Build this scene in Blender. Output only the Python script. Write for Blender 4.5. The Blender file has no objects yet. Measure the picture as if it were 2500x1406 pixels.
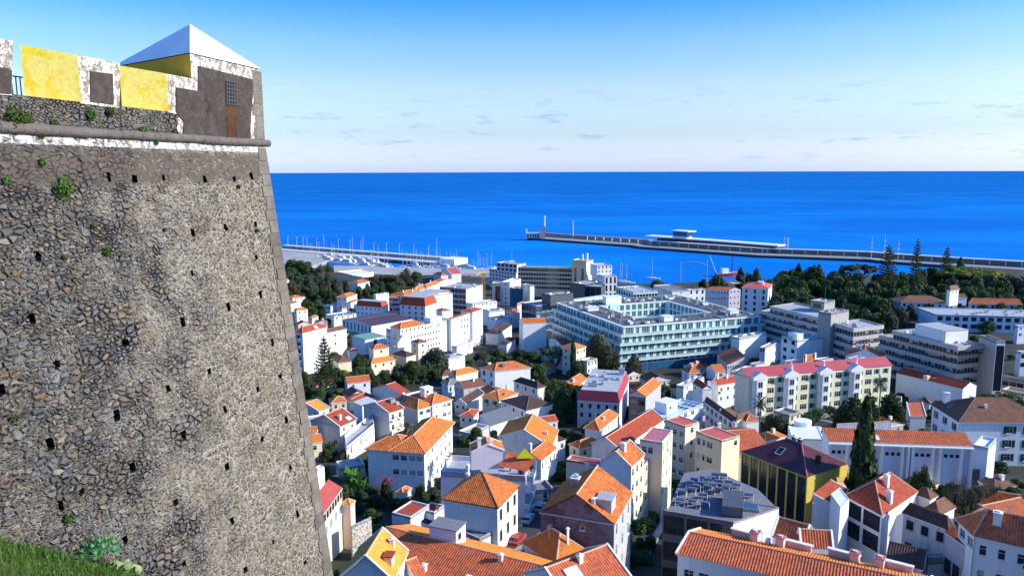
import bpy, bmesh, math, random
import numpy as np
from mathutils import Vector, Matrix
R = math.radians
rnd = random.Random(7)
S = bpy.context.scene
COL = S.collection
# ---------------------------------------------------------------- camera
CZ = 110.0
FPX = 1900.0
PITCH = math.atan((703-414)/FPX)
ROLL = R(0.19)
_f = Vector((0, math.cos(PITCH), -math.sin(PITCH)))
_r0 = Vector((1, 0, 0)); _u0 = _r0.cross(_f)
_r = _r0*math.cos(ROLL) - _u0*math.sin(ROLL)
_u = _r.cross(_f)
cam_d = bpy.data.cameras.new('camera'); cam = bpy.data.objects.new('camera', cam_d); COL.objects.link(cam)
m = Matrix((( _r.x, _u.x, -_f.x, 0), (_r.y, _u.y, -_f.y, 0), (_r.z, _u.z, -_f.z, CZ), (0, 0, 0, 1)))
cam.matrix_world = m
cam_d.sensor_width = 36; cam_d.lens = 36*FPX/2500; cam_d.clip_start = 0.5; cam_d.clip_end = 80000
S.camera = cam
# ---------------------------------------------------------------- world and sun
SUN_AZ, SUN_EL = 98.0, 27.0
w = bpy.data.worlds.new('World'); S.world = w; w.use_nodes = True
nt = w.node_tree; nt.nodes.clear()
def N(t, k, **kw):
    n = t.nodes.new(k)
    for a, b in kw.items():
        if a.startswith('i_'):
            n.inputs[a[2:].replace('_', ' ')].default_value = b
        elif a.startswith('n_'):
            n.inputs[int(a[2:])].default_value = b
        else: setattr(n, a, b)
    return n
sky = N(nt, 'ShaderNodeTexSky', sky_type='NISHITA', sun_disc=False, sun_elevation=R(SUN_EL), sun_rotation=R(SUN_AZ), altitude=100, air_density=1.0, dust_density=0.6, ozone_density=2.5)
hs = N(nt, 'ShaderNodeHueSaturation'); hs.inputs['Saturation'].default_value = 1.35
nt.links.new(sky.outputs[0], hs.inputs['Color'])
tc = N(nt, 'ShaderNodeTexCoord'); sp = N(nt, 'ShaderNodeSeparateXYZ'); nt.links.new(tc.outputs['Generated'], sp.inputs[0])
# blue deepens above the horizon; unseen upper dome boosted as fill for shaded walls
rp = N(nt, 'ShaderNodeValToRGB'); nt.links.new(sp.outputs['Z'], rp.inputs[0])
e = rp.color_ramp.elements
e[0].position = 0.0; e[0].color = (.90, 1.13, 2.45, 1)
e[1].position = 0.45; e[1].color = (.78, 1.08, 1.5, 1)
for p, c in ((.02, (.87, .97, 1.75, 1)), (0.045, (.81, .84, 1.2, 1)), (0.1, (1.17, 1.0, 1.02, 1)), (0.155, (.99, 1.0, 1.12, 1)), (0.205, (.39, .83, 1.15, 1)), (.3, (.66, 1.0, 1.45, 1))):
    q = e.new(p); q.color = c
mul = N(nt, 'ShaderNodeMixRGB', blend_type='MULTIPLY'); mul.inputs[0].default_value = 1
nt.links.new(hs.outputs[0], mul.inputs[1]); nt.links.new(rp.outputs[0], mul.inputs[2])
# small low clouds
mp = N(nt, 'ShaderNodeMapping'); mp.inputs['Scale'].default_value = (16, 16, 95); mp.inputs['Location'].default_value = (3.7, 1.2, 2.4); nt.links.new(tc.outputs['Generated'], mp.inputs[0])
nz = N(nt, 'ShaderNodeTexNoise', i_Scale=1.0, i_Detail=5.0, i_Roughness=.6); nt.links.new(mp.outputs[0], nz.inputs['Vector'])
cr = N(nt, 'ShaderNodeValToRGB'); cr.color_ramp.elements[0].position = .57; cr.color_ramp.elements[1].position = .74
nt.links.new(nz.outputs[0], cr.inputs[0])
bandr = N(nt, 'ShaderNodeValToRGB'); be = bandr.color_ramp.elements
be[0].position = .005; be[0].color = (0, 0, 0, 1); be[1].position = .11; be[1].color = (0, 0, 0, 1)
q = be.new(.03); q.color = (.9, .9, .9, 1); q = be.new(.075); q.color = (.75, .75, .75, 1)
nt.links.new(sp.outputs['Z'], bandr.inputs[0])
cm = N(nt, 'ShaderNodeMath', operation='MULTIPLY'); nt.links.new(cr.outputs[0], cm.inputs[0]); nt.links.new(bandr.outputs[0], cm.inputs[1])
mix = N(nt, 'ShaderNodeMixRGB'); mix.inputs[2].default_value = (1.75, 2.8, 4.5, 1)
nt.links.new(cm.outputs[0], mix.inputs[0]); nt.links.new(mul.outputs[0], mix.inputs[1])
bg = N(nt, 'ShaderNodeBackground'); bg.inputs['Strength'].default_value = .15
out = N(nt, 'ShaderNodeOutputWorld'); nt.links.new(mix.outputs[0], bg.inputs[0]); nt.links.new(bg.outputs[0], out.inputs[0])
sd = bpy.data.lights.new('sun', 'SUN'); sun = bpy.data.objects.new('sun', sd); COL.objects.link(sun)
sd.energy = 5.0; sd.angle = R(.5); sd.color = (1, .95, .86)
sdir = Vector((math.sin(R(SUN_AZ))*math.cos(R(SUN_EL)), math.cos(R(SUN_AZ))*math.cos(R(SUN_EL)), math.sin(R(SUN_EL))))
sun.rotation_euler = sdir.to_track_quat('Z', 'Y').to_euler()
S.view_settings.view_transform = 'Standard'; S.view_settings.look = 'None'
S.view_settings.exposure = 0.35; S.view_settings.gamma = 1
S.render.engine = 'CYCLES'
S.cycles.max_bounces = 5; S.cycles.diffuse_bounces = 3; S.cycles.glossy_bounces = 2; S.cycles.transmission_bounces = 2
S.cycles.transparent_max_bounces = 4
# ---------------------------------------------------------------- helpers: pixels of the measured photograph -> rays
FR = dict(p=(0, 0, 1), t=(0, 0, 2.976), a=(680, 560, 4.136), b=(1180, 520, 4.136), c=(1560, 520, 4.136), d=(2000, 560, 4.136), e=(700, 820, 4.394),
          f=(1140, 800, 4.394), g=(1560, 820, 4.394), h=(1960, 840, 4.394), i=(740, 1080, 4.313), j=(1180, 1080, 4.313),
          k=(1580, 1080, 4.313), l=(1960, 1080, 4.313))
CAMV = Vector((0, 0, CZ))
def px(fr, x, y):
    o = FR[fr]; return o[0]+x/o[2], o[1]+y/o[2]
def ray(fr, x, y):
    X, Y = px(fr, x, y)
    return (_f + _r*((X-1250)/FPX) - _u*((Y-703)/FPX))
def lerp_tab(tab, v):
    if v <= tab[0][0]: return tab[0][1]
    for (a, b), (c, d) in zip(tab, tab[1:]):
        if v <= c: return b+(d-b)*(v-a)/(c-a)
    return tab[-1][1]
GT = [(-60, 112), (0, 104), (20, 86), (40, 74), (60, 63), (80, 56), (100, 50.5), (120, 46), (160, 38.5), (200, 33), (260, 26), (340, 19.5), (450, 13), (600, 7), (715, 3.2), (2000, 3.2)]
HB = [(150, 0), (250, 2), (350, 6), (450, 12), (600, 14), (700, 9), (780, 0)]
def sst(a, b, v):
    t = min(1, max(0, (v-a)/(b-a))); return t*t*(3-2*t)
def shore(X):
    # how far out (Y) the land reaches at X
    return lerp_tab([(-900, 900), (-250, 870), (-110, 850), (-55, 800), (0, 765), (60, 742), (120, 735), (260, 745), (420, 800), (520, 880), (900, 1000)], X)
def ground(X, Y):
    z = lerp_tab(GT, Y) + lerp_tab(HB, Y)*sst(.2, .45, X/max(Y, 50))
    s = shore(X)
    if Y > s-6: z = z*(1-sst(s-6, s, Y)) - 6*sst(s-6, s, Y)
    return z
def at(fr, x, y, h=0.0, z=None):
    """point where the sight line meets height h over the ground (or height z)"""
    d = ray(fr, x, y)
    if z is not None:
        t = (z-CZ)/d.z; return CAMV + d*t
    t = 62.0
    while t < 400:      # first get clear above the surface, then follow the sight line down to it
        q = CAMV+d*t
        if q.z > ground(q.x, q.y)+h: break
        t *= 1.02
    lo = t
    while t < 3000:
        q = CAMV+d*t
        if q.z < ground(q.x, q.y)+h: break
        lo = t; t *= 1.02
    hi = t
    for _ in range(30):
        mid = (lo+hi)/2; q = CAMV+d*mid
        if q.z < ground(q.x, q.y)+h: hi = mid
        else: lo = mid
    return CAMV+d*hi
def xpix(P):
    v = P-CAMV; return 1250+FPX*v.dot(_r)/v.dot(_f)
# ---------------------------------------------------------------- helpers: objects
def tag(o, label=None, cat=None, group=None, kind=None):
    if label: o['label'] = label
    if cat: o['category'] = cat
    if group: o['group'] = group
    if kind: o['kind'] = kind
    return o
def link(name, data, parent=None, loc=(0, 0, 0), rz=0):
    o = bpy.data.objects.new(name, data); COL.objects.link(o)
    o.location = loc; o.rotation_euler = (0, 0, rz)
    if parent is not None: o.parent = parent
    return o
def thing(name, label, cat, loc=(0, 0, 0), rz=0, group=None):
    return tag(link(name, None, None, loc, rz), label, cat, group)
class MB:
    """collects faces for ONE mesh object"""
    def __init__(s): s.v = []; s.f = []; s.m = []; s.uv = []; s.mats = []
    def mat(s, m):
        if m not in s.mats: s.mats.append(m)
        return s.mats.index(m)
    def poly(s, pts, m, uv=None):
        n = len(s.v); s.v += [tuple(p) for p in pts]; s.f.append(tuple(range(n, n+len(pts)))); s.m.append(s.mat(m))
        if uv is None: uv = [(0, 0)]*len(pts)
        s.uv += uv
    def box(s, c, sz, m, rz=0, taper=1.0):
        cx, cy, cz = c; a, b, h = sz[0]/2, sz[1]/2, sz[2]/2; co, si = math.cos(rz), math.sin(rz)
        P = []
        for z, k in ((-h, 1), (h, taper)):
            for x, y in ((-a, -b), (a, -b), (a, b), (-a, b)):
                P.append((cx+(x*co-y*si)*k, cy+(x*si+y*co)*k, cz+z))
        for q in ((3, 2, 1, 0), (4, 5, 6, 7), (0, 1, 5, 4), (1, 2, 6, 5), (2, 3, 7, 6), (3, 0, 4, 7)):
            s.poly([P[i] for i in q], m)
    def prism(s, pts, z0, z1, m, top=None, ztop=None):
        n = len(pts)
        ar = sum(pts[i][0]*pts[(i+1) % n][1]-pts[(i+1) % n][0]*pts[i][1] for i in range(n))
        if ar < 0: pts = pts[::-1]
        for i in range(n):
            a, b = pts[i], pts[(i+1) % n]
            L = math.hypot(b[0]-a[0], b[1]-a[1])
            s.poly([(a[0], a[1], z0), (b[0], b[1], z0), (b[0], b[1], z1), (a[0], a[1], z1)], m, [(0, z0), (L, z0), (L, z1), (0, z1)])
        s.poly([(p[0], p[1], z1) for p in pts], top or m, [(p[0], p[1]) for p in pts])
        s.poly([(p[0], p[1], z0) for p in pts[::-1]], m)
    def tube(s, a, b, r0, r1, m, n=6, caps=True):
        a = Vector(a); b = Vector(b); d = (b-a)
        if d.length < 1e-6: return
        d.normalize(); x = d.orthogonal().normalized(); y = d.cross(x)
        A = [a+(x*math.cos(2*math.pi*i/n)+y*math.sin(2*math.pi*i/n))*r0 for i in range(n)]
        B = [b+(x*math.cos(2*math.pi*i/n)+y*math.sin(2*math.pi*i/n))*r1 for i in range(n)]
        for i in range(n):
            j = (i+1) % n; s.poly([A[i], A[j], B[j], B[i]], m)
        if caps: s.poly(B, m); s.poly(A[::-1], m)
    def mesh(s, name, smooth=False):
        me = bpy.data.meshes.new(name); me.from_pydata(s.v, [], s.f)
        for mm in s.mats: me.materials.append(mm)
        if len(s.mats) > 1: me.polygons.foreach_set('material_index', s.m)
        uvl = me.uv_layers.new(name='UVMap'); uvl.data.foreach_set('uv', [c for p in s.uv for c in p])
        if smooth: me.polygons.foreach_set('use_smooth', [True]*len(me.polygons))
        me.update(); return me
    def obj(s, name, parent=None, loc=(0, 0, 0), rz=0, smooth=False):
        return link(name, s.mesh(name, smooth), parent, loc, rz)
def dup(o, loc=None, rz=None, label=None, sc=None, parent=None):
    c = o.copy(); COL.objects.link(c)
    if parent is not None: c.parent = parent
    if loc is not None: c.location = loc
    if rz is not None: c.rotation_euler = (0, 0, rz)
    if sc is not None: c.scale = sc if hasattr(sc, '__len__') else (sc, sc, sc)
    if label: c['label'] = label
    for ch in o.children: dup(ch, parent=c)
    return c
# ---------------------------------------------------------------- materials
MC = {}
def pmat(name, col, rough=.8, spec=.3, metal=0, var=.12, scale=.6, bump=0, bscale=8, stain=None, stain_amt=.0, rnd_amt=.0):
    if name in MC: return MC[name]
    m = bpy.data.materials.new(name); m.use_nodes = True; t = m.node_tree; b = t.nodes['Principled BSDF']
    b.inputs['Roughness'].default_value = rough; b.inputs['Specular IOR Level'].default_value = spec; b.inputs['Metallic'].default_value = metal
    g = N(t, 'ShaderNodeNewGeometry')
    n1 = N(t, 'ShaderNodeTexNoise', i_Scale=scale, i_Detail=6.0, i_Roughness=.65); t.links.new(g.outputs['Position'], n1.inputs['Vector'])
    mr = N(t, 'ShaderNodeMapRange'); mr.inputs[1].default_value = .3; mr.inputs[2].default_value = .7; mr.inputs[3].default_value = 1-var; mr.inputs[4].default_value = 1+var
    t.links.new(n1.outputs[0], mr.inputs[0])
    mx = N(t, 'ShaderNodeMixRGB', blend_type='MULTIPLY'); mx.inputs[0].default_value = 1; mx.inputs[1].default_value = (*col, 1)
    t.links.new(mr.outputs[0], mx.inputs[2]); last = mx.outputs[0]
    if stain:
        mpn = N(t, 'ShaderNodeMapping'); mpn.inputs['Scale'].default_value = (1.1, 1.1, .22); t.links.new(g.outputs['Position'], mpn.inputs[0])
        n2 = N(t, 'ShaderNodeTexNoise', i_Scale=1.3, i_Detail=8.0, i_Roughness=.7); t.links.new(mpn.outputs[0], n2.inputs['Vector'])
        r2 = N(t, 'ShaderNodeMapRange'); r2.inputs[1].default_value = .5; r2.inputs[2].default_value = .72; r2.inputs[3].default_value = 0; r2.inputs[4].default_value = stain_amt
        t.links.new(n2.outputs[0], r2.inputs[0])
        m2 = N(t, 'ShaderNodeMixRGB'); m2.inputs[2].default_value = (*stain, 1); t.links.new(r2.outputs[0], m2.inputs[0]); t.links.new(last, m2.inputs[1]); last = m2.outputs[0]
    if rnd_amt:
        oi = N(t, 'ShaderNodeObjectInfo'); h = N(t, 'ShaderNodeHueSaturation')
        a = N(t, 'ShaderNodeMapRange'); a.inputs[3].default_value = 1-rnd_amt; a.inputs[4].default_value = 1+rnd_amt
        t.links.new(oi.outputs['Random'], a.inputs[0]); t.links.new(a.outputs[0], h.inputs['Value']); t.links.new(last, h.inputs['Color']); last = h.outputs[0]
    t.links.new(last, b.inputs['Base Color'])
    if bump:
        n3 = N(t, 'ShaderNodeTexNoise', i_Scale=bscale, i_Detail=4.0); t.links.new(g.outputs['Position'], n3.inputs['Vector'])
        bp = N(t, 'ShaderNodeBump'); bp.inputs['Strength'].default_value = bump; bp.inputs['Distance'].default_value = .05
        t.links.new(n3.outputs[0], bp.inputs['Height']); t.links.new(bp.outputs[0], b.inputs['Normal'])
    MC[name] = m; return m
def tile(name, col, col2, dirt=(.14, .075, .05), dirt_amt=.7, rough=.75):
    if name in MC: return MC[name]
    m = bpy.data.materials.new(name); m.use_nodes = True; t = m.node_tree; b = t.nodes['Principled BSDF']
    b.inputs['Roughness'].default_value = rough; b.inputs['Specular IOR Level'].default_value = .25
    uv = N(t, 'ShaderNodeUVMap'); mpn = N(t, 'ShaderNodeMapping'); mpn.inputs['Scale'].default_value = (2.78, 2.5, 1); t.links.new(uv.outputs[0], mpn.inputs[0])
    fl = N(t, 'ShaderNodeVectorMath', operation='FLOOR'); t.links.new(mpn.outputs[0], fl.inputs[0])
    wn = N(t, 'ShaderNodeTexWhiteNoise', noise_dimensions='2D'); t.links.new(fl.outputs[0], wn.inputs['Vector'])
    mx = N(t, 'ShaderNodeMixRGB'); mx.inputs[1].default_value = (*col, 1); mx.inputs[2].default_value = (*col2, 1); t.links.new(wn.outputs[0], mx.inputs[0])
    g = N(t, 'ShaderNodeNewGeometry'); n1 = N(t, 'ShaderNodeTexNoise', i_Scale=.38, i_Detail=9.0, i_Roughness=.78); t.links.new(g.outputs['Position'], n1.inputs['Vector'])
    r1 = N(t, 'ShaderNodeMapRange'); r1.inputs[1].default_value = .48; r1.inputs[2].default_value = .75; r1.inputs[3].default_value = 0; r1.inputs[4].default_value = dirt_amt
    t.links.new(n1.outputs[0], r1.inputs[0])
    m2 = N(t, 'ShaderNodeMixRGB'); m2.inputs[2].default_value = (*dirt, 1); t.links.new(r1.outputs[0], m2.inputs[0]); t.links.new(mx.outputs[0], m2.inputs[1])
    oi = N(t, 'ShaderNodeObjectInfo'); h = N(t, 'ShaderNodeHueSaturation')
    a = N(t, 'ShaderNodeMapRange'); a.inputs[3].default_value = .88; a.inputs[4].default_value = 1.1
    t.links.new(oi.outputs['Random'], a.inputs[0]); t.links.new(a.outputs[0], h.inputs['Value']); t.links.new(m2.outputs[0], h.inputs['Color'])
    t.links.new(h.outputs[0], b.inputs['Base Color'])
    fr = N(t, 'ShaderNodeVectorMath', operation='FRACTION'); t.links.new(mpn.outputs[0], fr.inputs[0]); se = N(t, 'ShaderNodeSeparateXYZ'); t.links.new(fr.outputs[0], se.inputs[0])
    bp = N(t, 'ShaderNodeBump'); bp.invert = True; bp.inputs['Strength'].default_value = .6; bp.inputs['Distance'].default_value = .06
    t.links.new(se.outputs['Y'], bp.inputs['Height']); t.links.new(bp.outputs[0], b.inputs['Normal'])
    MC[name] = m; return m
WHITE = pmat('white_plaster', (.80, .765, .69), .85, .2, var=.07, stain=(.40, .36, .31), stain_amt=.5)
WHITE2 = pmat('clean_white_plaster', (.82, .82, .81), .8, .2, var=.03, stain=(.5, .48, .44), stain_amt=.4)
CREAM = pmat('cream_plaster', (.78, .70, .52), .85, .2, var=.06, stain=(.45, .38, .28), stain_amt=.3)
PALEY = pmat('pale_yellow_plaster', (.80, .76, .50), .85, .2, var=.05, stain=(.5, .46, .3), stain_amt=.2)
BEIGE = pmat('beige_plaster', (.66, .58, .44), .85, .2, var=.06, stain=(.4, .34, .27), stain_amt=.25)
LILAC = pmat('pale_lilac_plaster', (.72, .64, .70), .85, .2, var=.05, stain=(.5, .45, .48), stain_amt=.2)
PINK = pmat('pale_pink_plaster', (.74, .56, .48), .85, .2, var=.05)
YELLOW = pmat('yellow_plaster', (.62, .46, .09), .8, .2, var=.08)
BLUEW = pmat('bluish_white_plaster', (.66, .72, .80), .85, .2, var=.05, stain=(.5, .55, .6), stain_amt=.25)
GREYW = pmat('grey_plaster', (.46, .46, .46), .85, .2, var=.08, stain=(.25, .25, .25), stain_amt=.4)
CONC = pmat('concrete', (.40, .38, .34), .85, .2, var=.1, stain=(.2, .18, .16), stain_amt=.35)
DARKST = None
OLDW = pmat('weathered_white_plaster', (.66, .62, .58), .9, .15, var=.1, stain=(.2, .17, .15), stain_amt=.7)
DGREY = pmat('dark_grey_cladding', (.085, .09, .105), .6, .4, var=.15, bump=.2)
SLATE = pmat('grey_roof_felt', (.20, .20, .215), .85, .25, var=.2, scale=1.5, bump=.3)
PALER = pmat('pale_grey_roof', (.42, .43, .44), .85, .25, var=.15, scale=.5, bump=.2, stain=(.2, .2, .2), stain_amt=.5)
PALEB = pmat('pale_blue_roof', (.45, .62, .70), .6, .3, var=.08)
WROOF = pmat('white_roof_coating', (.80, .81, .83), .6, .3, var=.06, stain=(.5, .5, .5), stain_amt=.4)
BROWNF = pmat('brown_facade', (.16, .115, .09), .8, .3, var=.15)
TAN = pmat('tan_facade', (.74, .56, .36), .8, .3, var=.1)
PURPLE = pmat('dark_purple_metal_roof', (.085, .05, .065), .5, .35, var=.12, bump=.15)
MAGENTA = pmat('crimson_sheet_roof', (.42, .055, .075), .5, .35, var=.1, scale=.3)
REDSH = pmat('red_sheet_roof', (.60, .11, .08), .55, .3, var=.12, scale=.4, stain=(.7, .45, .42), stain_amt=.25)
PINKSH = pmat('rose_sheet_roof', (.48, .16, .17), .55, .3, var=.08, scale=.4)
PEACH = pmat('peach_sheet_roof', (.72, .42, .22), .6, .3, var=.06)
GREENR = pmat('green_sheet_roof', (.16, .36, .25), .6, .3, var=.12)
BLUEG = pmat('blue_glazing', (.02, .10, .20), .12, .6, var=.15, scale=.2)
TEALG = pmat('teal_glass', (.46, .66, .63), .15, .6, var=.15, scale=.3)
TEALW = pmat('pale_teal_panel', (.62, .78, .76), .6, .3, var=.05)
TEALS = pmat('pale_green_white_slab', (.74, .83, .80), .6, .3, var=.04)
GLASS = pmat('dark_window_glass', (.025, .03, .035), .12, .6, var=.5, scale=1.1)
GLASSW = pmat('window_behind_blind', (.34, .36, .36), .3, .5, var=.3, scale=.7)
FRAME = pmat('white_window_frame', (.78, .78, .76), .6, .3, var=.03)
FRAMEB = pmat('brown_window_frame', (.09, .05, .035), .6, .3, var=.1)
SHUT = pmat('dark_green_shutter', (.02, .04, .03), .6, .3, var=.1)
SHUTT = pmat('teal_shutter', (.04, .25, .25), .6, .3, var=.1)
METAL = pmat('galvanised_metal', (.45, .46, .47), .4, .5, metal=.6, var=.08)
DMETAL = pmat('dark_metal', (.03, .03, .035), .5, .4, var=.1)
BLACKB = pmat('solar_panel', (.015, .02, .035), .12, .6, var=.1)
O1 = tile('orange_tiles', (.78, .23, .045), (.50, .115, .028))
MAROON = pmat('maroon_sheet_roof', (.12, .035, .042), .5, .35, var=.12, bump=.15)
MASTM = pmat('mast_alloy', (.5, .5, .5), .5, .4, var=.05)
O2 = tile('bright_orange_tiles', (.82, .26, .04), (.68, .19, .03), dirt=(.28, .12, .05), dirt_amt=.6)
O3 = tile('yellow_orange_tiles', (.85, .36, .05), (.72, .26, .04), dirt=(.4, .18, .05), dirt_amt=.5)
R1 = tile('red_tiles', (.50, .09, .036), (.33, .055, .028))
R2 = tile('terracotta_tiles', (.64, .165, .06), (.44, .095, .04))
B1 = tile('old_brown_tiles', (.26, .115, .06), (.17, .08, .05), dirt=(.05, .04, .035), dirt_amt=.7)
B2 = tile('dark_brown_tiles', (.10, .055, .045), (.065, .04, .035), dirt=(.03, .028, .025), dirt_amt=.6)
def peel(name, cols, sc, thr, bumpd=.03):
    m = bpy.data.materials.new(name); m.use_nodes = True; t = m.node_tree; b = t.nodes['Principled BSDF']; b.inputs['Roughness'].default_value = .92; b.inputs['Specular IOR Level'].default_value = .2
    g = N(t, 'ShaderNodeNewGeometry'); last = None
    for i, (c, s_) in enumerate(zip(cols, sc)):
        mpn = N(t, 'ShaderNodeMapping'); mpn.inputs['Location'].default_value = (i*5, i*3, 0); t.links.new(g.outputs['Position'], mpn.inputs[0])
        n1 = N(t, 'ShaderNodeTexNoise', i_Scale=s_, i_Detail=10.0, i_Roughness=.78, i_Distortion=.3); t.links.new(mpn.outputs[0], n1.inputs['Vector'])
        r = N(t, 'ShaderNodeMapRange'); r.inputs[1].default_value = thr[i]; r.inputs[2].default_value = thr[i]+.035; t.links.new(n1.outputs[0], r.inputs[0])
        x = N(t, 'ShaderNodeMixRGB'); x.inputs[2].default_value = (*c, 1); t.links.new(r.outputs[0], x.inputs[0])
        if last is None: x.inputs[1].default_value = (*c, 1)
        else: t.links.new(last, x.inputs[1])
        last = x.outputs[0]; hN = n1
    n4 = N(t, 'ShaderNodeTexNoise', i_Scale=9.0, i_Detail=8.0, i_Roughness=.75); t.links.new(g.outputs['Position'], n4.inputs['Vector'])
    gr = N(t, 'ShaderNodeMapRange'); gr.inputs[1].default_value = .3; gr.inputs[2].default_value = .7; gr.inputs[3].default_value = .8; gr.inputs[4].default_value = 1.15; t.links.new(n4.outputs[0], gr.inputs[0])
    mx = N(t, 'ShaderNodeMixRGB', blend_type='MULTIPLY'); mx.inputs[0].default_value = 1; t.links.new(last, mx.inputs[1]); t.links.new(gr.outputs[0], mx.inputs[2]); t.links.new(mx.outputs[0], b.inputs['Base Color'])
    bp = N(t, 'ShaderNodeBump'); bp.inputs['Distance'].default_value = bumpd; t.links.new(hN.outputs[0], bp.inputs['Height']); t.links.new(bp.outputs[0], b.inputs['Normal']); return m
DARKST = peel('stained_mauve_plaster', [(.20, .155, .175), (.13, .10, .115), (.27, .22, .24), (.06, .05, .055), (.17, .12, .10)], [1, .35, .8, .55, 1.3], [0, .48, .58, .58, .66], .05)
RIDGE = pmat('pale_ridge_mortar', (.72, .40, .24), .8, .2, var=.1)
RIDGED = pmat('dark_ridge_tiles', (.22, .12, .09), .8, .2, var=.1)
def slope(mb, pts, e, mat, per=.36, ns=6, amp=.055):
    """one roof plane covered with columns of barrel tiles; e = direction of the eave"""
    pts = [Vector(p) for p in pts]; e = Vector(e).normalized()
    n = Vector((0, 0, 0))
    for i in range(len(pts)): n += (pts[i]-pts[0]).cross(pts[(i+1) % len(pts)]-pts[0])
    n.normalize()
    if n.z < 0: n = -n
    up = n.cross(e); 
    if up.z < 0: up = -up
    O = pts[0]; q = [((p-O).dot(e), (p-O).dot(up)) for p in pts]
    if ns <= 0:
        if (q[1][0]-q[0][0])*(q[2][1]-q[1][1])-(q[1][1]-q[0][1])*(q[2][0]-q[1][0]) == 0: pass
        mb.poly(pts, mat, q); return
    u0 = min(a for a, b in q); u1 = max(a for a, b in q)
    us = [u0]; k = math.floor(u0*ns/per)+1
    while k*per/ns < u1-1e-4: us.append(k*per/ns); k += 1
    us.append(u1)
    def rng(u):
        vs = []
        for i in range(len(q)):
            a, b = q[i], q[(i+1) % len(q)]
            if abs(a[0]-b[0]) < 1e-6:
                if abs(a[0]-u) < 1e-4: vs += [a[1], b[1]]
            elif min(a[0], b[0])-1e-6 <= u <= max(a[0], b[0])+1e-6:
                vs.append(a[1]+(b[1]-a[1])*(u-a[0])/(b[0]-a[0]))
        return (min(vs), max(vs)) if vs else (0, 0)
    prev = None
    for u in us:
        a, b = rng(u); hgt = amp*(.5+.5*math.cos(2*math.pi*u/per)) if ns else 0
        p0 = O+e*u+up*a+n*hgt; p1 = O+e*u+up*b+n*hgt
        if prev: mb.poly([prev[0], p0, p1, prev[1]], mat, [(prev[2], prev[3]), (u, a), (u, b), (prev[2], prev[4])])
        prev = (p0, p1, u, a, b)
def wallface(mb, P, X, L, z0, z1, rects, mat, depth=.22, shape=None):
    """a wall with real window openings and reveals. P = left end seen from outside, X = direction"""
    xs = sorted(set([0, L]+[r for q in rects for r in (q[0], q[2])])); zs = sorted(set([z0, z1]+[r for q in rects for r in (q[1], q[3])]))
    O = Vector((X[1], -X[0], 0)); X3 = Vector((X[0], X[1], 0)); P = Vector((P[0], P[1], 0))
    def pt(u, z, d=0): return P+X3*u+Vector((0, 0, z))-O*d
    for i in range(len(xs)-1):
        # merge vertically
        run = None
        for j in range(len(zs)-1):
            cx, cz = (xs[i]+xs[i+1])/2, (zs[j]+zs[j+1])/2
            hole = any(r[0] < cx < r[2] and r[1] < cz < r[3] for r in rects)
            if hole:
                if run is not None: mb.poly([pt(xs[i], run), pt(xs[i+1], run), pt(xs[i+1], zs[j]), pt(xs[i], zs[j])], mat); run = None
            elif run is None: run = zs[j]
        if run is not None: mb.poly([pt(xs[i], run), pt(xs[i+1], run), pt(xs[i+1], zs[-1]), pt(xs[i], zs[-1])], mat)
    for a, b, c, d in rects:
        mb.poly([pt(a, b), pt(a, d), pt(a, d, depth), pt(a, b, depth)], mat); mb.poly([pt(c, d), pt(c, b), pt(c, b, depth), pt(c, d, depth)], mat)
        mb.poly([pt(a, b), pt(a, b, depth), pt(c, b, depth), pt(c, b)], mat); mb.poly([pt(a, d, depth), pt(a, d), pt(c, d), pt(c, d, depth)], mat)
        mb.poly([pt(a, b, depth), pt(a, d, depth), pt(c, d, depth), pt(c, b, depth)], mat)
WC = {}
def winmesh(w, h, st, far):
    key = (round(w, 2), round(h, 2), st, far)
    if key in WC: return WC[key]
    f = MB(); p = MB(); fm = {'d': FRAMEB, 'n': DMETAL, 'k': DMETAL}.get(st, FRAME)
    gm = GLASSW if st == 'x' else GLASS
    t = .07 if st != 'n' else .04; D = .10
    for s in (-1, 1): f.box((s*(w/2-t/2), D, 0), (t, .06, h), fm)
    for s in (-1, 1): f.box((0, D, s*(h/2-t/2)), (w-2*t, .06, t), fm)
    nm = max(1, round(w/.75))
    for k in range(1, nm+(1 if nm == 1 else 0)):
        if nm == 1: break
        f.box((-w/2+w*k/nm, D, 0), (.05, .05, h-2*t), fm)
    if st in 'wsb' and h > 1.1 and not far: f.box((0, D, h*.16), (w-2*t, .045, .045), fm)
    if st in 'wsxb': f.box((0, -.05, -h/2-.05), (w+.2, .22, .09), FRAME)
    if st == 's' or st == 'g':
        sm = SHUT if st == 's' else SHUTT
        for s in (-1, 1): f.box((s*(w/2+w*.25), -.04, 0), (w*.46, .05, h), sm)
    if st == 'k':   # stone surround
        for s in (-1, 1): f.box((s*(w/2+.07), -.02, 0), (.14, .06, h+.28), GREYW)
        for s in (-1, 1): f.box((0, -.02, s*(h/2+.07)), (w, .06, .14), GREYW)
    p.box((0, D+.05, 0), (w-.02, .03, h-.02), gm)
    WC[key] = (f.mesh('window'), p.mesh('pane')); return WC[key]
def blinds_obj():
    pass
class Bd: pass
BLF = []
GB = []
def zon(g, side, fr, x, y):
    # height at which a sight line meets a wall plane of building g
    d = ray(fr, x, y); e_ = g.u if side == 'L' else g.v; n_ = Vector((-e_.y, e_.x)); t = (g.b-CAMV.xy).dot(n_)/d.xy.dot(n_); return CAMV.z+d.z*t
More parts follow.
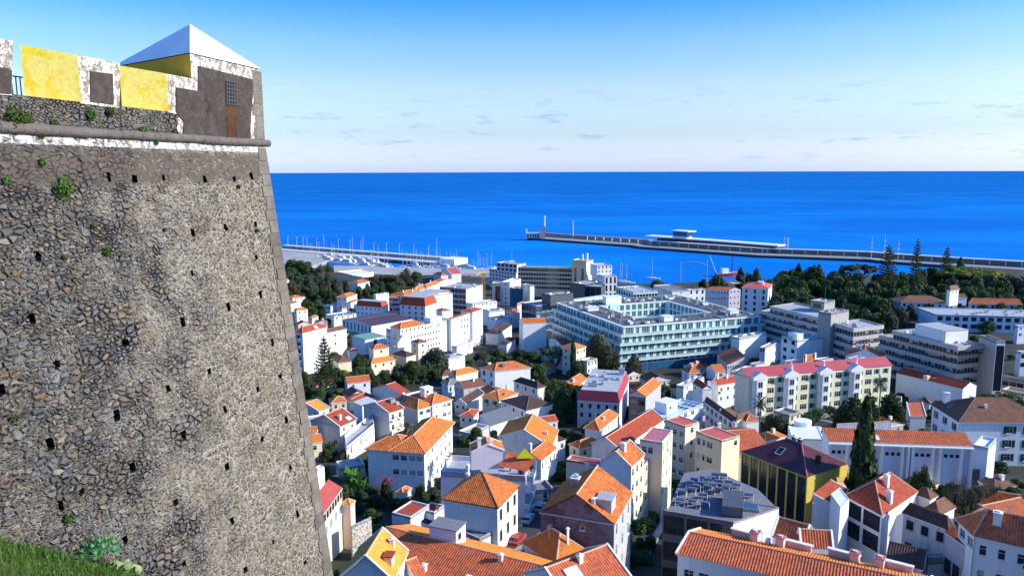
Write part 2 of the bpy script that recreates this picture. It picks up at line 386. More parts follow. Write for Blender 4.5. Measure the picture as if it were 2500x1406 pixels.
def merge(keep, *subs):
    # several volumes of one building hang under one root
    K = [g for g in GB if g.root['label'].startswith(keep)][0]
    for s_ in subs:
        for g in [g for g in GB if g.root['label'].startswith(s_) and g is not K]:
            d = g.root.location-K.root.location
            for ch in list(g.root.children): ch.parent = K.root; ch.location = ch.location+d
            GB.remove(g); bpy.data.objects.remove(g.root)

def rail(mb, a, b, z, h, m, n=None):
    a = Vector((a[0], a[1], z)); b = Vector((b[0], b[1], z)); L = (b-a).length; up = Vector((0, 0, h))
    mb.tube(a+up, b+up, .035, .035, m, 4)
    n = n or max(2, int(L/.5))
    for i in range(n+1):
        q = a.lerp(b, i/n); mb.tube(q, q+up, .02, .02, m, 4)
def bld(name, label, fr, A, B, C, h, roof='flat', rise=None, wall=None, tl=None, L=None, Rt=None, cat='house', ov=.35, z=None,
        skew=False, ex=(), group=None, verge=False, floor=3.0, top=None, mans=None, rim=.55, hipk=1.0, dn=None, wallL=None, wallR=None, ridgem=None, under=None, nowin=False, D=None, world=None, tl_lit=None):
    wall = wall or WHITE; tl = tl or O1
    if world: b = Vector((world[0].x, world[0].y, world[3]))
    elif z is None: b = at(fr, *B, h=h)
    else: b = at(fr, *B, z=z)
    ze = b.z; a = at(fr, *A, z=ze) if not world else world[0].to_3d()+world[1].to_3d()
    if world: c = world[0].to_3d()+world[2].to_3d()
    elif D is not None: c = b+(at(fr, *D, z=ze)-a)
    else: c = at(fr, *C, z=ze)
    b2, a2, c2 = Vector((b.x, b.y)), Vector((a.x, a.y)), Vector((c.x, c.y))
    u = a2-b2; v = c2-b2
    BLF.append((b2, u, v)) if D is None else BLF.append((b2, u, v))
    if not skew and D is None and not world:
        if u.length*1.0 >= v.length:
            nrm = Vector((-u.y, u.x)).normalized()
            if nrm.dot(v) < 0: nrm = -nrm
            tx = px(fr, *C)[0]; lo, hi = .2, 400
            # find length along the perpendicular at which the picture x matches
            f0 = lambda t: xpix(Vector((b2.x+nrm.x*t, b2.y+nrm.y*t, ze)))-tx
            ok = f0(lo)*f0(v.length*1.8) < 0
            if ok:
                hi = v.length*1.8
                for _ in range(40):
                    mid = (lo+hi)/2
                    if f0(lo)*f0(mid) <= 0: hi = mid
                    else: lo = mid
                v = nrm*lo
            else: v = nrm*v.length
        else:
            nrm = Vector((-v.y, v.x)).normalized()
            if nrm.dot(u) < 0: nrm = -nrm
            tx = px(fr, *A)[0]; lo = .2
            f0 = lambda t: xpix(Vector((b2.x+nrm.x*t, b2.y+nrm.y*t, ze)))-tx
            hi = u.length*1.8
            if f0(lo)*f0(hi) < 0:
                for _ in range(40):
                    mid = (lo+hi)/2
                    if f0(lo)*f0(mid) <= 0: hi = mid
                    else: lo = mid
                u = nrm*lo
            else: u = nrm*u.length
    BLF[-1] = (b2, u, v)
    g = Bd(); far = b.y > 330
    root = thing(name, label, cat, (b.x, b.y, ground(b.x, b.y)), group=group)
    ox, oy, oz = root.location
    g.root = root; g.b = b2; g.u = u; g.v = v; g.ze = ze; lz = ze-oz
    g.L1, g.L2 = u.length, v.length
    def q(s, t, zz=0): return Vector((u.x*s+v.x*t, u.y*s+v.y*t, zz))
    g.q = q
    dist = b.y
    per, ns = (.36, 6) if dist < 140 else ((.45, 4) if dist < 215 else (.5, 0))
    amp = .06
    zb = min(ground(*(b2+u*s+v*t)) for s in (0, 1) for t in (0, 1))-oz-2.5
    if dn is not None: zb = lz-dn
    i1, i2 = ov/g.L1, ov/g.L2
    if roof == 'flat': i1 = i2 = 0
    W = [q(1-i1, i2), q(i1, i2), q(i1, 1-i2), q(1-i1, 1-i2)]   # A B C D of the wall
    ztop = lz-.02 if roof != 'flat' else lz
    wm = MB(); nwin = [0]; rest = MB()
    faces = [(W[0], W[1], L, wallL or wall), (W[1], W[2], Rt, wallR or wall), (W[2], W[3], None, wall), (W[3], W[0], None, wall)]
    g.faces = faces; g.ztop = ztop
    for P, Q, spec, wmat in faces:
        X = (Q-P); Ln = X.length; X = X/Ln; rects = []
        if spec and not nowin:
            specs = spec if isinstance(spec, list) else [spec]
            for spc in specs:
                cols, rows = spc[0], spc[1]; o = dict(w=1.0, h=1.35, st='w', top=.75, f=floor, m=0.0, m2=None, gap=None)
                if len(spc) > 2: o.update(spc[2])
                ww, hh = o['w'], o['h']; m1 = o['m']*Ln; m2 = (o['m2'] if o['m2'] is not None else (o['m'] if o['m'] < .3 else .04))*Ln
                av = Ln-m1-m2
                if cols*ww > av*.9: ww = av*.9/cols
                for r in range(rows):
                    zt = ztop-o['top']-r*o['f']; zb2 = zt-hh
                    if zb2 < zb+.2: break
                    for cidx in range(cols):
                        uc = m1+av*(cidx+.5)/cols; rc = (uc-ww/2, zb2, uc+ww/2, zt)
                        if any(not (rc[2] <= k[0] or rc[0] >= k[2] or rc[3] <= k[1] or rc[1] >= k[3]) for k in rects): continue
                        rects.append(rc)
                        st = o['st']
                        if rnd.random() < .12 and st == 'w': st = 'x'
                        fm, pm = winmesh(ww, hh, st, far)
                        loc = P+X*uc; rz = math.atan2(X.y, X.x)
                        wo = link('window', fm, root, (loc.x, loc.y, (zt+zb2)/2), rz)
                        link('pane', pm, wo); nwin[0] += 1
                        if o.get('bal'):
                            bm_ = MB(); bw = ww+.8; bh = .95
                            bm_.box((0, -.5, -hh/2-.1), (bw, 1.0, .14), FRAME)
                            if o['bal'] == 'solid':
                                bm_.box((0, -.96, -hh/2+.4), (bw, .08, .9), wmat); 
                                for s_ in (-1, 1): bm_.box((s_*(bw/2-.04), -.46, -hh/2+.4), (.08, .9, .9), wmat)
                            else:
                                rail(bm_, (-bw/2, -.95), (bw/2, -.95), -hh/2-.03, bh, DMETAL); rail(bm_, (-bw/2, -.95), (-bw/2, 0), -hh/2-.03, bh, DMETAL); rail(bm_, (bw/2, -.95), (bw/2, 0), -hh/2-.03, bh, DMETAL)
                            bm_.obj('balcony', root, (loc.x, loc.y, (zt+zb2)/2), rz)
        wallface(wm, P, (X.x, X.y), Ln, zb, ztop, rects, wmat)
    # gables
    rise = rise if rise is not None else .22*min(g.L1, g.L2)*2*.5+.3
    rr = rise
    if roof == 'gAB':
        for s in (i1, 1-i1): wm.poly([q(s, i2, ztop), q(s, 1-i2, ztop), q(s, .5, ztop+rr*(1-2*i2))], wall)
    if roof == 'gBC':
        for t in (i2, 1-i2): wm.poly([q(i1, t, ztop), q(1-i1, t, ztop), q(.5, t, ztop+rr*(1-2*i1))], wall)
    if roof == 'sAB':
        for s in (i1, 1-i1): wm.poly([q(s, i2, ztop), q(s, 1-i2, ztop), q(s, 1-i2, ztop+rr*(1-2*i2))], wall)
        wm.poly([q(i1, 1-i2, ztop), q(1-i1, 1-i2, ztop), q(1-i1, 1-i2, ztop+rr*(1-2*i2)), q(i1, 1-i2, ztop+rr*(1-2*i2))], wall)
    if roof == 'sBC':
        for t in (i2, 1-i2): wm.poly([q(i1, t, ztop), q(1-i1, t, ztop), q(1-i1, t, ztop+rr*(1-2*i1))], wall)
        wm.poly([q(1-i1, i2, ztop), q(1-i1, 1-i2, ztop), q(1-i1, 1-i2, ztop+rr*(1-2*i1)), q(1-i1, i2, ztop+rr*(1-2*i1))], wall)
    wm.obj('wall', root)
    rm = MB(); eAB = u.normalized().to_3d(); eBC = v.normalized().to_3d()
    rg = ridgem or (RIDGED if tl in (B1, B2, PURPLE) else RIDGE)
    def cap(p, r_): rm.tube(p, r_, .13, .13, rg, 6)
    z0 = lz+.03; T = lambda s, t, hh_: q(s, t, z0+hh_)
    if roof == 'hip':
        if g.L1 >= g.L2:
            k = .5*g.L2/g.L1*hipk; r0, r1 = T(k, .5, rr), T(1-k, .5, rr)   # ridge parallel AB; r0 near B side
            slope(rm, [T(0, 0, 0), T(1, 0, 0), r1, r0], eAB, tl, per, ns, amp); slope(rm, [T(1, 1, 0), T(0, 1, 0), r0, r1], eAB, tl, per, ns, amp)
            slope(rm, [T(0, 1, 0), T(0, 0, 0), r0], eBC, tl, per, ns, amp); slope(rm, [T(1, 0, 0), T(1, 1, 0), r1], eBC, tl, per, ns, amp)
            for c_, r_ in (((0, 0), r0), ((0, 1), r0), ((1, 0), r1), ((1, 1), r1)): cap(T(*c_, 0), r_)
        else:
            k = .5*g.L1/g.L2*hipk; r0, r1 = T(.5, k, rr), T(.5, 1-k, rr)
            slope(rm, [T(0, 0, 0), T(0, 1, 0), r1, r0], eBC, tl, per, ns, amp); slope(rm, [T(1, 1, 0), T(1, 0, 0), r0, r1], eBC, tl, per, ns, amp)
            slope(rm, [T(1, 0, 0), T(0, 0, 0), r0], eAB, tl, per, ns, amp); slope(rm, [T(0, 1, 0), T(1, 1, 0), r1], eAB, tl, per, ns, amp)
            for c_, r_ in (((0, 0), r0), ((1, 0), r0), ((0, 1), r1), ((1, 1), r1)): cap(T(*c_, 0), r_)
        cap(r0, r1)
    elif roof == 'gAB':
        slope(rm, [T(0, 0, 0), T(1, 0, 0), T(1, .5, rr), T(0, .5, rr)], eAB, tl, per, ns, amp); slope(rm, [T(1, 1, 0), T(0, 1, 0), T(0, .5, rr), T(1, .5, rr)], eAB, tl_lit or tl, per, ns, amp); cap(T(0, .5, rr), T(1, .5, rr))
    elif roof == 'gBC':
        slope(rm, [T(0, 0, 0), T(0, 1, 0), T(.5, 1, rr), T(.5, 0, rr)], eBC, tl, per, ns, amp); slope(rm, [T(1, 1, 0), T(1, 0, 0), T(.5, 0, rr), T(.5, 1, rr)], eBC, tl, per, ns, amp); cap(T(.5, 0, rr), T(.5, 1, rr))
    elif roof == 'sAB': slope(rm, [T(0, 0, 0), T(1, 0, 0), T(1, 1, rr), T(0, 1, rr)], eAB, tl, per, ns, amp)
    elif roof == 'sBC': slope(rm, [T(0, 0, 0), T(0, 1, 0), T(1, 1, rr), T(1, 0, rr)], eBC, tl, per, ns, amp)
    elif roof == 'mans':
        k1, k2 = mans/g.L1, mans/g.L2
        I = [T(k1, k2, rr), T(1-k1, k2, rr), T(1-k1, 1-k2, rr), T(k1, 1-k2, rr)]; Oq = [T(0, 0, 0), T(1, 0, 0), T(1, 1, 0), T(0, 1, 0)]
        for i in range(4):
            j = (i+1) % 4; slope(rm, [Oq[i], Oq[j], I[j], I[i]], (Oq[j]-Oq[i]), tl, per, ns, amp)
        rm.poly(I, top or SLATE)
    elif roof == 'flat':
        rt = top or PALER
        rm.prism([q(0, 0), q(1, 0), q(1, 1), q(0, 1)], lz-rim-.25, lz-rim, rt)
        pr = MB(); th = .25
        a1, a2_ = th/g.L1, th/g.L2
        for s0, t0, s1, t1 in ((0, 0, 1, a2_), (0, 1-a2_, 1, 1), (0, a2_, a1, 1-a2_), (1-a1, a2_, 1, 1-a2_)):
            e1 = .02/g.L1*0
            pr.prism([q(s0, t0), q(s1, t0), q(s1, t1), q(s0, t1)], lz-rim+.003, lz+.06, under or wall)
        pr.obj('parapet', root)
    rm.obj('roof', root)
    if roof not in ('flat',):
        em = MB(); em.prism([q(0, 0), q(1, 0), q(1, 1), q(0, 1)], lz-.14, lz+.02, under or (wall if verge else (FRAME if wall is not DARKST else GREYW))); em.obj('eaves', root)
    if verge:
        VM = {}
        def bar(p, r_): 
            vm = VM.setdefault(round((r_-q(0, 0)).xy.length, 2), MB())
            d = (r_-p).normalized(); vm.tube(p+Vector((0, 0, .08)), r_+Vector((0, 0, .08)), .17, .17, WHITE2, 4)
        if roof == 'gAB':
            for s in (0, 1): bar(T(s, 0, 0), T(s, .5, rr)); bar(T(s, 1, 0), T(s, .5, rr))
        elif roof == 'gBC':
            for t in (0, 1): bar(T(0, t, 0), T(.5, t, rr)); bar(T(1, t, 0), T(.5, t, rr))
        elif roof in ('sAB',):
            for s in (0, 1): bar(T(s, 0, 0), T(s, 1, rr))
        elif roof in ('sBC',):
            for t in (0, 1): bar(T(0, t, 0), T(1, t, rr))
        for vm in VM.values(): vm.obj('verge', root)
    def rh(s, t):
        if roof == 'flat': return lz-rim
        if roof == 'hip': return z0+rr*min(1, min(s*g.L1, (1-s)*g.L1, t*g.L2, (1-t)*g.L2)/(.5*min(g.L1, g.L2)))
        if roof == 'gAB': return z0+rr*(1-abs(2*t-1))
        if roof == 'gBC': return z0+rr*(1-abs(2*s-1))
        if roof == 'sAB': return z0+rr*t
        if roof == 'sBC': return z0+rr*s
        return z0+rr
    g.rh = rh; g.lz = lz; g.rzv = math.atan2(v.y, v.x); GB.append(g)
    if dist < 230 and g.L1 > 4 and g.L2 > 4 and not world and cat not in ('wall', 'shed'):
        M_ = MB(); o_ = -(u.normalized()+v.normalized()).to_3d()*.04
        P_ = W[1]+o_; M_.tube((P_.x, P_.y, zb+.5), (P_.x, P_.y, lz-.2), .05, .05, METAL, 6); M_.obj('downpipe', root)
        if roof in ('hip', 'gBC', 'gAB') and rnd.random() < .5: ex = tuple(ex)+(('ant', rnd.uniform(.3, .7), rnd.uniform(.2, .8), dict(h=rnd.uniform(1.6, 3))),)
        if roof in ('hip', 'gBC', 'gAB') and rnd.random() < .35: ex = tuple(ex)+(('chim', rnd.uniform(.15, .85), rnd.uniform(.15, .85), dict(h=.8, w=.55)),)
        if Rt and rnd.random() < .5:
            X_ = (W[2]-W[1]).normalized(); P_ = W[1]+X_*(g.L2*rnd.uniform(.2, .8)); M_ = MB(); M_.box((0, -.2, 0), (.8, .3, .6), FRAME); M_.box((0, -.36, 0), (.45, .03, .45), DMETAL); M_.obj('air_conditioner', root, (P_.x, P_.y, lz-rnd.uniform(2.3, 3.1)), math.atan2(X_.y, X_.x))
    for x_ in ex:
        k = x_[0]; s, t = x_[1], x_[2]; o = x_[3] if len(x_) > 3 else {}
        P = q(s, t); zz = rh(s, t); M_ = MB(); rz = g.rzv
        if k == 'chim':
            hh = o.get('h', 1.5); w_ = o.get('w', .7); M_.box((0, 0, hh/2-.5), (w_, w_, hh+1), o.get('m', WHITE2)); M_.box((0, 0, hh+.06), (w_+.2, w_+.2, .12), o.get('cap', FRAME)); M_.box((0, 0, hh+.2), (w_*.5, w_*.5, .16), o.get('m', WHITE2))
            M_.obj('chimney', root, (P.x, P.y, zz), rz)
        elif k == 'box':
            W_, D_, H_ = o['s']; mt = o.get('m', wall)
            M_.box((0, 0, H_/2-.3), (W_, D_, H_+.6), mt); M_.box((0, 0, H_+.05), (W_+.3, D_+.3, .14), o.get('t', mt))
            if o.get('win'): M_.box((-W_*.15, -D_/2-.02, H_*.5), (.8, .06, .9), GLASS)
            if o.get('wins'):
                for i in range(o['wins']): M_.box((-W_/2+W_*(i+.5)/o['wins'], -D_/2-.02, H_*.5), (W_/o['wins']*.6, .06, H_*.45), GLASS); M_.box((W_/2+.02, -D_/2+D_*(i+.5)/o['wins'], H_*.5), (.06, D_/o['wins']*.6, H_*.45), GLASS)
            M_.obj(o.get('n', 'penthouse'), root, (P.x, P.y, zz), rz)
        elif k == 'sky':
            eps = .02; n1 = Vector((0, 0, 1))
            w_ = o.get('w', .9)
            p = [q(s+ds*w_/g.L1, t+dt*w_*1.3/g.L2, rh(s+ds*w_/g.L1, t+dt*w_*1.3/g.L2)+.12) for ds, dt in ((-.5, -.5), (.5, -.5), (.5, .5), (-.5, .5))]
            M_.poly(p, o.get('m', GLASS)); 
            for i in range(4): M_.tube(p[i], p[(i+1) % 4], .07, .07, METAL, 4)
            M_.obj('skylight', root)
        elif k == 'solar':
            for i in range(o.get('n', 1)):
                c0 = s+i*.0
                p = [q(s+(i*1.25+a_)*1.2/g.L1, t+b_*1.9/g.L2, rh(s+(i*1.25+a_)*1.2/g.L1, t+b_*1.9/g.L2)+.14) for a_, b_ in ((0, 0), (1, 0), (1, 1), (0, 1))]
                M_.poly(p, BLACKB)
                for j in range(4): M_.tube(p[j], p[(j+1) % 4], .04, .04, METAL, 4)
            M_.obj('solar_panel', root)
        elif k == 'ant':
            hh = o.get('h', 2.5); M_.tube((0, 0, -.2), (0, 0, hh), .035, .03, METAL, 5); M_.tube((-.7, 0, hh-.1), (.7, 0, hh-.1), .02, .02, METAL, 4)
            for i in range(6): M_.tube((-.6+i*.24, -.35, hh-.1), (-.6+i*.24, .35, hh-.1), .015, .015, METAL, 4)
            M_.obj('aerial', root, (P.x, P.y, zz), rz+.6)
        elif k == 'ac':
            M_.box((0, 0, .4), (.9, .5, .75), FRAME); M_.box((0, -.26, .42), (.5, .03, .5), DMETAL); M_.obj('air_conditioner', root, (P.x, P.y, zz), rz+o.get('r', 0))
        elif k == 'dish':
            for i in range(8):
                a0, a1 = 2*math.pi*i/8, 2*math.pi*(i+1)/8
                M_.poly([(0, 0, .9), (.45*math.cos(a0), -.2, .9+.45*math.sin(a0)), (.45*math.cos(a1), -.2, .9+.45*math.sin(a1))], FRAME)
            M_.tube((0, 0, -.2), (0, 0, .9), .04, .04, METAL, 5); M_.obj('satellite_dish', root, (P.x, P.y, zz), o.get('r', .5))
        elif k == 'clutter':
            n_ = o.get('n', 12); rg_ = random.Random(int(s*100)+n_)
            for i in range(n_):
                ss, tt = rg_.uniform(.08, .92), rg_.uniform(.08, .92); pp = q(ss, tt)
                typ = rg_.random(); C_ = MB()
                if typ < .45: C_.box((0, 0, .45), (rg_.uniform(.8, 2), rg_.uniform(.6, 1.2), .9), rg_.choice([FRAME, METAL, GREYW])); nm = 'air_conditioner'
                elif typ < .75: C_.tube((0, 0, 0), (0, 0, rg_.uniform(.6, 1.6)), .12, .12, METAL, 7); nm = 'vent_pipe'
                else: C_.box((0, 0, .15), (rg_.uniform(1.5, 4), .3, .25), METAL); nm = 'duct'
                C_.obj(nm, root, (pp.x, pp.y, rh(ss, tt)), rz+rg_.choice([0, 1.57]))
    return g
# ================================================================ the setting
def soil_mat():
    m = bpy.data.materials.new('town_ground'); m.use_nodes = True; t = m.node_tree; b = t.nodes['Principled BSDF']; b.inputs['Roughness'].default_value = .95
    g = N(t, 'ShaderNodeNewGeometry')
    n1 = N(t, 'ShaderNodeTexNoise', i_Scale=.07, i_Detail=5.0, i_Roughness=.6); t.links.new(g.outputs['Position'], n1.inputs['Vector'])
    cr = N(t, 'ShaderNodeValToRGB'); el = cr.color_ramp.elements; el[0].position = .35; el[0].color = (.012, .02, .008, 1); el[1].position = .74; el[1].color = (.075, .075, .072, 1)
    q = el.new(.48); q.color = (.02, .03, .012, 1); q = el.new(.58); q.color = (.04, .036, .03, 1)
    n2 = N(t, 'ShaderNodeTexNoise', i_Scale=1.2, i_Detail=8.0, i_Roughness=.75); t.links.new(g.outputs['Position'], n2.inputs['Vector'])
    mx = N(t, 'ShaderNodeMixRGB', blend_type='OVERLAY'); mx.inputs[0].default_value = .6
    t.links.new(n1.outputs[0], cr.inputs[0]); t.links.new(cr.outputs[0], mx.inputs[1]); t.links.new(n2.outputs[0], mx.inputs[2]); t.links.new(mx.outputs[0], b.inputs['Base Color'])
    bp = N(t, 'ShaderNodeBump'); bp.inputs['Strength'].default_value = .8; bp.inputs['Distance'].default_value = .3; t.links.new(n2.outputs[0], bp.inputs['Height']); t.links.new(bp.outputs[0], b.inputs['Normal'])
    return m
def sea_mat():
    m = bpy.data.materials.new('sea_water'); m.use_nodes = True; t = m.node_tree; t.nodes.remove(t.nodes['Principled BSDF']); b = N(t, 'ShaderNodeBsdfDiffuse'); gl = N(t, 'ShaderNodeBsdfGlossy', i_Roughness=.25); ms = N(t, 'ShaderNodeMixShader'); ms.inputs[0].default_value = .035
    t.links.new(b.outputs[0], ms.inputs[1]); t.links.new(gl.outputs[0], ms.inputs[2]); t.links.new(ms.outputs[0], t.nodes['Material Output'].inputs['Surface'])
    g = N(t, 'ShaderNodeNewGeometry')
    mp_ = N(t, 'ShaderNodeMapping'); mp_.inputs['Scale'].default_value = (.0016, .0035, 1); mp_.inputs['Rotation'].default_value = (0, 0, .25); t.links.new(g.outputs['Position'], mp_.inputs[0])
    n1 = N(t, 'ShaderNodeTexNoise', i_Scale=1.0, i_Detail=7.0, i_Roughness=.62, i_Distortion=.8); t.links.new(mp_.outputs[0], n1.inputs['Vector'])
    cr = N(t, 'ShaderNodeValToRGB'); el = cr.color_ramp.elements
    el[0].position = .40; el[0].color = (.002, .138, .48, 1); el[1].position = .64; el[1].color = (.004, .205, .585, 1)
    t.links.new(n1.outputs[0], cr.inputs[0])
    # shallower, slightly paler water nearer the harbour; deep water far out
    sx = N(t, 'ShaderNodeSeparateXYZ'); t.links.new(g.outputs['Position'], sx.inputs[0])
    mr = N(t, 'ShaderNodeMapRange'); mr.inputs[1].default_value = 900; mr.inputs[2].default_value = 4200; mr.inputs[3].default_value = 1.14; mr.inputs[4].default_value = .84; t.links.new(sx.outputs['Y'], mr.inputs[0])
    mu = N(t, 'ShaderNodeMixRGB', blend_type='MULTIPLY'); mu.inputs[0].default_value = 1; t.links.new(cr.outputs[0], mu.inputs[1]); t.links.new(mr.outputs[0], mu.inputs[2])
    t.links.new(mu.outputs[0], b.inputs['Color'])
    mp2 = N(t, 'ShaderNodeMapping'); mp2.inputs['Scale'].default_value = (.05, .14, 1); t.links.new(g.outputs['Position'], mp2.inputs[0])
    n2 = N(t, 'ShaderNodeTexNoise', i_Scale=1.0, i_Detail=6.0, i_Roughness=.7); t.links.new(mp2.outputs[0], n2.inputs['Vector'])
    bp = N(t, 'ShaderNodeBump'); bp.inputs['Strength'].default_value = .8; bp.inputs['Distance'].default_value = 1.6; t.links.new(n2.outputs[0], bp.inputs['Height']); t.links.new(bp.outputs[0], b.inputs['Normal']); t.links.new(bp.outputs[0], gl.inputs['Normal'])
    return m
SEA = sea_mat(); SOIL = soil_mat()
mb = MB()
n = 96; rad = [0, 300, 600, 900, 1200, 1600, 2200, 3200, 5000, 9000, 16000, 32000]
for r0, r1 in zip(rad, rad[1:]):
    for i in range(n):
        a0, a1 = 2*math.pi*i/n, 2*math.pi*(i+1)/n
        P = [(r1*math.cos(a0), r1*math.sin(a0), 0), (r1*math.cos(a1), r1*math.sin(a1), 0), (r0*math.cos(a1), r0*math.sin(a1), 0), (r0*math.cos(a0), r0*math.sin(a0), 0)]
        mb.poly(P if r0 else P[:2]+P[3:], SEA)
tag(mb.obj('sea'), 'deep blue open sea reaching to the horizon', None, None, 'structure')
xs = np.concatenate([np.linspace(-620, -60, 40), np.linspace(-52, 260, 66), np.linspace(272, 900, 46)]); ys = np.concatenate([np.linspace(-60, 60, 13), np.linspace(64, 300, 60), np.linspace(306, 1060, 100)])
V = [(x, y, ground(x, y)) for y in ys for x in xs]; nx = len(xs)
# in front of the fortress the land is its own bank; keep the town ground below it
V = [(x, y, z-(14 if y < 62 and x > -40 else 0)) for x, y, z in V]
Fs = [(j*nx+i, j*nx+i+1, (j+1)*nx+i+1, (j+1)*nx+i) for j in range(len(ys)-1) for i in range(nx-1)]
me = bpy.data.meshes.new('ground'); me.from_pydata(V, [], Fs); me.materials.append(SOIL); me.polygons.foreach_set('use_smooth', [True]*len(Fs)); me.update()
tag(link('ground', me), 'dark garden soil, yards and lanes between the houses of the town', None, None, 'structure')
ASPH = pmat('asphalt', (.055, .055, .06), .9, .2, var=.2, bump=.2)
KERB = pmat('kerb_stone', (.3, .3, .29), .9, .2, var=.1)
def road(name, pts, wd_, lab):
    """a road sheet following the ground, kerbed pavements on both sides"""
    mb = MB(); pv = MB(); P = []
    for (a, b) in zip(pts, pts[1:]):
        for k in range(8): P.append((a[0]+(b[0]-a[0])*k/8, a[1]+(b[1]-a[1])*k/8))
    P.append(pts[-1]); Lp = []
    for i, p in enumerate(P):
        a = P[max(0, i-1)]; b = P[min(len(P)-1, i+1)]; d = Vector((b[0]-a[0], b[1]-a[1])).normalized(); nn = Vector((-d.y, d.x))
        z = max(ground(p[0]+nn.x*s, p[1]+nn.y*s) for s in (-wd_, 0, wd_))+.12
        Lp.append((Vector((p[0], p[1])), nn, z))
    for (p, n1, z1), (q, n2, z2) in zip(Lp, Lp[1:]):
        def c(pp, nn, z, s, dz=0): return (pp.x+nn.x*s, pp.y+nn.y*s, z+dz)
        mb.poly([c(p, n1, z1, -wd_/2), c(p, n1, z1, wd_/2), c(q, n2, z2, wd_/2), c(q, n2, z2, -wd_/2)][::-1], ASPH)
        for s in (-1, 1):
            A_ = [c(p, n1, z1, s*wd_/2, .13), c(p, n1, z1, s*(wd_/2+1.3), .13), c(q, n2, z2, s*(wd_/2+1.3), .13), c(q, n2, z2, s*wd_/2, .13)]
            pv.poly(A_ if s > 0 else A_[::-1], KERB); pv.poly([c(p, n1, z1, s*wd_/2, 0), c(p, n1, z1, s*wd_/2, .13), c(q, n2, z2, s*wd_/2, .13), c(q, n2, z2, s*wd_/2, 0)], KERB)
            pv.poly([c(p, n1, z1, s*(wd_/2+1.3), -1), c(p, n1, z1, s*(wd_/2+1.3), .13), c(q, n2, z2, s*(wd_/2+1.3), .13), c(q, n2, z2, s*(wd_/2+1.3), -1)], KERB)
    tag(mb.obj(name), lab, None, None, 'structure'); tag(pv.obj('pavement'), 'kerbed pavement beside the street', None, None, 'structure'); return Lp
def g2(fr, x, y): p = at(fr, x, y); return (p.x, p.y)
# ================================================================ fortress bastion on the left
WAZ = R(12.5); wd = Vector((math.sin(WAZ), math.cos(WAZ), 0)); wn = Vector((math.cos(WAZ), -math.sin(WAZ), 0))
_rr = ray('p', 645, 350); P0 = CAMV+_rr*(35/_rr.y); ZC = P0.z
BAT = .16
def W(fr, x, y, off=0.0):
    d = ray(fr, x, y); o = P0+wn*off; t = (o-CAMV).dot(wn)/d.dot(wn); return CAMV+d*t
def wsz(P): return (P-P0).dot(wd), P.z
def wpt(s, z, off=0): return P0+wd*s+wn*off+Vector((0, 0, z-ZC))
nb = Vector((wn.x, wn.y, BAT)).normalized()
def Wb(fr, x, y):
    d = ray(fr, x, y); t = (P0-CAMV).dot(nb)/d.dot(nb); P = CAMV+d*t; return (P-P0).dot(wd), P.z
def bpt(s, z, off=0): return P0+wd*s+wn*(BAT*(ZC-z)+off)+Vector((0, 0, z-ZC))
cs, cz = Wb('p', 812, 1406)     # where the raked corner leaves the picture
CSL = cs/(ZC-cz)                 # corner moves along the wall by this much per metre down
def cornr(z): return CSL*(ZC-z)
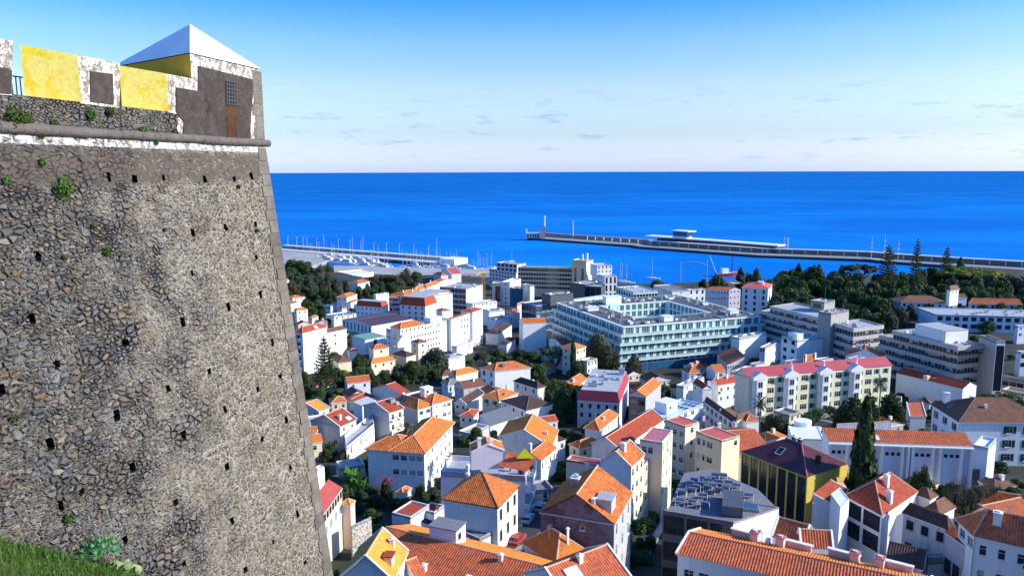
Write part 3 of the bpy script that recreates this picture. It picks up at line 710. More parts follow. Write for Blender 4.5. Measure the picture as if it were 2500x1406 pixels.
def stone_mat(name, disp=True, scale=1.0, base=None):
    m = bpy.data.materials.new(name); m.use_nodes = True; t = m.node_tree; b = t.nodes['Principled BSDF']; b.inputs['Roughness'].default_value = .9; b.inputs['Specular IOR Level'].default_value = .2
    L = t.links.new
    uv = N(t, 'ShaderNodeUVMap'); nz = N(t, 'ShaderNodeTexNoise', i_Scale=1.6, i_Detail=3.0); L(uv.outputs[0], nz.inputs['Vector'])
    sb = N(t, 'ShaderNodeVectorMath', operation='SUBTRACT'); sb.inputs[1].default_value = (.5, .5, .5); L(nz.outputs['Color'], sb.inputs[0])
    sc = N(t, 'ShaderNodeVectorMath', operation='SCALE'); sc.inputs['Scale'].default_value = .34; L(sb.outputs[0], sc.inputs[0])
    ad = N(t, 'ShaderNodeVectorMath', operation='ADD'); L(uv.outputs[0], ad.inputs[0]); L(sc.outputs[0], ad.inputs[1])
    mp_ = N(t, 'ShaderNodeMapping'); mp_.inputs['Scale'].default_value = (3.0*scale, 5.4*scale, 1); L(ad.outputs[0], mp_.inputs[0])
    ve = N(t, 'ShaderNodeTexVoronoi', feature='DISTANCE_TO_EDGE'); ve.inputs['Scale'].default_value = 1; ve.voronoi_dimensions = '2D'; ve.inputs['Randomness'].default_value = .95
    vc = N(t, 'ShaderNodeTexVoronoi', feature='F1'); vc.inputs['Scale'].default_value = 1; vc.voronoi_dimensions = '2D'; vc.inputs['Randomness'].default_value = .95
    L(mp_.outputs[0], ve.inputs['Vector']); L(mp_.outputs[0], vc.inputs['Vector'])
    mp2 = N(t, 'ShaderNodeMapping'); mp2.inputs['Scale'].default_value = (3.6*scale, 7.6*scale, 1); nd_ = N(t, 'ShaderNodeTexNoise', i_Scale=7.0, i_Detail=4.0); L(uv.outputs[0], nd_.inputs['Vector']); sb2 = N(t, 'ShaderNodeVectorMath', operation='MULTIPLY_ADD'); sb2.inputs[1].default_value = (.22, .16, 0); L(nd_.outputs['Color'], sb2.inputs[0]); L(ad.outputs[0], sb2.inputs[2]); L(sb2.outputs[0], mp2.inputs[0])
    ve2 = N(t, 'ShaderNodeTexVoronoi', feature='DISTANCE_TO_EDGE'); ve2.voronoi_dimensions = '2D'; ve2.inputs['Scale'].default_value = 1; L(mp2.outputs[0], ve2.inputs['Vector'])
    vc2 = N(t, 'ShaderNodeTexVoronoi', feature='F1'); vc2.voronoi_dimensions = '2D'; vc2.inputs['Scale'].default_value = 1; L(mp2.outputs[0], vc2.inputs['Vector'])
    # colour per stone
    def stonecol(v, cols):
        s_ = N(t, 'ShaderNodeSeparateColor'); L(v.outputs['Color'], s_.inputs[0]); cr = N(t, 'ShaderNodeValToRGB'); cr.color_ramp.interpolation = 'CONSTANT'; el = cr.color_ramp.elements
        el[0].position = 0; el[0].color = (*cols[0][1], 1); el[1].position = cols[1][0]; el[1].color = (*cols[1][1], 1)
        for p, c in cols[2:]: q = el.new(p); q.color = (*c, 1)
        L(s_.outputs[0], cr.inputs[0]); return cr.outputs[0]
    c1 = stonecol(vc, [(0, (.075, .078, .085)), (.2, (.10, .104, .112)), (.38, (.135, .14, .15)), (.5, (.10, .092, .085)), (.64, (.165, .162, .16)), (.76, (.15, .12, .092)), (.88, (.24, .205, .155)), (.96, (.18, .11, .065))])
    c2 = stonecol(vc2, [(0, (.12, .105, .09)), (.25, (.21, .185, .145)), (.45, (.075, .068, .06)), (.6, (.25, .225, .18)), (.8, (.15, .108, .072)), (.93, (.36, .335, .29))])
    # fine grain
    n4 = N(t, 'ShaderNodeTexNoise', i_Scale=6.5, i_Detail=9.0, i_Roughness=.82); L(uv.outputs[0], n4.inputs['Vector'])
    def mort(v, w0, w1, stone, mortc):
        r = N(t, 'ShaderNodeMapRange'); r.inputs[1].default_value = w0; r.inputs[2].default_value = w1; L(v.outputs['Distance'], r.inputs[0])
        x = N(t, 'ShaderNodeMixRGB'); x.inputs[1].default_value = (*mortc, 1); L(r.outputs[0], x.inputs[0]); L(stone, x.inputs[2]); return x.outputs[0], r.outputs[0]
    # mortar on the big stones: pale in places, missing (dark joint) in others
    n5 = N(t, 'ShaderNodeTexNoise', i_Scale=.55, i_Detail=6.0, i_Roughness=.65); L(uv.outputs[0], n5.inputs['Vector'])
    jr = N(t, 'ShaderNodeValToRGB'); jr.color_ramp.elements[0].position = .42; jr.color_ramp.elements[0].color = (.05, .045, .04, 1); jr.color_ramp.elements[1].position = .56; jr.color_ramp.elements[1].color = (.38, .335, .265, 1); L(n5.outputs[0], jr.inputs[0])
    r1 = N(t, 'ShaderNodeMapRange'); r1.inputs[1].default_value = .02; r1.inputs[2].default_value = .17; L(ve.outputs['Distance'], r1.inputs[0])
    x1 = N(t, 'ShaderNodeMixRGB'); L(r1.outputs[0], x1.inputs[0]); L(jr.outputs[0], x1.inputs[1]); L(c1, x1.inputs[2])
    # some stretches are laid in smaller stones
    mp3 = N(t, 'ShaderNodeMapping'); mp3.inputs['Scale'].default_value = (4.6*scale, 8.6*scale, 1); mp3.inputs['Location'].default_value = (3, 5, 0); L(ad.outputs[0], mp3.inputs[0])
    ve3 = N(t, 'ShaderNodeTexVoronoi', feature='DISTANCE_TO_EDGE'); ve3.voronoi_dimensions = '2D'; ve3.inputs['Scale'].default_value = 1; L(mp3.outputs[0], ve3.inputs['Vector'])
    vc3 = N(t, 'ShaderNodeTexVoronoi', feature='F1'); vc3.voronoi_dimensions = '2D'; vc3.inputs['Scale'].default_value = 1; L(mp3.outputs[0], vc3.inputs['Vector'])
    c3 = stonecol(vc3, [(0, (.07, .072, .077)), (.22, (.12, .12, .125)), (.45, (.17, .165, .16)), (.65, (.13, .108, .085)), (.85, (.24, .21, .165))])
    r3 = N(t, 'ShaderNodeMapRange'); r3.inputs[1].default_value = .02; r3.inputs[2].default_value = .2; L(ve3.outputs['Distance'], r3.inputs[0])
    x3 = N(t, 'ShaderNodeMixRGB'); L(r3.outputs[0], x3.inputs[0]); L(jr.outputs[0], x3.inputs[1]); L(c3, x3.inputs[2])
    nm = N(t, 'ShaderNodeTexNoise', i_Scale=.75, i_Detail=5.0, i_Roughness=.6); mpm = N(t, 'ShaderNodeMapping'); mpm.inputs['Scale'].default_value = (.7, 1.5, 1); mpm.inputs['Location'].default_value = (11, 2, 0); L(uv.outputs[0], mpm.inputs[0]); L(mpm.outputs[0], nm.inputs['Vector'])
    rm = N(t, 'ShaderNodeMapRange'); rm.inputs[1].default_value = .47; rm.inputs[2].default_value = .52; L(nm.outputs[0], rm.inputs[0])
    x13 = N(t, 'ShaderNodeMixRGB'); L(rm.outputs[0], x13.inputs[0]); L(x1.outputs[0], x13.inputs[1]); L(x3.outputs[0], x13.inputs[2]); x1 = x13
    x2, h2 = mort(ve2, .02, .22, c2, (.42, .37, .285))
    # small stones in mortar towards the corner
    se = N(t, 'ShaderNodeSeparateXYZ'); L(uv.outputs[0], se.inputs[0])
    n6 = N(t, 'ShaderNodeTexNoise', i_Scale=.55, i_Detail=9.0, i_Roughness=.72); L(uv.outputs[0], n6.inputs['Vector'])
    a6 = N(t, 'ShaderNodeMath', operation='MULTIPLY_ADD'); a6.inputs[1].default_value = 26.0; L(n6.outputs[0], a6.inputs[0]); L(se.outputs['X'], a6.inputs[2])
    z6 = N(t, 'ShaderNodeMath', operation='MULTIPLY_ADD'); z6.inputs[1].default_value = -.12; L(se.outputs['Y'], z6.inputs[0]); L(a6.outputs[0], z6.inputs[2])
    mk = N(t, 'ShaderNodeMapRange'); mk.inputs[1].default_value = 1.6; mk.inputs[2].default_value = 10.0; L(z6.outputs[0], mk.inputs[0])
    if base is not None: mk.inputs[3].default_value = base; mk.inputs[4].default_value = base
    xx = N(t, 'ShaderNodeMixRGB'); L(mk.outputs[0], xx.inputs[0]); L(x1.outputs[0], xx.inputs[1]); L(x2, xx.inputs[2])
    gr = N(t, 'ShaderNodeMapRange'); gr.inputs[1].default_value = .25; gr.inputs[2].default_value = .75; gr.inputs[3].default_value = .28; gr.inputs[4].default_value = 1.68; L(n4.outputs[0], gr.inputs[0])
    xm = N(t, 'ShaderNodeMixRGB', blend_type='MULTIPLY'); xm.inputs[0].default_value = 1; L(xx.outputs[0], xm.inputs[1]); L(gr.outputs[0], xm.inputs[2]); last = xm.outputs[0]
    # ochre and pale wash patches
    n7 = N(t, 'ShaderNodeTexNoise', i_Scale=.9, i_Detail=8.0, i_Roughness=.72); mp7 = N(t, 'ShaderNodeMapping'); mp7.inputs['Location'].default_value = (7, 3, 0); L(uv.outputs[0], mp7.inputs[0]); L(mp7.outputs[0], n7.inputs['Vector'])
    r7 = N(t, 'ShaderNodeMapRange'); r7.inputs[1].default_value = .45; r7.inputs[2].default_value = .66; r7.inputs[4].default_value = .62; L(n7.outputs[0], r7.inputs[0])
    x7 = N(t, 'ShaderNodeMixRGB'); x7.inputs[2].default_value = (.19, .145, .095, 1); L(r7.outputs[0], x7.inputs[0]); L(last, x7.inputs[1]); last = x7.outputs[0]
    # white band right under the cordon and brown render below it
    nb_ = N(t, 'ShaderNodeTexNoise', i_Scale=2.2, i_Detail=8.0, i_Roughness=.8); L(uv.outputs[0], nb_.inputs['Vector'])
    def band(lo, hi, soft, amt, col, last, thr=.5, grow=.5):
        # mask = lo<y<hi with ragged edges
        yj = N(t, 'ShaderNodeMath', operation='MULTIPLY_ADD'); yj.inputs[1].default_value = grow; L(nb_.outputs[0], yj.inputs[0]); L(se.outputs['Y'], yj.inputs[2])
        a = N(t, 'ShaderNodeMapRange'); a.inputs[1].default_value = lo+grow*.5; a.inputs[2].default_value = lo+grow*.5+soft; L(yj.outputs[0], a.inputs[0])
        c = N(t, 'ShaderNodeMapRange'); c.inputs[1].default_value = hi+grow*.5-soft; c.inputs[2].default_value = hi+grow*.5; c.inputs[3].default_value = 1; c.inputs[4].default_value = 0; L(yj.outputs[0], c.inputs[0])
        n8 = N(t, 'ShaderNodeMapRange'); n8.inputs[1].default_value = thr-.05; n8.inputs[2].default_value = thr+.05; n8.inputs[3].default_value = amt; n8.inputs[4].default_value = amt*.15
        n9 = N(t, 'ShaderNodeTexNoise', i_Scale=.8 if hi < -1 else 3.5, i_Detail=9.0, i_Roughness=.8); mp9 = N(t, 'ShaderNodeMapping'); mp9.inputs['Location'].default_value = (hi*3, lo, 0); L(uv.outputs[0], mp9.inputs[0]); L(mp9.outputs[0], n9.inputs['Vector']); L(n9.outputs[0], n8.inputs[0])
        p1 = N(t, 'ShaderNodeMath', operation='MULTIPLY'); L(a.outputs[0], p1.inputs[0]); L(c.outputs[0], p1.inputs[1])
        p2 = N(t, 'ShaderNodeMath', operation='MULTIPLY'); L(p1.outputs[0], p2.inputs[0]); L(n8.outputs[0], p2.inputs[1])
        xb = N(t, 'ShaderNodeMixRGB'); xb.inputs[2].default_value = (*col, 1); L(p2.outputs[0], xb.inputs[0]); L(last, xb.inputs[1]); return xb.outputs[0], p2.outputs[0]
    last, mB = band(-1.75, -.35, .25, .93, (.11, .083, .066), last, .52, .6)
    last, mA = band(-.44, .2, .03, .95, (.74, .71, .66), last, .53, .05)
    L(last, b.inputs['Base Color'])
    # height
    ha = N(t, 'ShaderNodeMapRange'); ha.inputs[1].default_value = 0; ha.inputs[2].default_value = .16; L(ve.outputs['Distance'], ha.inputs[0])
    hc = N(t, 'ShaderNodeMapRange'); hc.inputs[2].default_value = .2; hc.inputs[4].default_value = .85; L(ve3.outputs['Distance'], hc.inputs[0]); hac = N(t, 'ShaderNodeMixRGB'); L(rm.outputs[0], hac.inputs[0]); L(ha.outputs[0], hac.inputs[1]); L(hc.outputs[0], hac.inputs[2]); ha = hac
    hb = N(t, 'ShaderNodeMapRange'); hb.inputs[1].default_value = 0; hb.inputs[2].default_value = .25; hb.inputs[3].default_value = .45; hb.inputs[4].default_value = .9; L(ve2.outputs['Distance'], hb.inputs[0])
    hm = N(t, 'ShaderNodeMixRGB'); L(mk.outputs[0], hm.inputs[0]); L(ha.outputs[0], hm.inputs[1]); L(hb.outputs[0], hm.inputs[2])
    flat = N(t, 'ShaderNodeMath', operation='MAXIMUM'); L(mA, flat.inputs[0]); L(mB, flat.inputs[1])
    hm2 = N(t, 'ShaderNodeMixRGB'); hm2.inputs[2].default_value = (.95, .95, .95, 1); L(flat.outputs[0], hm2.inputs[0]); L(hm.outputs[0], hm2.inputs[1])
    h3 = N(t, 'ShaderNodeMath', operation='MULTIPLY_ADD'); h3.inputs[1].default_value = .55; L(n4.outputs[0], h3.inputs[0]); L(hm2.outputs[0], h3.inputs[2])
    if disp:
        dn_ = N(t, 'ShaderNodeDisplacement'); dn_.inputs['Scale'].default_value = .075; dn_.inputs['Midlevel'].default_value = 1.2; L(h3.outputs[0], dn_.inputs['Height']); L(dn_.outputs[0], t.nodes['Material Output'].inputs['Displacement'])
        m.displacement_method = 'BOTH'
    else:
        bp = N(t, 'ShaderNodeBump'); bp.inputs['Distance'].default_value = .08; bp.inputs['Strength'].default_value = 1; L(h3.outputs[0], bp.inputs['Height']); L(bp.outputs[0], b.inputs['Normal'])
    return m
RUB = stone_mat('rubble_masonry'); RUB2 = stone_mat('parapet_rubble', True, 1.15, .15)
WASH = peel('worn_whitewash', [(.70, .66, .59), (.26, .21, .16), (.15, .13, .11), (.50, .40, .16)], [1, 3.6, 6.0, 1.4], [0, .485, .55, .64])
PLAS = peel('dark_brown_render', [(.060, .047, .040), (.085, .066, .054), (.26, .22, .19), (.035, .028, .024)], [1, 2.0, 4.5, 1.4], [0, .5, .665, .57], .015)
YEL = peel('ochre_yellow_limewash', [(.90, .66, .05), (.92, .76, .18), (.82, .54, .03), (.93, .82, .36)], [1, 1.1, 1.7, 2.4], [0, .47, .6, .62], .01)
OCH = pmat('shade_darkened_limewash', (.52, .33, .03), .85, .2, var=.15, scale=1.5, bump=.2)  # yellow limewash darkened to hold the shade of the turret's side wall
QUO = pmat('weathered_quoin_stone', (.15, .128, .105), .9, .2, var=.25, scale=2.0, bump=.9, bscale=6, stain=(.27, .24, .20), stain_amt=.6, rnd_amt=.18)
CORD = pmat('weathered_cordon_stone', (.14, .12, .105), .9, .2, var=.25, scale=3, bump=.8, bscale=8, stain=(.08, .07, .06), stain_amt=.6)
SILL = pmat('sandy_sill', (.50, .38, .26), .9, .2, var=.15, scale=3, bump=.3)
RUST = pmat('rust_stain', (.075, .032, .014), .9, .2, var=.5, scale=2.5)
fort = thing('fortress_bastion', 'tall dark rubble stone corner bastion of an old fortress, filling the left of the view', 'fortress', wpt(0, ZC, -3))
FO = fort.location
def rel(p): return tuple(Vector(p)-FO)
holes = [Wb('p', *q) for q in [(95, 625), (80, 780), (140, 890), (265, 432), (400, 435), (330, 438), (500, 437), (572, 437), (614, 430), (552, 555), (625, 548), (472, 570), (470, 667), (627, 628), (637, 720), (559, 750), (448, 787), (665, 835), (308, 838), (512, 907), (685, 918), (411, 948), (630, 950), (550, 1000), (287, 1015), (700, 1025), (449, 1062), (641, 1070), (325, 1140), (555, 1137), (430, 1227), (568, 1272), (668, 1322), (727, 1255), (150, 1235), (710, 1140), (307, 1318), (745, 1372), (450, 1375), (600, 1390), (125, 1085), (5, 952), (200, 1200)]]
# raked lower wall: a dense sheet, so that the stones are really raised and the putlog holes really sunk
s0, s1, zlo = -17.5, 0.0, cz-3
st = .05
Zs = np.arange(ZC+.02, zlo, -st); ns_ = int((s1-s0)/st)
hv = []
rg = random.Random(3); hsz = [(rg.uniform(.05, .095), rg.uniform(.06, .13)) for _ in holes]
VV = []; UU = []
for z in Zs:
    e1 = cornr(z)
    for i in range(ns_+1):
        s = s0+(e1-s0)*i/ns_; off = 0
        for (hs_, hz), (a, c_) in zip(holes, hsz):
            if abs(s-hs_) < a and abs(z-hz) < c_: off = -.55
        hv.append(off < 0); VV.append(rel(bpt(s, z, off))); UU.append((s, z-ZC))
nr = ns_+1; FF = [(j*nr+i, (j+1)*nr+i, (j+1)*nr+i+1, j*nr+i+1) for j in range(len(Zs)-1) for i in range(ns_)]
def gridmesh(name, VV, FF, UU, mat):
    me = bpy.data.meshes.new(name); me.from_pydata(VV, [], FF); me.materials.append(mat)
    uvl = me.uv_layers.new(name='UVMap'); li = np.zeros(len(me.loops), dtype=np.int32); me.loops.foreach_get('vertex_index', li)
    uvl.data.foreach_set('uv', np.array(UU, dtype=np.float32)[li].ravel()); me.update(); return me
wme = gridmesh('wall', VV, FF, UU, RUB); wme.materials.append(pmat('painted_hole_shade', (.012, .01, .009), .95, .05)); wme.polygons.foreach_set('material_index', [1 if (hv[f[0]] or hv[f[1]] or hv[f[2]] or hv[f[3]]) else 0 for f in FF]); link('wall', wme, fort)  # putlog holes coloured near black to stand for their deep shade
# core behind it, the hidden faces and the near continuation
mb = MB()
def quad_off(s_a, s_b): pass
A0, A1 = rel(bpt(-34, ZC+.02, -.02)), rel(bpt(s0, ZC+.02, -.02)); A2, A3 = rel(bpt(s0, zlo, -.02)), rel(bpt(-34, zlo, -.02))
mb.poly([A3, A2, A1, A0], RUB2)
sdir_ = Vector((math.sin(R(-51)), math.cos(R(-51)), 0))      # direction of the hidden flank
for (za, zb_) in ((ZC+.02, zlo),):
    ca, cb = bpt(cornr(za), za, -.05), bpt(cornr(zb_), zb_, -.05)
    mb.poly([rel(cb), rel(cb+sdir_*30), rel(ca+sdir_*30), rel(ca)], QUO)
mb.poly([rel(wpt(-34, ZC, 0)), rel(wpt(0, ZC, 0)), rel(wpt(0, ZC)+sdir_*30), rel(wpt(-34, ZC, -20))], SILL)
mb.obj('core', fort)
# cordon
mb = MB(); z_ = ZC+.0; ss = -34
rg = random.Random(5); k = 0
while ss < .1:
    ln = rg.uniform(.9, 2.2); e_ = min(ss+ln, .28); r_ = .155+rg.uniform(-.012, .012); dz = rg.uniform(-.012, .012)
    mb.tube(rel(wpt(ss, z_+dz, .06)), rel(wpt(e_-.012, z_+dz, .06)), r_, r_, CORD, 14); ss = e_
    if e_ >= .28: break
mb.tube(rel(wpt(.26, z_, .06)), rel(wpt(.26, z_, .06)+sdir_*12), .155, .155, CORD, 12)
mb.obj('cordon', fort, smooth=False)
# quoins
def quoin_course(z_a, z_b, k, low):
    mb = MB(); ln = .80 if k % 2 else .66
    pt = (lambda s, z, o: bpt(s+cornr(z), z, o)) if low else (lambda s, z, o: wpt(s, z, o))
    g_ = .008; o1 = .012+rg.uniform(0, .012); jj = rg.uniform(-.05, .05)
    a = [pt(-ln+jj, z_a-g_, -.3), pt(.035, z_a-g_, -.3), pt(.035, z_b+g_, -.3), pt(-ln+jj, z_b+g_, -.3)]
    b_ = [pt(-ln+jj, z_a-g_, o1), pt(.035, z_a-g_, o1), pt(.035, z_b+g_, o1), pt(-ln+jj, z_b+g_, o1)]
    # small chamfer
    c_ = [pt(-ln+jj+.02, z_a-g_-.015, o1+.01), pt(.025, z_a-g_-.015, o1+.01), pt(.025, z_b+g_+.015, o1+.01), pt(-ln+jj+.02, z_b+g_+.015, o1+.01)]
    a, b_, c_ = [[rel(p) for p in q] for q in (a, b_, c_)]
    for i in range(4):
        j = (i+1) % 4; mb.poly([a[i], a[j], b_[j], b_[i]], QUO); mb.poly([b_[i], b_[j], c_[j], c_[i]], QUO)
    mb.poly(c_, QUO); mb.obj('quoin', fort)
zz = ZC-.2; k = 0
while zz > zlo:
    hh = rg.uniform(.46, .58); quoin_course(zz, zz-hh, k, True); zz -= hh; k += 1
# upper wall
sC = wsz(W('t', 1790, 495))[0]
sill = wsz(W('t', 600, 742))[1]
UW = []; UVu = []; FF = []
zt = sill; st2 = .05; nz_ = int((zt-ZC)/st2); nsu = int(16/st2); s_end = wsz(W('t', 1300, 840))[0]
for j in range(nz_+1):
    z = ZC+(zt-ZC)*j/nz_
    for i in range(nsu+1):
        s = -17.0+(s_end+.15+17.0)*i/nsu; UW.append(rel(wpt(s, z, -.005))); UVu.append((s*1.0+40, z-ZC+9))
nr = nsu+1; FF = [(j*nr+i, j*nr+i+1, (j+1)*nr+i+1, (j+1)*nr+i) for j in range(nz_) for i in range(nsu)]
link('parapet_wall', gridmesh('parapet_wall', UW, FF, UVu, RUB2), fort)
mb = MB()
P_ = [wpt(-34, 0, -.07), wpt(-.01, 0, -.07), wpt(-.01, 0, -.07)+sdir_*12, wpt(-34, 0, -3.2)]
P2 = [(p.x-FO.x, p.y-FO.y) for p in P_]; mb.prism(P2, ZC-.1-FO.z, sill-.01-FO.z, SILL); mb.obj('parapet_core', fort)
# merlons: outer face in the wall plane, yellow flank splayed towards the gun opening
CH = Vector((math.sin(R(253)), math.cos(R(253)), 0))   # direction of the yellow flanks, going inwards
def chk(fr, x, y, O):   # on the vertical plane through O along CH
    nrm = Vector((-CH.y, CH.x, 0)); d = ray(fr, x, y); t = (O-CAMV).dot(nrm)/d.dot(nrm); return CAMV+d*t
def merlon(outer, flank, lab=None, mo=WASH):
    # outer: near-bottom, far-bottom, far-top, near-top (frame t); flank: inner-bottom, inner-top
    nbm, fb, ft, ntp = [W('t', *q) for q in outer]
    ntp = Vector((nbm.x, nbm.y, ntp.z))
    if flank: ib, it = [chk('t', *q, nbm) for q in flank]; it = Vector((ib.x, ib.y, it.z))
    else: ib, it = nbm-wn*1.9, ntp-wn*1.9
    dpt = (nbm-ib).dot(wn)
    fib = fb-wn*dpt; fit = ft-wn*dpt; fit.z = it.z-(ntp.z-ft.z)
    for p in (nbm, fb, ib, fib): p.z = min(p.z, sill)-.02
    M = MB(); r = lambda *a: [rel(p) for p in a]
    mo_ = mo
    M.poly(r(nbm, fb, ft, ntp), mo_); M.poly(r(fb, fib, fit, ft), mo_); M.poly(r(fib, ib, it, fit), YEL); M.poly(r(ntp, ft, fit, it), YEL)
    me = M.obj('merlon', fort)
    F_ = MB(); c = [nbm, ntp, it, ib]; o = (ntp-nbm).cross(it-nbm).normalized()
    if o.dot(CAMV-nbm) < 0: o = -o
    c2 = [p+o*.015 for p in c]; F_.poly(r(*c2), YEL)
    for i in range(4): F_.poly(r(c[i], c[(i+1) % 4], c2[(i+1) % 4], c2[i]), YEL)
    F_.obj('yellow_flank', me)
    return me
merlon([(590, 748), (868, 784), (872, 462), (597, 408)], [(175, 640), (165, 328)])
merlon([(1228, 812), (1330, 842), (1393, 572), (1228, 545)], [(885, 746), (878, 478)])
m0 = merlon([(-560, 640), (88, 690), (92, 300), (-560, 190)], None)
# dark render panels
def panel(pts, mat, off=.03, name='render_panel', par=None):
    M = MB(); a = [W('t', *q) for q in pts]; f_ = [p+wn*off for p in a]; n_ = len(a)
    M.poly([rel(p) for p in f_], mat)
    for i in range(n_): M.poly([rel(p) for p in (a[i], a[(i+1) % n_], f_[(i+1) % n_], f_[i])], mat)
    return M.obj(name, par or fort)
panel([(655, 742), (822, 760), (815, 538), (650, 520)], PLAS)
panel([(-400, 660), (78, 684), (82, 520), (50, 498), (-400, 430)], PLAS)
# turret
ta = [(1228, 812), (1393, 572), (1380, 392), (1838, 503), (1840, 1020), (1290, 990)]
tw = wsz(W('t', 1383, 560)); tt = wsz(W('t', 1380, 392))[1]; s_l = wsz(W('t', 1380, 392))[0]; s_r = 0.0
M = MB(); base = [wpt(s_l, 0, 0), wpt(s_r-.02, 0, 0), wpt(s_r-.02, 0, 0)+sdir_*(s_r-s_l)*1.25, wpt(s_l, 0, 0)+sdir_*(s_r-s_l)*1.25]
M2 = [(p.x-FO.x, p.y-FO.y) for p in base]
tur = thing_t = None
for i in range(4):
    a, b_ = M2[i], M2[(i+1) % 4]
    M.poly([(a[0], a[1], ZC+.05-FO.z), (b_[0], b_[1], ZC+.05-FO.z), (b_[0], b_[1], tt-FO.z), (a[0], a[1], tt-FO.z)], OCH if i == 3 else WASH)
M.poly([(p[0], p[1], tt-FO.z) for p in M2], WASH)
# stepped shoulder between the last merlon and the turret
a, b_, c_, d_ = W('t', 1228, 815), W('t', 1393, 850), W('t', 1393, 572), W('t', 1228, 545)
turret = M.obj('turret', fort)
pl = panel([(1275, 812), (1275, 636), (1435, 662), (1435, 480), (1832, 578), (1832, 700), (1816, 900), (1816, 1010), (1325, 984), (1332, 880), (1300, 850)], PLAS, .035, 'render_panel', fort)
# wall skin under the panel between merlon and turret
M = MB(); M.poly([rel(p) for p in (W('t', 1280, 1000, -.003), wpt(s_l+.02, ZC, -.003), wpt(s_l+.02, wsz(W('t', 1393, 572))[1], -.003), W('t', 1330, 560, -.003))], WASH); M.obj('turret_wall', fort)
# pyramid roof
ap = W('t', 1380, 178); 
cen = (base[0]+base[1]+base[2]+base[3])/4
ra = ray('t', 1380, 178); hd = Vector((ra.x, ra.y, 0)); tpar = ((base[0]-CAMV).xy.length+3.1)/hd.length
apex = CAMV+ra*tpar
M = MB(); eo = [p.copy() for p in base]
for p in eo: p.z = tt+.03
eo = [p+(p-Vector((cen.x, cen.y, p.z))).normalized()*.06 for p in eo]
for i in range(4): M.poly([rel(p) for p in (eo[i], eo[(i+1) % 4], apex)], WROOF)
M.obj('pyramid_roof', turret)
# top corner blocks
zt2 = wsz(W('t', 1915, 527))[1]; zz = ZC+.15; k = 1
while zz < zt2-.2:
    hh = min(.5, zt2-zz); quoin_course(zz+hh, zz, k, False); zz += hh; k += 1
# barred slit window with rust below
M = MB(); wq = [(1638, 590), (1710, 600), (1712, 765), (1640, 758)]
f_ = [W('t', *q, .04) for q in wq]; M.poly([rel(p) for p in f_], BLACKB if False else DMETAL)
wo = M.obj('slit_window', fort)
M = MB()
for i in range(5):
    k = i/4; a = f_[0].lerp(f_[1], k)+wn*.06; b_ = f_[3].lerp(f_[2], k)+wn*.06; M.tube(rel(a), rel(b_), .016, .016, CORD, 5)
for i in range(7):
    k = i/6; a = f_[0].lerp(f_[3], k)+wn*.06; b_ = f_[1].lerp(f_[2], k)+wn*.06; M.tube(rel(a), rel(b_), .014, .014, CORD, 5)
M.obj('grille', wo)
panel([(1640, 765), (1712, 772), (1716, 1000), (1640, 996)], RUST, .045, 'rust_streak')
# metal railing behind the embrasure
rl = thing('railing', 'dark blue metal railing seen through the gap beside the leftmost yellow merlon', 'railing', W('t', 100, 640, -2.4))
M = MB(); BLM = pmat('blue_painted_metal', (.03, .08, .22), .5, .4, var=.05)
a, b_ = Vector((0, 0, 0)), (W('t', 330, 655, -2.4)-rl.location); b_.z = 0; a = -b_*.7; hgt = (W('t', 100, 555, -2.4)-W('t', 100, 640, -2.4)).z
M.tube(a+Vector((0, 0, hgt)), b_+Vector((0, 0, hgt)), .025, .025, BLM, 5); M.obj('top_rail', rl)
for i in range(14):
    M = MB(); q = a.lerp(b_, i/13); M.tube(q-Vector((0, 0, .7)), q+Vector((0, 0, hgt)), .02, .02, BLM, 5); M.obj('baluster', rl)
# grassy bank at the foot of the wall
bk = [Wb('p', *q) for q in [(-1400, 760), (-700, 1010), (-260, 1190), (-80, 1285), (20, 1318), (150, 1338), (250, 1362), (330, 1400), (420, 1470), (560, 1600), (760, 1900)]]
bk = [(s, z) for s, z in bk]
GRS = pmat('grass_soil', (.05, .07, .02), .95, .1, var=.3, scale=2, bump=.5)
M = MB(); rows = []
for s, z in bk:
    r_ = []
    for k in range(9):
        o = k*1.3-.4; r_.append(bpt(s, z, 0)+wn*o+Vector((0, 0, -.42*max(0, o)-.035*max(0, o)**2+.05*math.sin(s*3+k))))
    rows.append(r_)
for a, b_ in zip(rows, rows[1:]):
    for k in range(8): M.poly([a[k], a[k+1], b_[k+1], b_[k]], GRS)
tag(M.obj('grassy_bank', smooth=True), 'grassy bank at the foot of the fortress wall, bottom left corner', None, None, 'structure')
BANK = rows
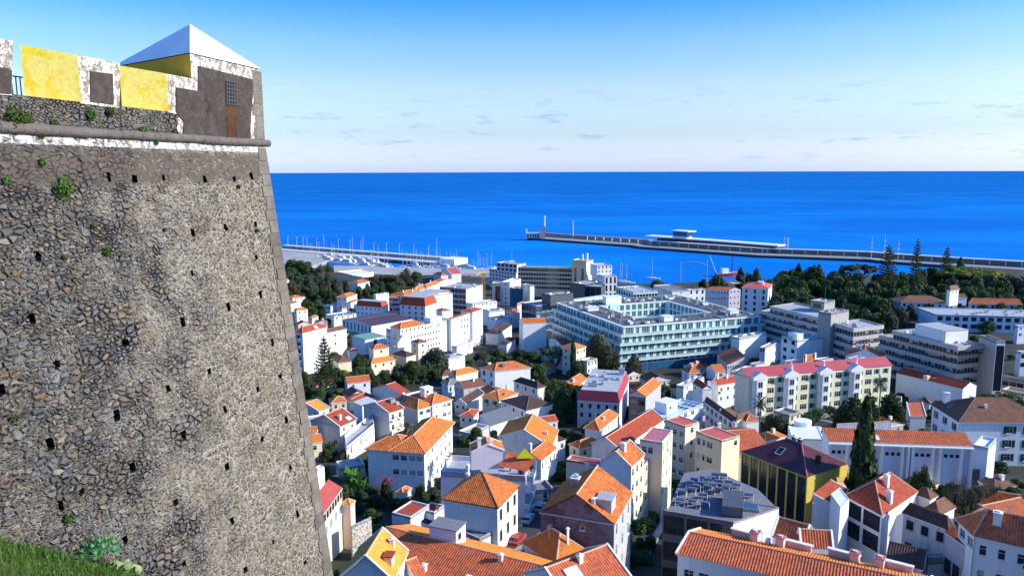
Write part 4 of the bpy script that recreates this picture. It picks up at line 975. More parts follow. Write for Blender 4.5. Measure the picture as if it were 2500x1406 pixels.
# ================================================================ vegetation
def leafmat(name, c1, c2, rough=.6):
    m = bpy.data.materials.new(name); m.use_nodes = True; t = m.node_tree; b = t.nodes['Principled BSDF']; b.inputs['Roughness'].default_value = rough; b.inputs['Specular IOR Level'].default_value = .25
    g = N(t, 'ShaderNodeNewGeometry'); oi = N(t, 'ShaderNodeObjectInfo')
    mx = N(t, 'ShaderNodeMixRGB'); mx.inputs[1].default_value = (*c1, 1); mx.inputs[2].default_value = (*c2, 1); t.links.new(g.outputs['Random Per Island'], mx.inputs[0])
    h = N(t, 'ShaderNodeHueSaturation'); a = N(t, 'ShaderNodeMapRange'); a.inputs[3].default_value = .65; a.inputs[4].default_value = 1.35; t.links.new(oi.outputs['Random'], a.inputs[0]); t.links.new(a.outputs[0], h.inputs['Value'])
    a2 = N(t, 'ShaderNodeMapRange'); a2.inputs[3].default_value = .485; a2.inputs[4].default_value = .515; t.links.new(oi.outputs['Random'], a2.inputs[0]); t.links.new(a2.outputs[0], h.inputs['Hue'])
    t.links.new(mx.outputs[0], h.inputs['Color']); t.links.new(h.outputs[0], b.inputs['Base Color'])
    tr = N(t, 'ShaderNodeBsdfTranslucent'); t.links.new(h.outputs[0], tr.inputs[0]); ms = N(t, 'ShaderNodeMixShader'); ms.inputs[0].default_value = .25
    t.links.new(b.outputs[0], ms.inputs[1]); t.links.new(tr.outputs[0], ms.inputs[2]); t.links.new(ms.outputs[0], t.nodes['Material Output'].inputs['Surface'])
    return m
LG = leafmat('green_leaves', (.035, .075, .018), (.075, .13, .03)); LD = leafmat('dark_green_leaves', (.028, .06, .02), (.085, .125, .036))
LO = leafmat('grey_olive_leaves', (.05, .065, .035), (.12, .13, .075)); LY = leafmat('yellow_green_leaves', (.10, .13, .02), (.19, .20, .035))
LB = leafmat('brownish_leaves', (.06, .045, .022), (.11, .085, .04)); LP = leafmat('palm_leaves', (.06, .09, .02), (.15, .17, .05)); LBN = leafmat('banana_leaves', (.06, .14, .02), (.12, .22, .04))
LK = leafmat('bright_grass', (.03, .085, .012), (.11, .19, .028)); LR = leafmat('pink_blossom', (.55, .03, .12), (.6, .08, .25)); LE = leafmat('blue_green_leaves', (.07, .19, .07), (.14, .30, .12))
DRY = leafmat('dry_twigs', (.10, .08, .07), (.17, .14, .12))
BARK = pmat('bark', (.10, .08, .06), .95, .1, var=.3, scale=5)
def leaves(name, P, Nn, size, mat, rs, asp=.55):
    """P: points, Nn: outward directions; one small leaf-clump quad at each"""
    n = len(P); t = np.cross(Nn, rs.normal(size=(n, 3))); t /= np.linalg.norm(t, axis=1)[:, None]+1e-9; b = np.cross(Nn, t)
    s = size*(.55+.9*rs.random((n, 1))); V = np.concatenate([P-t*s-b*s*asp, P+t*s-b*s*asp*.6, P+t*s*.8+b*s*asp, P-t*s*.7+b*s*asp], 1).reshape(-1, 3)
    me = bpy.data.meshes.new(name); me.vertices.add(4*n); me.vertices.foreach_set('co', V.ravel().astype(np.float32))
    me.loops.add(4*n); me.loops.foreach_set('vertex_index', np.arange(4*n, dtype=np.int32)); me.polygons.add(n); me.polygons.foreach_set('loop_start', np.arange(0, 4*n, 4, dtype=np.int32))
    me.polygons.foreach_set('loop_total', np.full(n, 4, dtype=np.int32)); me.materials.append(mat); me.update(calc_edges=True); return me
def crown_pts(rs, n, blobs, flat=1.0):
    P = []; D = []
    tot = sum(b[3]**2 for b in blobs)
    for (x, y, z, r) in blobs:
        k = int(n*r*r/tot); d = rs.normal(size=(k, 3)); d /= np.linalg.norm(d, axis=1)[:, None]; rr = r*(.62+.38*rs.random((k, 1))**.5)*(1+.18*np.sin(7*d[:, :1]+x*9)*np.sin(6*d[:, 1:2]+y*7))
        P.append(np.array([[x, y, z]])+d*rr); nn = d+rs.normal(size=(k, 3))*.55; D.append(nn/np.linalg.norm(nn, axis=1)[:, None])
    P = np.concatenate(P); D = np.concatenate(D); return P, D
CRC = {}
def broad_mesh(var, mat, n=3200, sz=.075):
    k = ('b', var, mat.name, n)
    if k in CRC: return CRC[k]
    rs = np.random.RandomState(11+var); bl = []
    for i in range(13+var % 3):
        a = rs.random()*6.28; r = .62*rs.random()**.6; z = .42+rs.random()*1.15; rr = .27+.2*rs.random()
        if z > 1.2: r *= .55
        bl.append((r*math.cos(a), r*math.sin(a), z, rr))
    bl.append((0, 0, .95, .5))
    P, D = crown_pts(rs, n, bl); CRC[k] = leaves('crown', P, D, sz, mat, rs); return CRC[k]
def trunk_mesh(var):
    k = ('t', var)
    if k in CRC: return CRC[k]
    rs = random.Random(var); M = MB(); M.tube((0, 0, -.35), (0, 0, .45), .075, .05, BARK, 7)
    for i in range(6):
        a = rs.random()*6.28; M.tube((0, 0, .25+.05*i), (math.cos(a)*.5, math.sin(a)*.5, .8+.12*i), .035, .012, BARK, 5)
    CRC[k] = M.mesh('trunk'); return CRC[k]
def tiers_mesh(var, mat, ntier, spread, droop, ht=2.0, dens=1.0, sz=.035):
    """layered conifer: separate whorls of branches up a straight stem (unit: crown radius 1, height ht)"""
    k = ('n', var, mat.name, ntier)
    if k in CRC: return CRC[k]
    rs = np.random.RandomState(50+var); P = []; D = []; M = MB(); M.tube((0, 0, -.3), (0, 0, ht), .055, .01, BARK, 6)
    for i in range(ntier):
        f = i/(ntier-1); z = ht*(.12+.86*f); r = spread(f); nb_ = 9 if i % 2 else 8
        for j in range(nb_):
            a = 6.283*j/nb_+i*.7+rs.normal()*.08; rr = r*(.82+.25*rs.random()); e = np.array([math.cos(a)*rr, math.sin(a)*rr, z+droop*rr])
            M.tube((0, 0, z), e, .012, .005, BARK, 4, False)
            m_ = max(5, int(46*rr*dens)); tt = .18+.82*rs.random(m_); side = rs.normal(size=m_)*.085*rr+0; base = np.array([0, 0, z])[None]*(1-tt[:, None])+e[None]*tt[:, None]
            base[:, 0] += -math.sin(a)*side; base[:, 1] += math.cos(a)*side; base[:, 2] += rs.normal(size=m_)*.018+.02; P.append(base); d = rs.normal(size=(m_, 3))*.5+np.array([0, 0, 1.]); D.append(d/np.linalg.norm(d, axis=1)[:, None])
    P = np.concatenate(P); D = np.concatenate(D); CRC[k] = (leaves('crown', P, D, sz, mat, rs, .5), M.mesh('trunk')); return CRC[k]
def cypress_mesh(var, mat, ht=4.0, n=2600, sz=.13):
    k = ('c', var, mat.name, ht)
    if k in CRC: return CRC[k]
    rs = np.random.RandomState(90+var); z = ht*(.04+.96*rs.random(n)); f = z/ht; r = np.minimum(1, 1.35*np.sqrt(f))*np.power(1-f, .55)*1.28; a = rs.random(n)*6.283
    r = r*(.66+.34*rs.random(n))*(1+.2*np.sin(a*3+z*5.2)+.12*np.sin(a*5-z*9)); P = np.stack([r*np.cos(a), r*np.sin(a), z], 1); D = np.stack([np.cos(a), np.sin(a), .5+0*a], 1)+rs.normal(size=(n, 3))*.5; D /= np.linalg.norm(D, axis=1)[:, None]
    CRC[k] = leaves('crown', P, D, sz, mat, rs, .7); return CRC[k]
def palm_mesh(var, mat, nf=34, droop=1.0, wdt=.10):
    k = ('p', var, mat.name)
    if k in CRC: return CRC[k]
    rs = random.Random(var); M = MB()
    for i in range(nf):
        a = i*2.399; el = 1.25-1.9*(i/nf); L = 1.0+rs.uniform(-.12, .12); p = Vector((0, 0, 0)); d0 = Vector((math.cos(a)*math.cos(el), math.sin(a)*math.cos(el), math.sin(el))); sd = Vector((-math.sin(a), math.cos(a), 0))
        for s in range(7):
            q = p+d0*L/7; w0 = wdt*math.sin(math.pi*(s+.4)/8.2)+.01; w1 = wdt*math.sin(math.pi*(s+1.4)/8.2)+.005
            for sg in (-1, 1):
                # leaflets: narrow blades leaving the rib
                for k2 in range(2):
                    b0 = p.lerp(q, k2/2); b1 = p.lerp(q, k2/2+.4); tip = b1+sd*sg*w0*2.1+d0*.05-Vector((0, 0, w0*.7)); M.poly([b0, b1, tip], mat)
                M.poly([p, q, q+sd*sg*w1*.45-Vector((0, 0, w1*.1)), p+sd*sg*w0*.45-Vector((0, 0, w0*.1))], mat)
            p = q; d0 = (d0+Vector((0, 0, -.17*droop))).normalized()
    CRC[k] = M.mesh('crown'); return CRC[k]
def banana_mesh(var):
    k = ('bn', var)
    if k in CRC: return CRC[k]
    rs = random.Random(var+4); M = MB()
    for st_ in range(4):
        ox_, oy_ = rs.uniform(-.5, .5), rs.uniform(-.5, .5); h0 = rs.uniform(.3, .7)
        for i in range(9):
            a = i*2.2+rs.random(); el = rs.uniform(.5, 1.35); L = rs.uniform(.7, 1.05); p = Vector((ox_, oy_, h0)); d0 = Vector((math.cos(a)*math.cos(el), math.sin(a)*math.cos(el), math.sin(el))); sd = Vector((-math.sin(a), math.cos(a), 0))
            for s in range(6):
                q = p+d0*L/6; w0 = .13*math.sin(math.pi*(s+.3)/6.6); w1 = .13*math.sin(math.pi*(s+1.3)/6.6) if s < 5 else 0.004
                for sg in (-1, 1): M.poly([p, q, q+sd*sg*w1+Vector((0, 0, w1*.4)), p+sd*sg*w0+Vector((0, 0, w0*.4))], LBN)
                p = q; d0 = (d0+Vector((0, 0, -.16))).normalized()
    CRC[k] = M.mesh('crown'); return CRC[k]
def bare_mesh(var, mat=None):
    k = ('br', var)
    if k in CRC: return CRC[k]
    rs = random.Random(var); M = MB()
    def br(p, d, L, r, dep):
        q = p+d*L; M.tube(p, q, r, r*.6, BARK if dep < 3 else DRY, 5 if dep < 2 else 3, False)
        if dep == 5: return
        for _ in range(3 if dep < 4 else 4):
            nd = (d+Vector((rs.uniform(-1, 1), rs.uniform(-1, 1), rs.uniform(-.35, .7)))*.8).normalized(); br(p.lerp(q, rs.uniform(.55, 1)), nd, L*rs.uniform(.6, .8), r*.55, dep+1)
    br(Vector((0, 0, -.2)), Vector((0, 0, 1)), .75, .06, 0)
    CRC[k] = M.mesh('crown'); return CRC[k]
def umbrella_mesh(var, mat):
    k = ('u', var, mat.name)
    if k in CRC: return CRC[k]
    rs = np.random.RandomState(var); bl = []
    for i in range(26):
        a = rs.random()*6.28; r = .85*rs.random()**.5; bl.append((r*math.cos(a), r*math.sin(a), .78+.16*(1-r*r)+rs.normal()*.03, .2))
    P, D = crown_pts(rs, 5200, bl); P[:, 2] = .8+(P[:, 2]-.8)*.55; D[:, 2] = abs(D[:, 2])+.6; D /= np.linalg.norm(D, axis=1)[:, None]
    M = MB(); r2 = random.Random(var)
    for i in range(11):
        a = r2.random()*6.28; e = Vector((math.cos(a)*.7, math.sin(a)*.7, .78)); M.tube((0, 0, .2), e*.5+Vector((0, 0, .15)), .035, .02, BARK, 5); M.tube(e*.5+Vector((0, 0, .15)), e, .02, .008, BARK, 4)
    M.tube((0, 0, -.3), (0, 0, .25), .06, .045, BARK, 7); CRC[k] = (leaves('crown', P, D, .05, mat, rs, .5), M.mesh('trunk')); return CRC[k]
TN = [0]
def tree(kind, fr, x, y, ht, wpx, label, mat=None, group=None, cat='tree', name=None, var=None, near=False, zoff=0):
    """x,y = top of the crown in the measured photograph, ht = height in metres, wpx = crown width in photograph pixels"""
    P = at(fr, x, y, h=ht); gz = ground(P.x, P.y)+zoff; dpt = (P-CAMV).dot(_f); r = wpx/2/FPX*dpt; TN[0] += 1; v = (TN[0] % 4) if var is None else var
    rz = (TN[0]*1.7) % 6.28
    nm = name or {'broad': 'broadleaf_tree', 'norfolk': 'norfolk_pine', 'cedar': 'layered_conifer', 'cypress': 'cypress', 'palm': 'palm_tree', 'banana': 'banana_plant', 'bare': 'bare_tree', 'umbrella': 'umbrella_tree', 'shrub': 'shrub'}[kind]
    o = thing(nm, label, cat, (P.x, P.y, gz), rz, group)
    if kind in ('broad', 'shrub'):
        mat = mat or LG; n, sz = (9000, .045) if near else (3600, .075)
        c = link('crown', broad_mesh(v, mat, n, sz), o); base = 0.06 if kind == 'shrub' else .1
        c.scale = (r, r, ht/1.85 if kind == 'broad' else ht/1.7); c.location = (0, 0, -.05*ht)
        t = link('trunk', trunk_mesh(v), o); t.scale = (r, r, ht/1.85)
    elif kind == 'norfolk':
        cm, tm = tiers_mesh(1, mat or LG, 17, lambda f: (1-f)**.62*(1 if f > .08 else .75)+.05, .22, 3.0, 1.3, .045)
        for nm_, mm in (('crown', cm), ('trunk', tm)): q = link(nm_, mm, o); q.scale = (r, r, ht/3.0)
    elif kind == 'cedar':
        cm, tm = tiers_mesh(2, mat or LD, 12, lambda f: (1-f)**.5*.95+.08, .03, 2.0, 2.2, .06)
        for nm_, mm in (('crown', cm), ('trunk', tm)): q = link(nm_, mm, o); q.scale = (r, r, ht/2.0)
    elif kind == 'cypress':
        q = link('crown', cypress_mesh(v, mat or LD, 4.0, 7000 if near else 2200, .085 if near else .15), o); q.scale = (r, r, ht/4.0)
        M = MB(); M.tube((0, 0, -1), (0, 0, ht*.6), .18, .06, BARK, 6); M.obj('trunk', o)
    elif kind == 'palm':
        q = link('crown', palm_mesh(v % 2, mat or LP, 44 if near else 34), o, (0, 0, ht-r*.75)); q.scale = (r, r, r)
        M = MB(); M.tube((0, 0, -2), (.1, 0, ht-r*.75), .24, .15, BARK, 8); M.obj('trunk', o)
    elif kind == 'banana':
        q = link('crown', banana_mesh(v % 2), o); q.scale = (r, r, ht/1.45); M = MB()
        for k in range(4): M.tube((.2*k-.3, .15*(k % 2), -.6), (.2*k-.3, .1, ht*.45), .12, .08, LBN, 6)
        M.obj('trunk', o)
    elif kind == 'bare':
        q = link('crown', bare_mesh(v), o); q.scale = (r, r, ht/2.0)
    elif kind == 'umbrella':
        cm, tm = umbrella_mesh(3, mat or LY)
        for nm_, mm in (('crown', cm), ('trunk', tm)): q = link(nm_, mm, o); q.scale = (r, r, ht)
    return o
# grass blades and weeds on the bank
rs = np.random.RandomState(4); P = []; D = []
rg = random.Random(8)
nG = 42000
for i in range(nG):
    a = rg.random()*(len(BANK)-1.01); b_ = rg.random()*7.9; ia, ib = int(a), int(b_); fa, fb = a-ia, b_-ib
    p = BANK[ia][ib].lerp(BANK[ia+1][ib], fa).lerp(BANK[ia][ib+1].lerp(BANK[ia+1][ib+1], fa), fb); P.append(p)
P = np.array([tuple(p) for p in P]); n = len(P); hgt = .05+.15*rs.random(n)*(.5+1.2*(np.sin(P[:, 0]*2)*np.cos(P[:, 1]*2.3) > 0)); dx = rs.normal(size=(n, 3))*.35; dx[:, 2] = 1; a_ = rs.random(n)*6.28; wv = np.stack([np.cos(a_), np.sin(a_), 0*a_], 1)*.016
V = np.stack([P-wv, P+wv, P+dx*hgt[:, None]], 1).reshape(-1, 3)
me = bpy.data.meshes.new('grass'); me.vertices.add(3*n); me.vertices.foreach_set('co', V.ravel().astype(np.float32)); me.loops.add(3*n); me.loops.foreach_set('vertex_index', np.arange(3*n, dtype=np.int32)); me.polygons.add(n)
me.polygons.foreach_set('loop_start', np.arange(0, 3*n, 3, dtype=np.int32)); me.polygons.foreach_set('loop_total', np.full(n, 3, dtype=np.int32)); me.materials.append(LK); me.update(calc_edges=True)
tag(link('grass', me), 'bright green grass growing on the bank at the foot of the fortress', 'grass', None, 'stuff')
rs = np.random.RandomState(14); idx = rs.randint(0, n, 2600); cl = (np.sin(P[idx, 0]*3.1)*np.sin(P[idx, 1]*2.7+1) > -.1); pw = P[idx][cl]; pw = pw+rs.normal(size=pw.shape)*np.array([.05, .05, .03])+np.array([0, 0, .08]); dw = rs.normal(size=pw.shape); dw[:, 2] = abs(dw[:, 2])+.3; dw /= np.linalg.norm(dw, axis=1)[:, None]
tag(link('weeds', leaves('weeds', pw, dw, .05, LG, rs, .4)), 'dark leafy weeds growing through the grass of the bank', 'weeds', None, 'stuff')
def rosette(loc, r, label, seed):
    rg = random.Random(seed); o = thing('spurge_bush', label, 'bush', loc); M = MB(); St = MB()
    for i in range(16):
        a = i*2.4; rr = r*math.sqrt((i+.5)/16)*.85; h = r*(.95-.45*(rr/r)**2); c = Vector((math.cos(a)*rr, math.sin(a)*rr, h)); St.tube((0, 0, -.1), c, .012, .01, BARK, 4, False); ax = Vector((c.x, c.y, h*1.3)).normalized(); x = ax.orthogonal().normalized(); y = ax.cross(x)
        for k in range(22):
            b_ = k*2.4; d = (x*math.cos(b_)+y*math.sin(b_))*(1 if k > 8 else .6)+ax*(.25 if k > 8 else .8); d.normalize(); L = .13*r/.45*1.15; w_ = d.cross(ax).normalized()*.012*r/.45*1.3; M.poly([c-w_*.4, c+d*L*.6-w_, c+d*L, c+d*L*.6+w_, c+w_*.4], LE)
    M.obj('crown', o); St.obj('stem', o); return o
rosette(bpt(*Wb('p', 218, 1372), .35), .62, 'blue green spurge bush with spiky rosettes at the foot of the fortress wall', 1)
def paddles(loc, r, seed, label):
    rg = random.Random(seed); o = thing('prickly_pear', label, 'cactus', loc); M = MB()
    for i in range(10):
        a = rg.random()*6.28; c = Vector((rg.uniform(-.6, .6)*r, rg.uniform(-.5, .5)*r, rg.uniform(.05, .5)*r)); ax = Vector((math.cos(a)*.6, math.sin(a)*.6, 1)).normalized(); x = ax.orthogonal().normalized(); ny = ax.cross(x); R1 = r*rg.uniform(.2, .32)
        ring = [c+ax*(R1*1.2*math.sin(t_))+x*(R1*.75*math.cos(t_)) for t_ in [2*math.pi*k/12 for k in range(12)]]
        for s in (-1, 1):
            cc = c+ny*s*R1*.16
            for k in range(12): M.poly([cc, ring[k], ring[(k+1) % 12]], PAD)
    M.obj('pads', o); return o
PAD = pmat('prickly_pear_skin', (.20, .28, .10), .6, .3, var=.35, scale=4)
paddles(bpt(*Wb('p', 262, 1392), .45), .50, 3, 'pale green prickly pear pads beside the spurge bush at the wall foot')
paddles(bpt(*Wb('p', 300, 1402), .3), .40, 4, 'smaller prickly pear clump just right of the other, at the wall foot')
def wallplant(P, r, label, seed, mat=None, grp='plants rooted in the fortress wall'):
    rs = np.random.RandomState(seed); n = int(260+900*r); d = rs.normal(size=(n, 3)); d /= np.linalg.norm(d, axis=1)[:, None]; pts = d*r*(.3+.7*rs.random((n, 1)))*(1+.3*np.sin(d[:, :1]*6)); pts[:, 2] -= .15*r
    keep = (pts@np.array(wn)) > -.05; pts = pts[keep]*np.array([1, 1, .85]); D = d[keep]+rs.normal(size=pts.shape)*.5; D /= np.linalg.norm(D, axis=1)[:, None]
    o = thing('wall_plant', label, 'plant', P, 0, grp); link('foliage', leaves('foliage', pts, D, .028+r*.035, mat or LK, rs), o); return o
for i, (x, y, r, lab) in enumerate([(35, 282, .36, 'wide bright green tuft growing above the cordon at the left edge'), (62, 290, .20, 'green tuft touching the right side of the wide tuft above the cordon'), (222, 278, .19, 'green tuft growing under the merlon between the two yellow flanks'), (268, 273, .15, 'green tuft just right of the tuft under the merlon'), (133, 300, .11, 'small tuft sitting on the cordon between the wide tuft and the merlon'), (348, 318, .16, 'low tuft lying on the cordon below the second yellow flank'), (428, 322, .12, 'small tuft on the cordon left of the turret'), (612, 165, .13, 'thin tuft growing on top of the turret corner')]):
    wallplant(W('p', x, y, .06 if i != 7 else -.1), r, lab, i)
for i, (x, y, r, lab) in enumerate([(148, 456, .40, 'round bushy green plant growing out of the wall face left of centre'), (257, 611, .17, 'bright tuft in a joint at mid height of the wall'), (225, 550, .10, 'tiny tuft above the bright mid height tuft'), (155, 627, .08, 'tiny tuft left of the bright mid height tuft'), (95, 328, .12, 'small tuft hanging below the cordon over the white band'), (378, 347, .09, 'tiny tuft hanging below the cordon right of centre'), (100, 395, .14, 'ragged tuft under the white band near the left edge'), (12, 440, .13, 'tuft at the left edge of the wall under the white band'), (30, 1020, .11, 'tuft in a joint at the lower left edge of the wall'), (625, 562, .09, 'tiny tuft beside the quoins at mid height'), (400, 560, .07, 'tiny tuft right of centre at mid height'), (580, 455, .08, 'tiny tuft just left of the upper quoins'), (160, 1262, .15, 'dark tuft in a hole low on the wall')]):
    wallplant(bpt(*Wb('p', x, y), .05), r, lab, 20+i)
# ================================================================ the town, nearest houses first
W2 = dict(w=1.0, h=1.4)
def wn_(c, r, **k): return (c, r, k)
# --- frame e: left middle
bld('apartment_house', 'large pale blue-white house with a two winged orange hipped roof, beside the fortress corner', 'e', (1085, 1236), (1490, 1265), (1808, 925), 9.5, 'hip', 2.6, WHITE2, O1,
    L=[wn_(2, 2, w=1.5, h=1.3, m=.0, m2=.5, f=3.4, top=.9, st='w'), wn_(2, 2, w=1.5, h=1.3, m=.52, m2=.03, f=3.4, top=.9, st='x')], Rt=wn_(6, 3, w=1.3, h=1.4, f=3.2, m=.05), ov=.6, cat='house', skew=True)
bld('apartment_house', 'two winged house, left wing', 'e', (825, 1215), (1300, 1250), (1490, 1105), 9.5, 'hip', 2.45, WHITE2, O1, ov=.65, cat='house', skew=True, z=GB[-1].ze-.05, nowin=True)
merge('large pale blue-white', 'two winged house')
bld('house', 'white house with red roof and a grey gable end facing the fortress corner', 'e', (245, 912), (570, 975), (757, 910), 7.5, 'gBC', 2.6, GREYW, R1, L=wn_(1, 1, w=1.2, h=1.5, m=.7, top=4), Rt=wn_(2, 2, w=.8, h=1.1), ov=.25, wallR=WHITE, ex=[('sky', .12, .72, dict(w=1.4, m=WROOF)), ('chim', .2, .35, dict(h=1.2)), ('ant', .6, .1)], verge=True)
bld('terrace_annex', 'low white annex with a balustraded roof terrace on the right of the grey gabled house', 'e', (620, 1065), (640, 1190), (938, 940), 4.2, 'flat', None, WHITE2, None, L=None, Rt=wn_(3, 1, w=1.0, h=1.7, top=1.2), cat='annex', top=PALER, skew=True, rim=.9, ex=[('box', .5, .85, dict(s=(1.6, 1.4, 1.2), m=METAL, n='roof_tank')), ('ant', .3, .5)])
bld('house', 'small white house with orange lean-to roofs tucked against the fortress corner', 'e', (60, 1000), (345, 990), (470, 1005), 6.5, 'gAB', 1.2, WHITE, O1, L=wn_(3, 2, w=1.3, h=1.5), Rt=wn_(1, 2), ov=.3)
bld('house', 'white house with a yellow-orange roof, half hidden behind the fortress corner', 'e', (60, 740), (345, 812), (468, 778), 5.5, 'gBC', 1.8, WHITE, O3, L=wn_(3, 1), Rt=wn_(1, 1), ov=.3, verge=True)
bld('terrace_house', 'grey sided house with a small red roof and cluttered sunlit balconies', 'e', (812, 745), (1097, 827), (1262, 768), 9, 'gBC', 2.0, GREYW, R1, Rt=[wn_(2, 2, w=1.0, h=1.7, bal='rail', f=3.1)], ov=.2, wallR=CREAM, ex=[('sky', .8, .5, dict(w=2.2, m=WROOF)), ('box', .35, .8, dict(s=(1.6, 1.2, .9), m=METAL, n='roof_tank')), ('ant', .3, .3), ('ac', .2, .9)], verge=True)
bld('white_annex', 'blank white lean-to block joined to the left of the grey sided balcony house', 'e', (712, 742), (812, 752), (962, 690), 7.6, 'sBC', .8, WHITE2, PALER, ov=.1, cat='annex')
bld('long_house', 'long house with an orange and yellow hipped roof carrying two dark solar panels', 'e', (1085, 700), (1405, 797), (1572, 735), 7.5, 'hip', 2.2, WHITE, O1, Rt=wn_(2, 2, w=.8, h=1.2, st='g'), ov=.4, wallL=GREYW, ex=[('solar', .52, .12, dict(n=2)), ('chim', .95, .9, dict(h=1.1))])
bld('long_house', 'long white house with an orange roof topped by a small white penthouse', 'e', (1310, 645), (1560, 738), (1788, 655), 8.5, 'hip', 2.0, WHITE, O1, Rt=[wn_(2, 2, w=1.3, h=1.2, m=.5), wn_(1, 2, w=.7, h=1.0, m=.1, m2=.7)], ov=.35, ex=[('box', .55, .35, dict(s=(3.2, 2.6, 2.2), m=WHITE2, win=True)), ('ant', .7, .3, dict(h=3.5)), ('dish', .35, .4)])
bld('house', 'house with a broad dark red roof just in front of the left garden trees', 'e', (905, 560), (1240, 637), (1338, 545), 6.5, 'gBC', 2.6, WHITE, R1, ov=.3)
bld('shed', 'low dark red roofed shed between the garden and the grey sided house', 'e', (575, 690), (800, 722), (960, 655), 4, 'gBC', 1.0, GREYW, R1, ov=.2, cat='shed')
bld('house', 'white house with dark red left slope and orange right slope holding a hatch', 'f', (130, 430), (297, 467), (697, 430), 9, 'hip', 2.4, WHITE2, O1, L=wn_(2, 2, w=1.1, h=1.9, st='d', f=3.6), Rt=None, ov=.35, skew=True, ex=[('box', .25, .35, dict(s=(1.4, 1.2, .8), m=METAL, n='roof_hatch')), ('chim', .8, .2, dict(h=1.0, w=1.1))])
bld('house', 'small dark roofed house just right of the white house with the roof hatch', 'f', (492, 572), (757, 655), (852, 607), 5.5, 'hip', 1.6, WHITE, B2, L=wn_(3, 1, w=.9, h=1.5, st='d'), ov=.35, ex=[('chim', .5, .9, dict(h=.8))])
bld('house', 'cream house with orange hipped roof and two dark shuttered doors onto a balcony', 'f', (148, 748), (347, 780), (560, 700), 6.8, 'hip', 1.9, CREAM, O1, L=[wn_(2, 1, w=.9, h=1.8, st='s', bal='solid', top=.7)], ov=.35, ex=[('sky', .2, .4), ('chim', .5, .85, dict(h=1.6))])
bld('house', 'long house with a wide blackish tiled roof and a blue-shaded blank right wall', 'f', (352, 782), (635, 892), (932, 825), 5.8, 'hip', 2.1, WHITE, B2, L=wn_(3, 1, w=.9, h=1.6, st='d'), ov=.35)
bld('outbuilding', 'small dark pyramid roofed outbuilding in front of the long blackish roof', 'f', (565, 985), (735, 1010), (822, 985), 3.6, 'hip', 1.6, WHITE2, B2, ov=.25, cat='outbuilding')
bld('low_shed', 'low blue-grey sheet roofed shed left of the dark pyramid roof', 'f', (130, 960), (250, 1060), (560, 955), 3.4, 'sBC', .8, BLUEW, SLATE, ov=.15, cat='shed', skew=True)
bld('low_shed', 'pale sunlit flat roofed garage by the orange tree at the left of the lane', 'f', (-90, 1120), (40, 1135), (235, 1050), 3.2, 'flat', None, WHITE, None, top=PALER, cat='garage')
bld('small_house', 'dark roofed little house with a bright blue tarpaulin on the edge of its roof', 'e', (1790, 650), (1925, 735), (2120, 615), 4.6, 'gBC', 1.6, WHITE, B2, L=wn_(2, 1, w=1, h=1.1), ov=.25, skew=False, verge=True)
bld('small_house', 'low dark red roofed cottage with white walls below the blue tarpaulin roof', 'e', (1845, 830), (2010, 868), (2070, 790), 3.6, 'hip', 1.0, WHITE, R1, L=wn_(2, 1, w=.9, h=1.1), ov=.3, cat='cottage')
bld('kiosk', 'small pavilion with grey-green pyramid roof and blue-white painted walls', 'e', (1650, 510), (1728, 535), (1892, 505), 4.5, 'hip', 1.5, BLUEW, SLATE, L=wn_(1, 1, w=1, h=1.6), Rt=wn_(3, 1, w=1, h=1.8, st='w'), ov=.4, cat='pavilion')
bld('house', 'house with dark red and orange roof just left of the shuttered white house', 'e', (1722, 400), (1815, 432), (2062, 375), 4.8, 'hip', 1.8, WHITE, O2, ov=.3)
bld('terrace_block', 'white cube with railings and plants on its roof terrace, above the pyramid roofed pavilion', 'a', (1635, 1262), (1716, 1305), (1882, 1265), 8, 'flat', None, WHITE2, None, top=PALER, cat='building', ex=[('ant', .3, .5), ('box', .6, .4, dict(s=(2, 1.5, 1.2), m=METAL, n='roof_tank')), ('clutter', 0, 0, dict(n=6))])
# --- frame f: centre
bld('orange_gabled_house', 'house with a wide plain bright orange slope between the garden tree and the lane', 'f', (330, 1175), (905, 1290), (985, 1105), 8.0, 'gBC', 3.2, WHITE, O2, ov=.3, skew=True, verge=True, ex=[('sky', .25, .85, dict(w=.01))][:0])
bld('orange_hipped_house', 'narrow pale blue house with orange hipped roof standing alone above the crimson courtyard roofs', 'f', (1245, 1060), (1425, 1105), (1637, 935), 8.5, 'hip', 2.0, WHITE2, O1, Rt=wn_(7, 2, w=.7, h=1.4, f=3.4), ov=.4, cat='house')
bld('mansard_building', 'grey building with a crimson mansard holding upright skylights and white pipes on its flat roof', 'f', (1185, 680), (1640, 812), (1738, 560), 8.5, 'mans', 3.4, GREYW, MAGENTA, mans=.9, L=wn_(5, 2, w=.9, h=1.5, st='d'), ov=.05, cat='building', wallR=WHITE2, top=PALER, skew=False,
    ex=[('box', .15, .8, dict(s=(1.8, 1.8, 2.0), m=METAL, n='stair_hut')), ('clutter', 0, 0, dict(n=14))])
bld('orange_house', 'dark walled house under a plain orange roof right of the crimson mansard', 'f', (1728, 690), (1925, 745), (2095, 600), 9.5, 'gBC', 1.8, GREYW, O1, L=wn_(1, 2, w=4.5, h=1.6, st='n', f=3.6, top=1.4), ov=.3, wallL=DGREY)
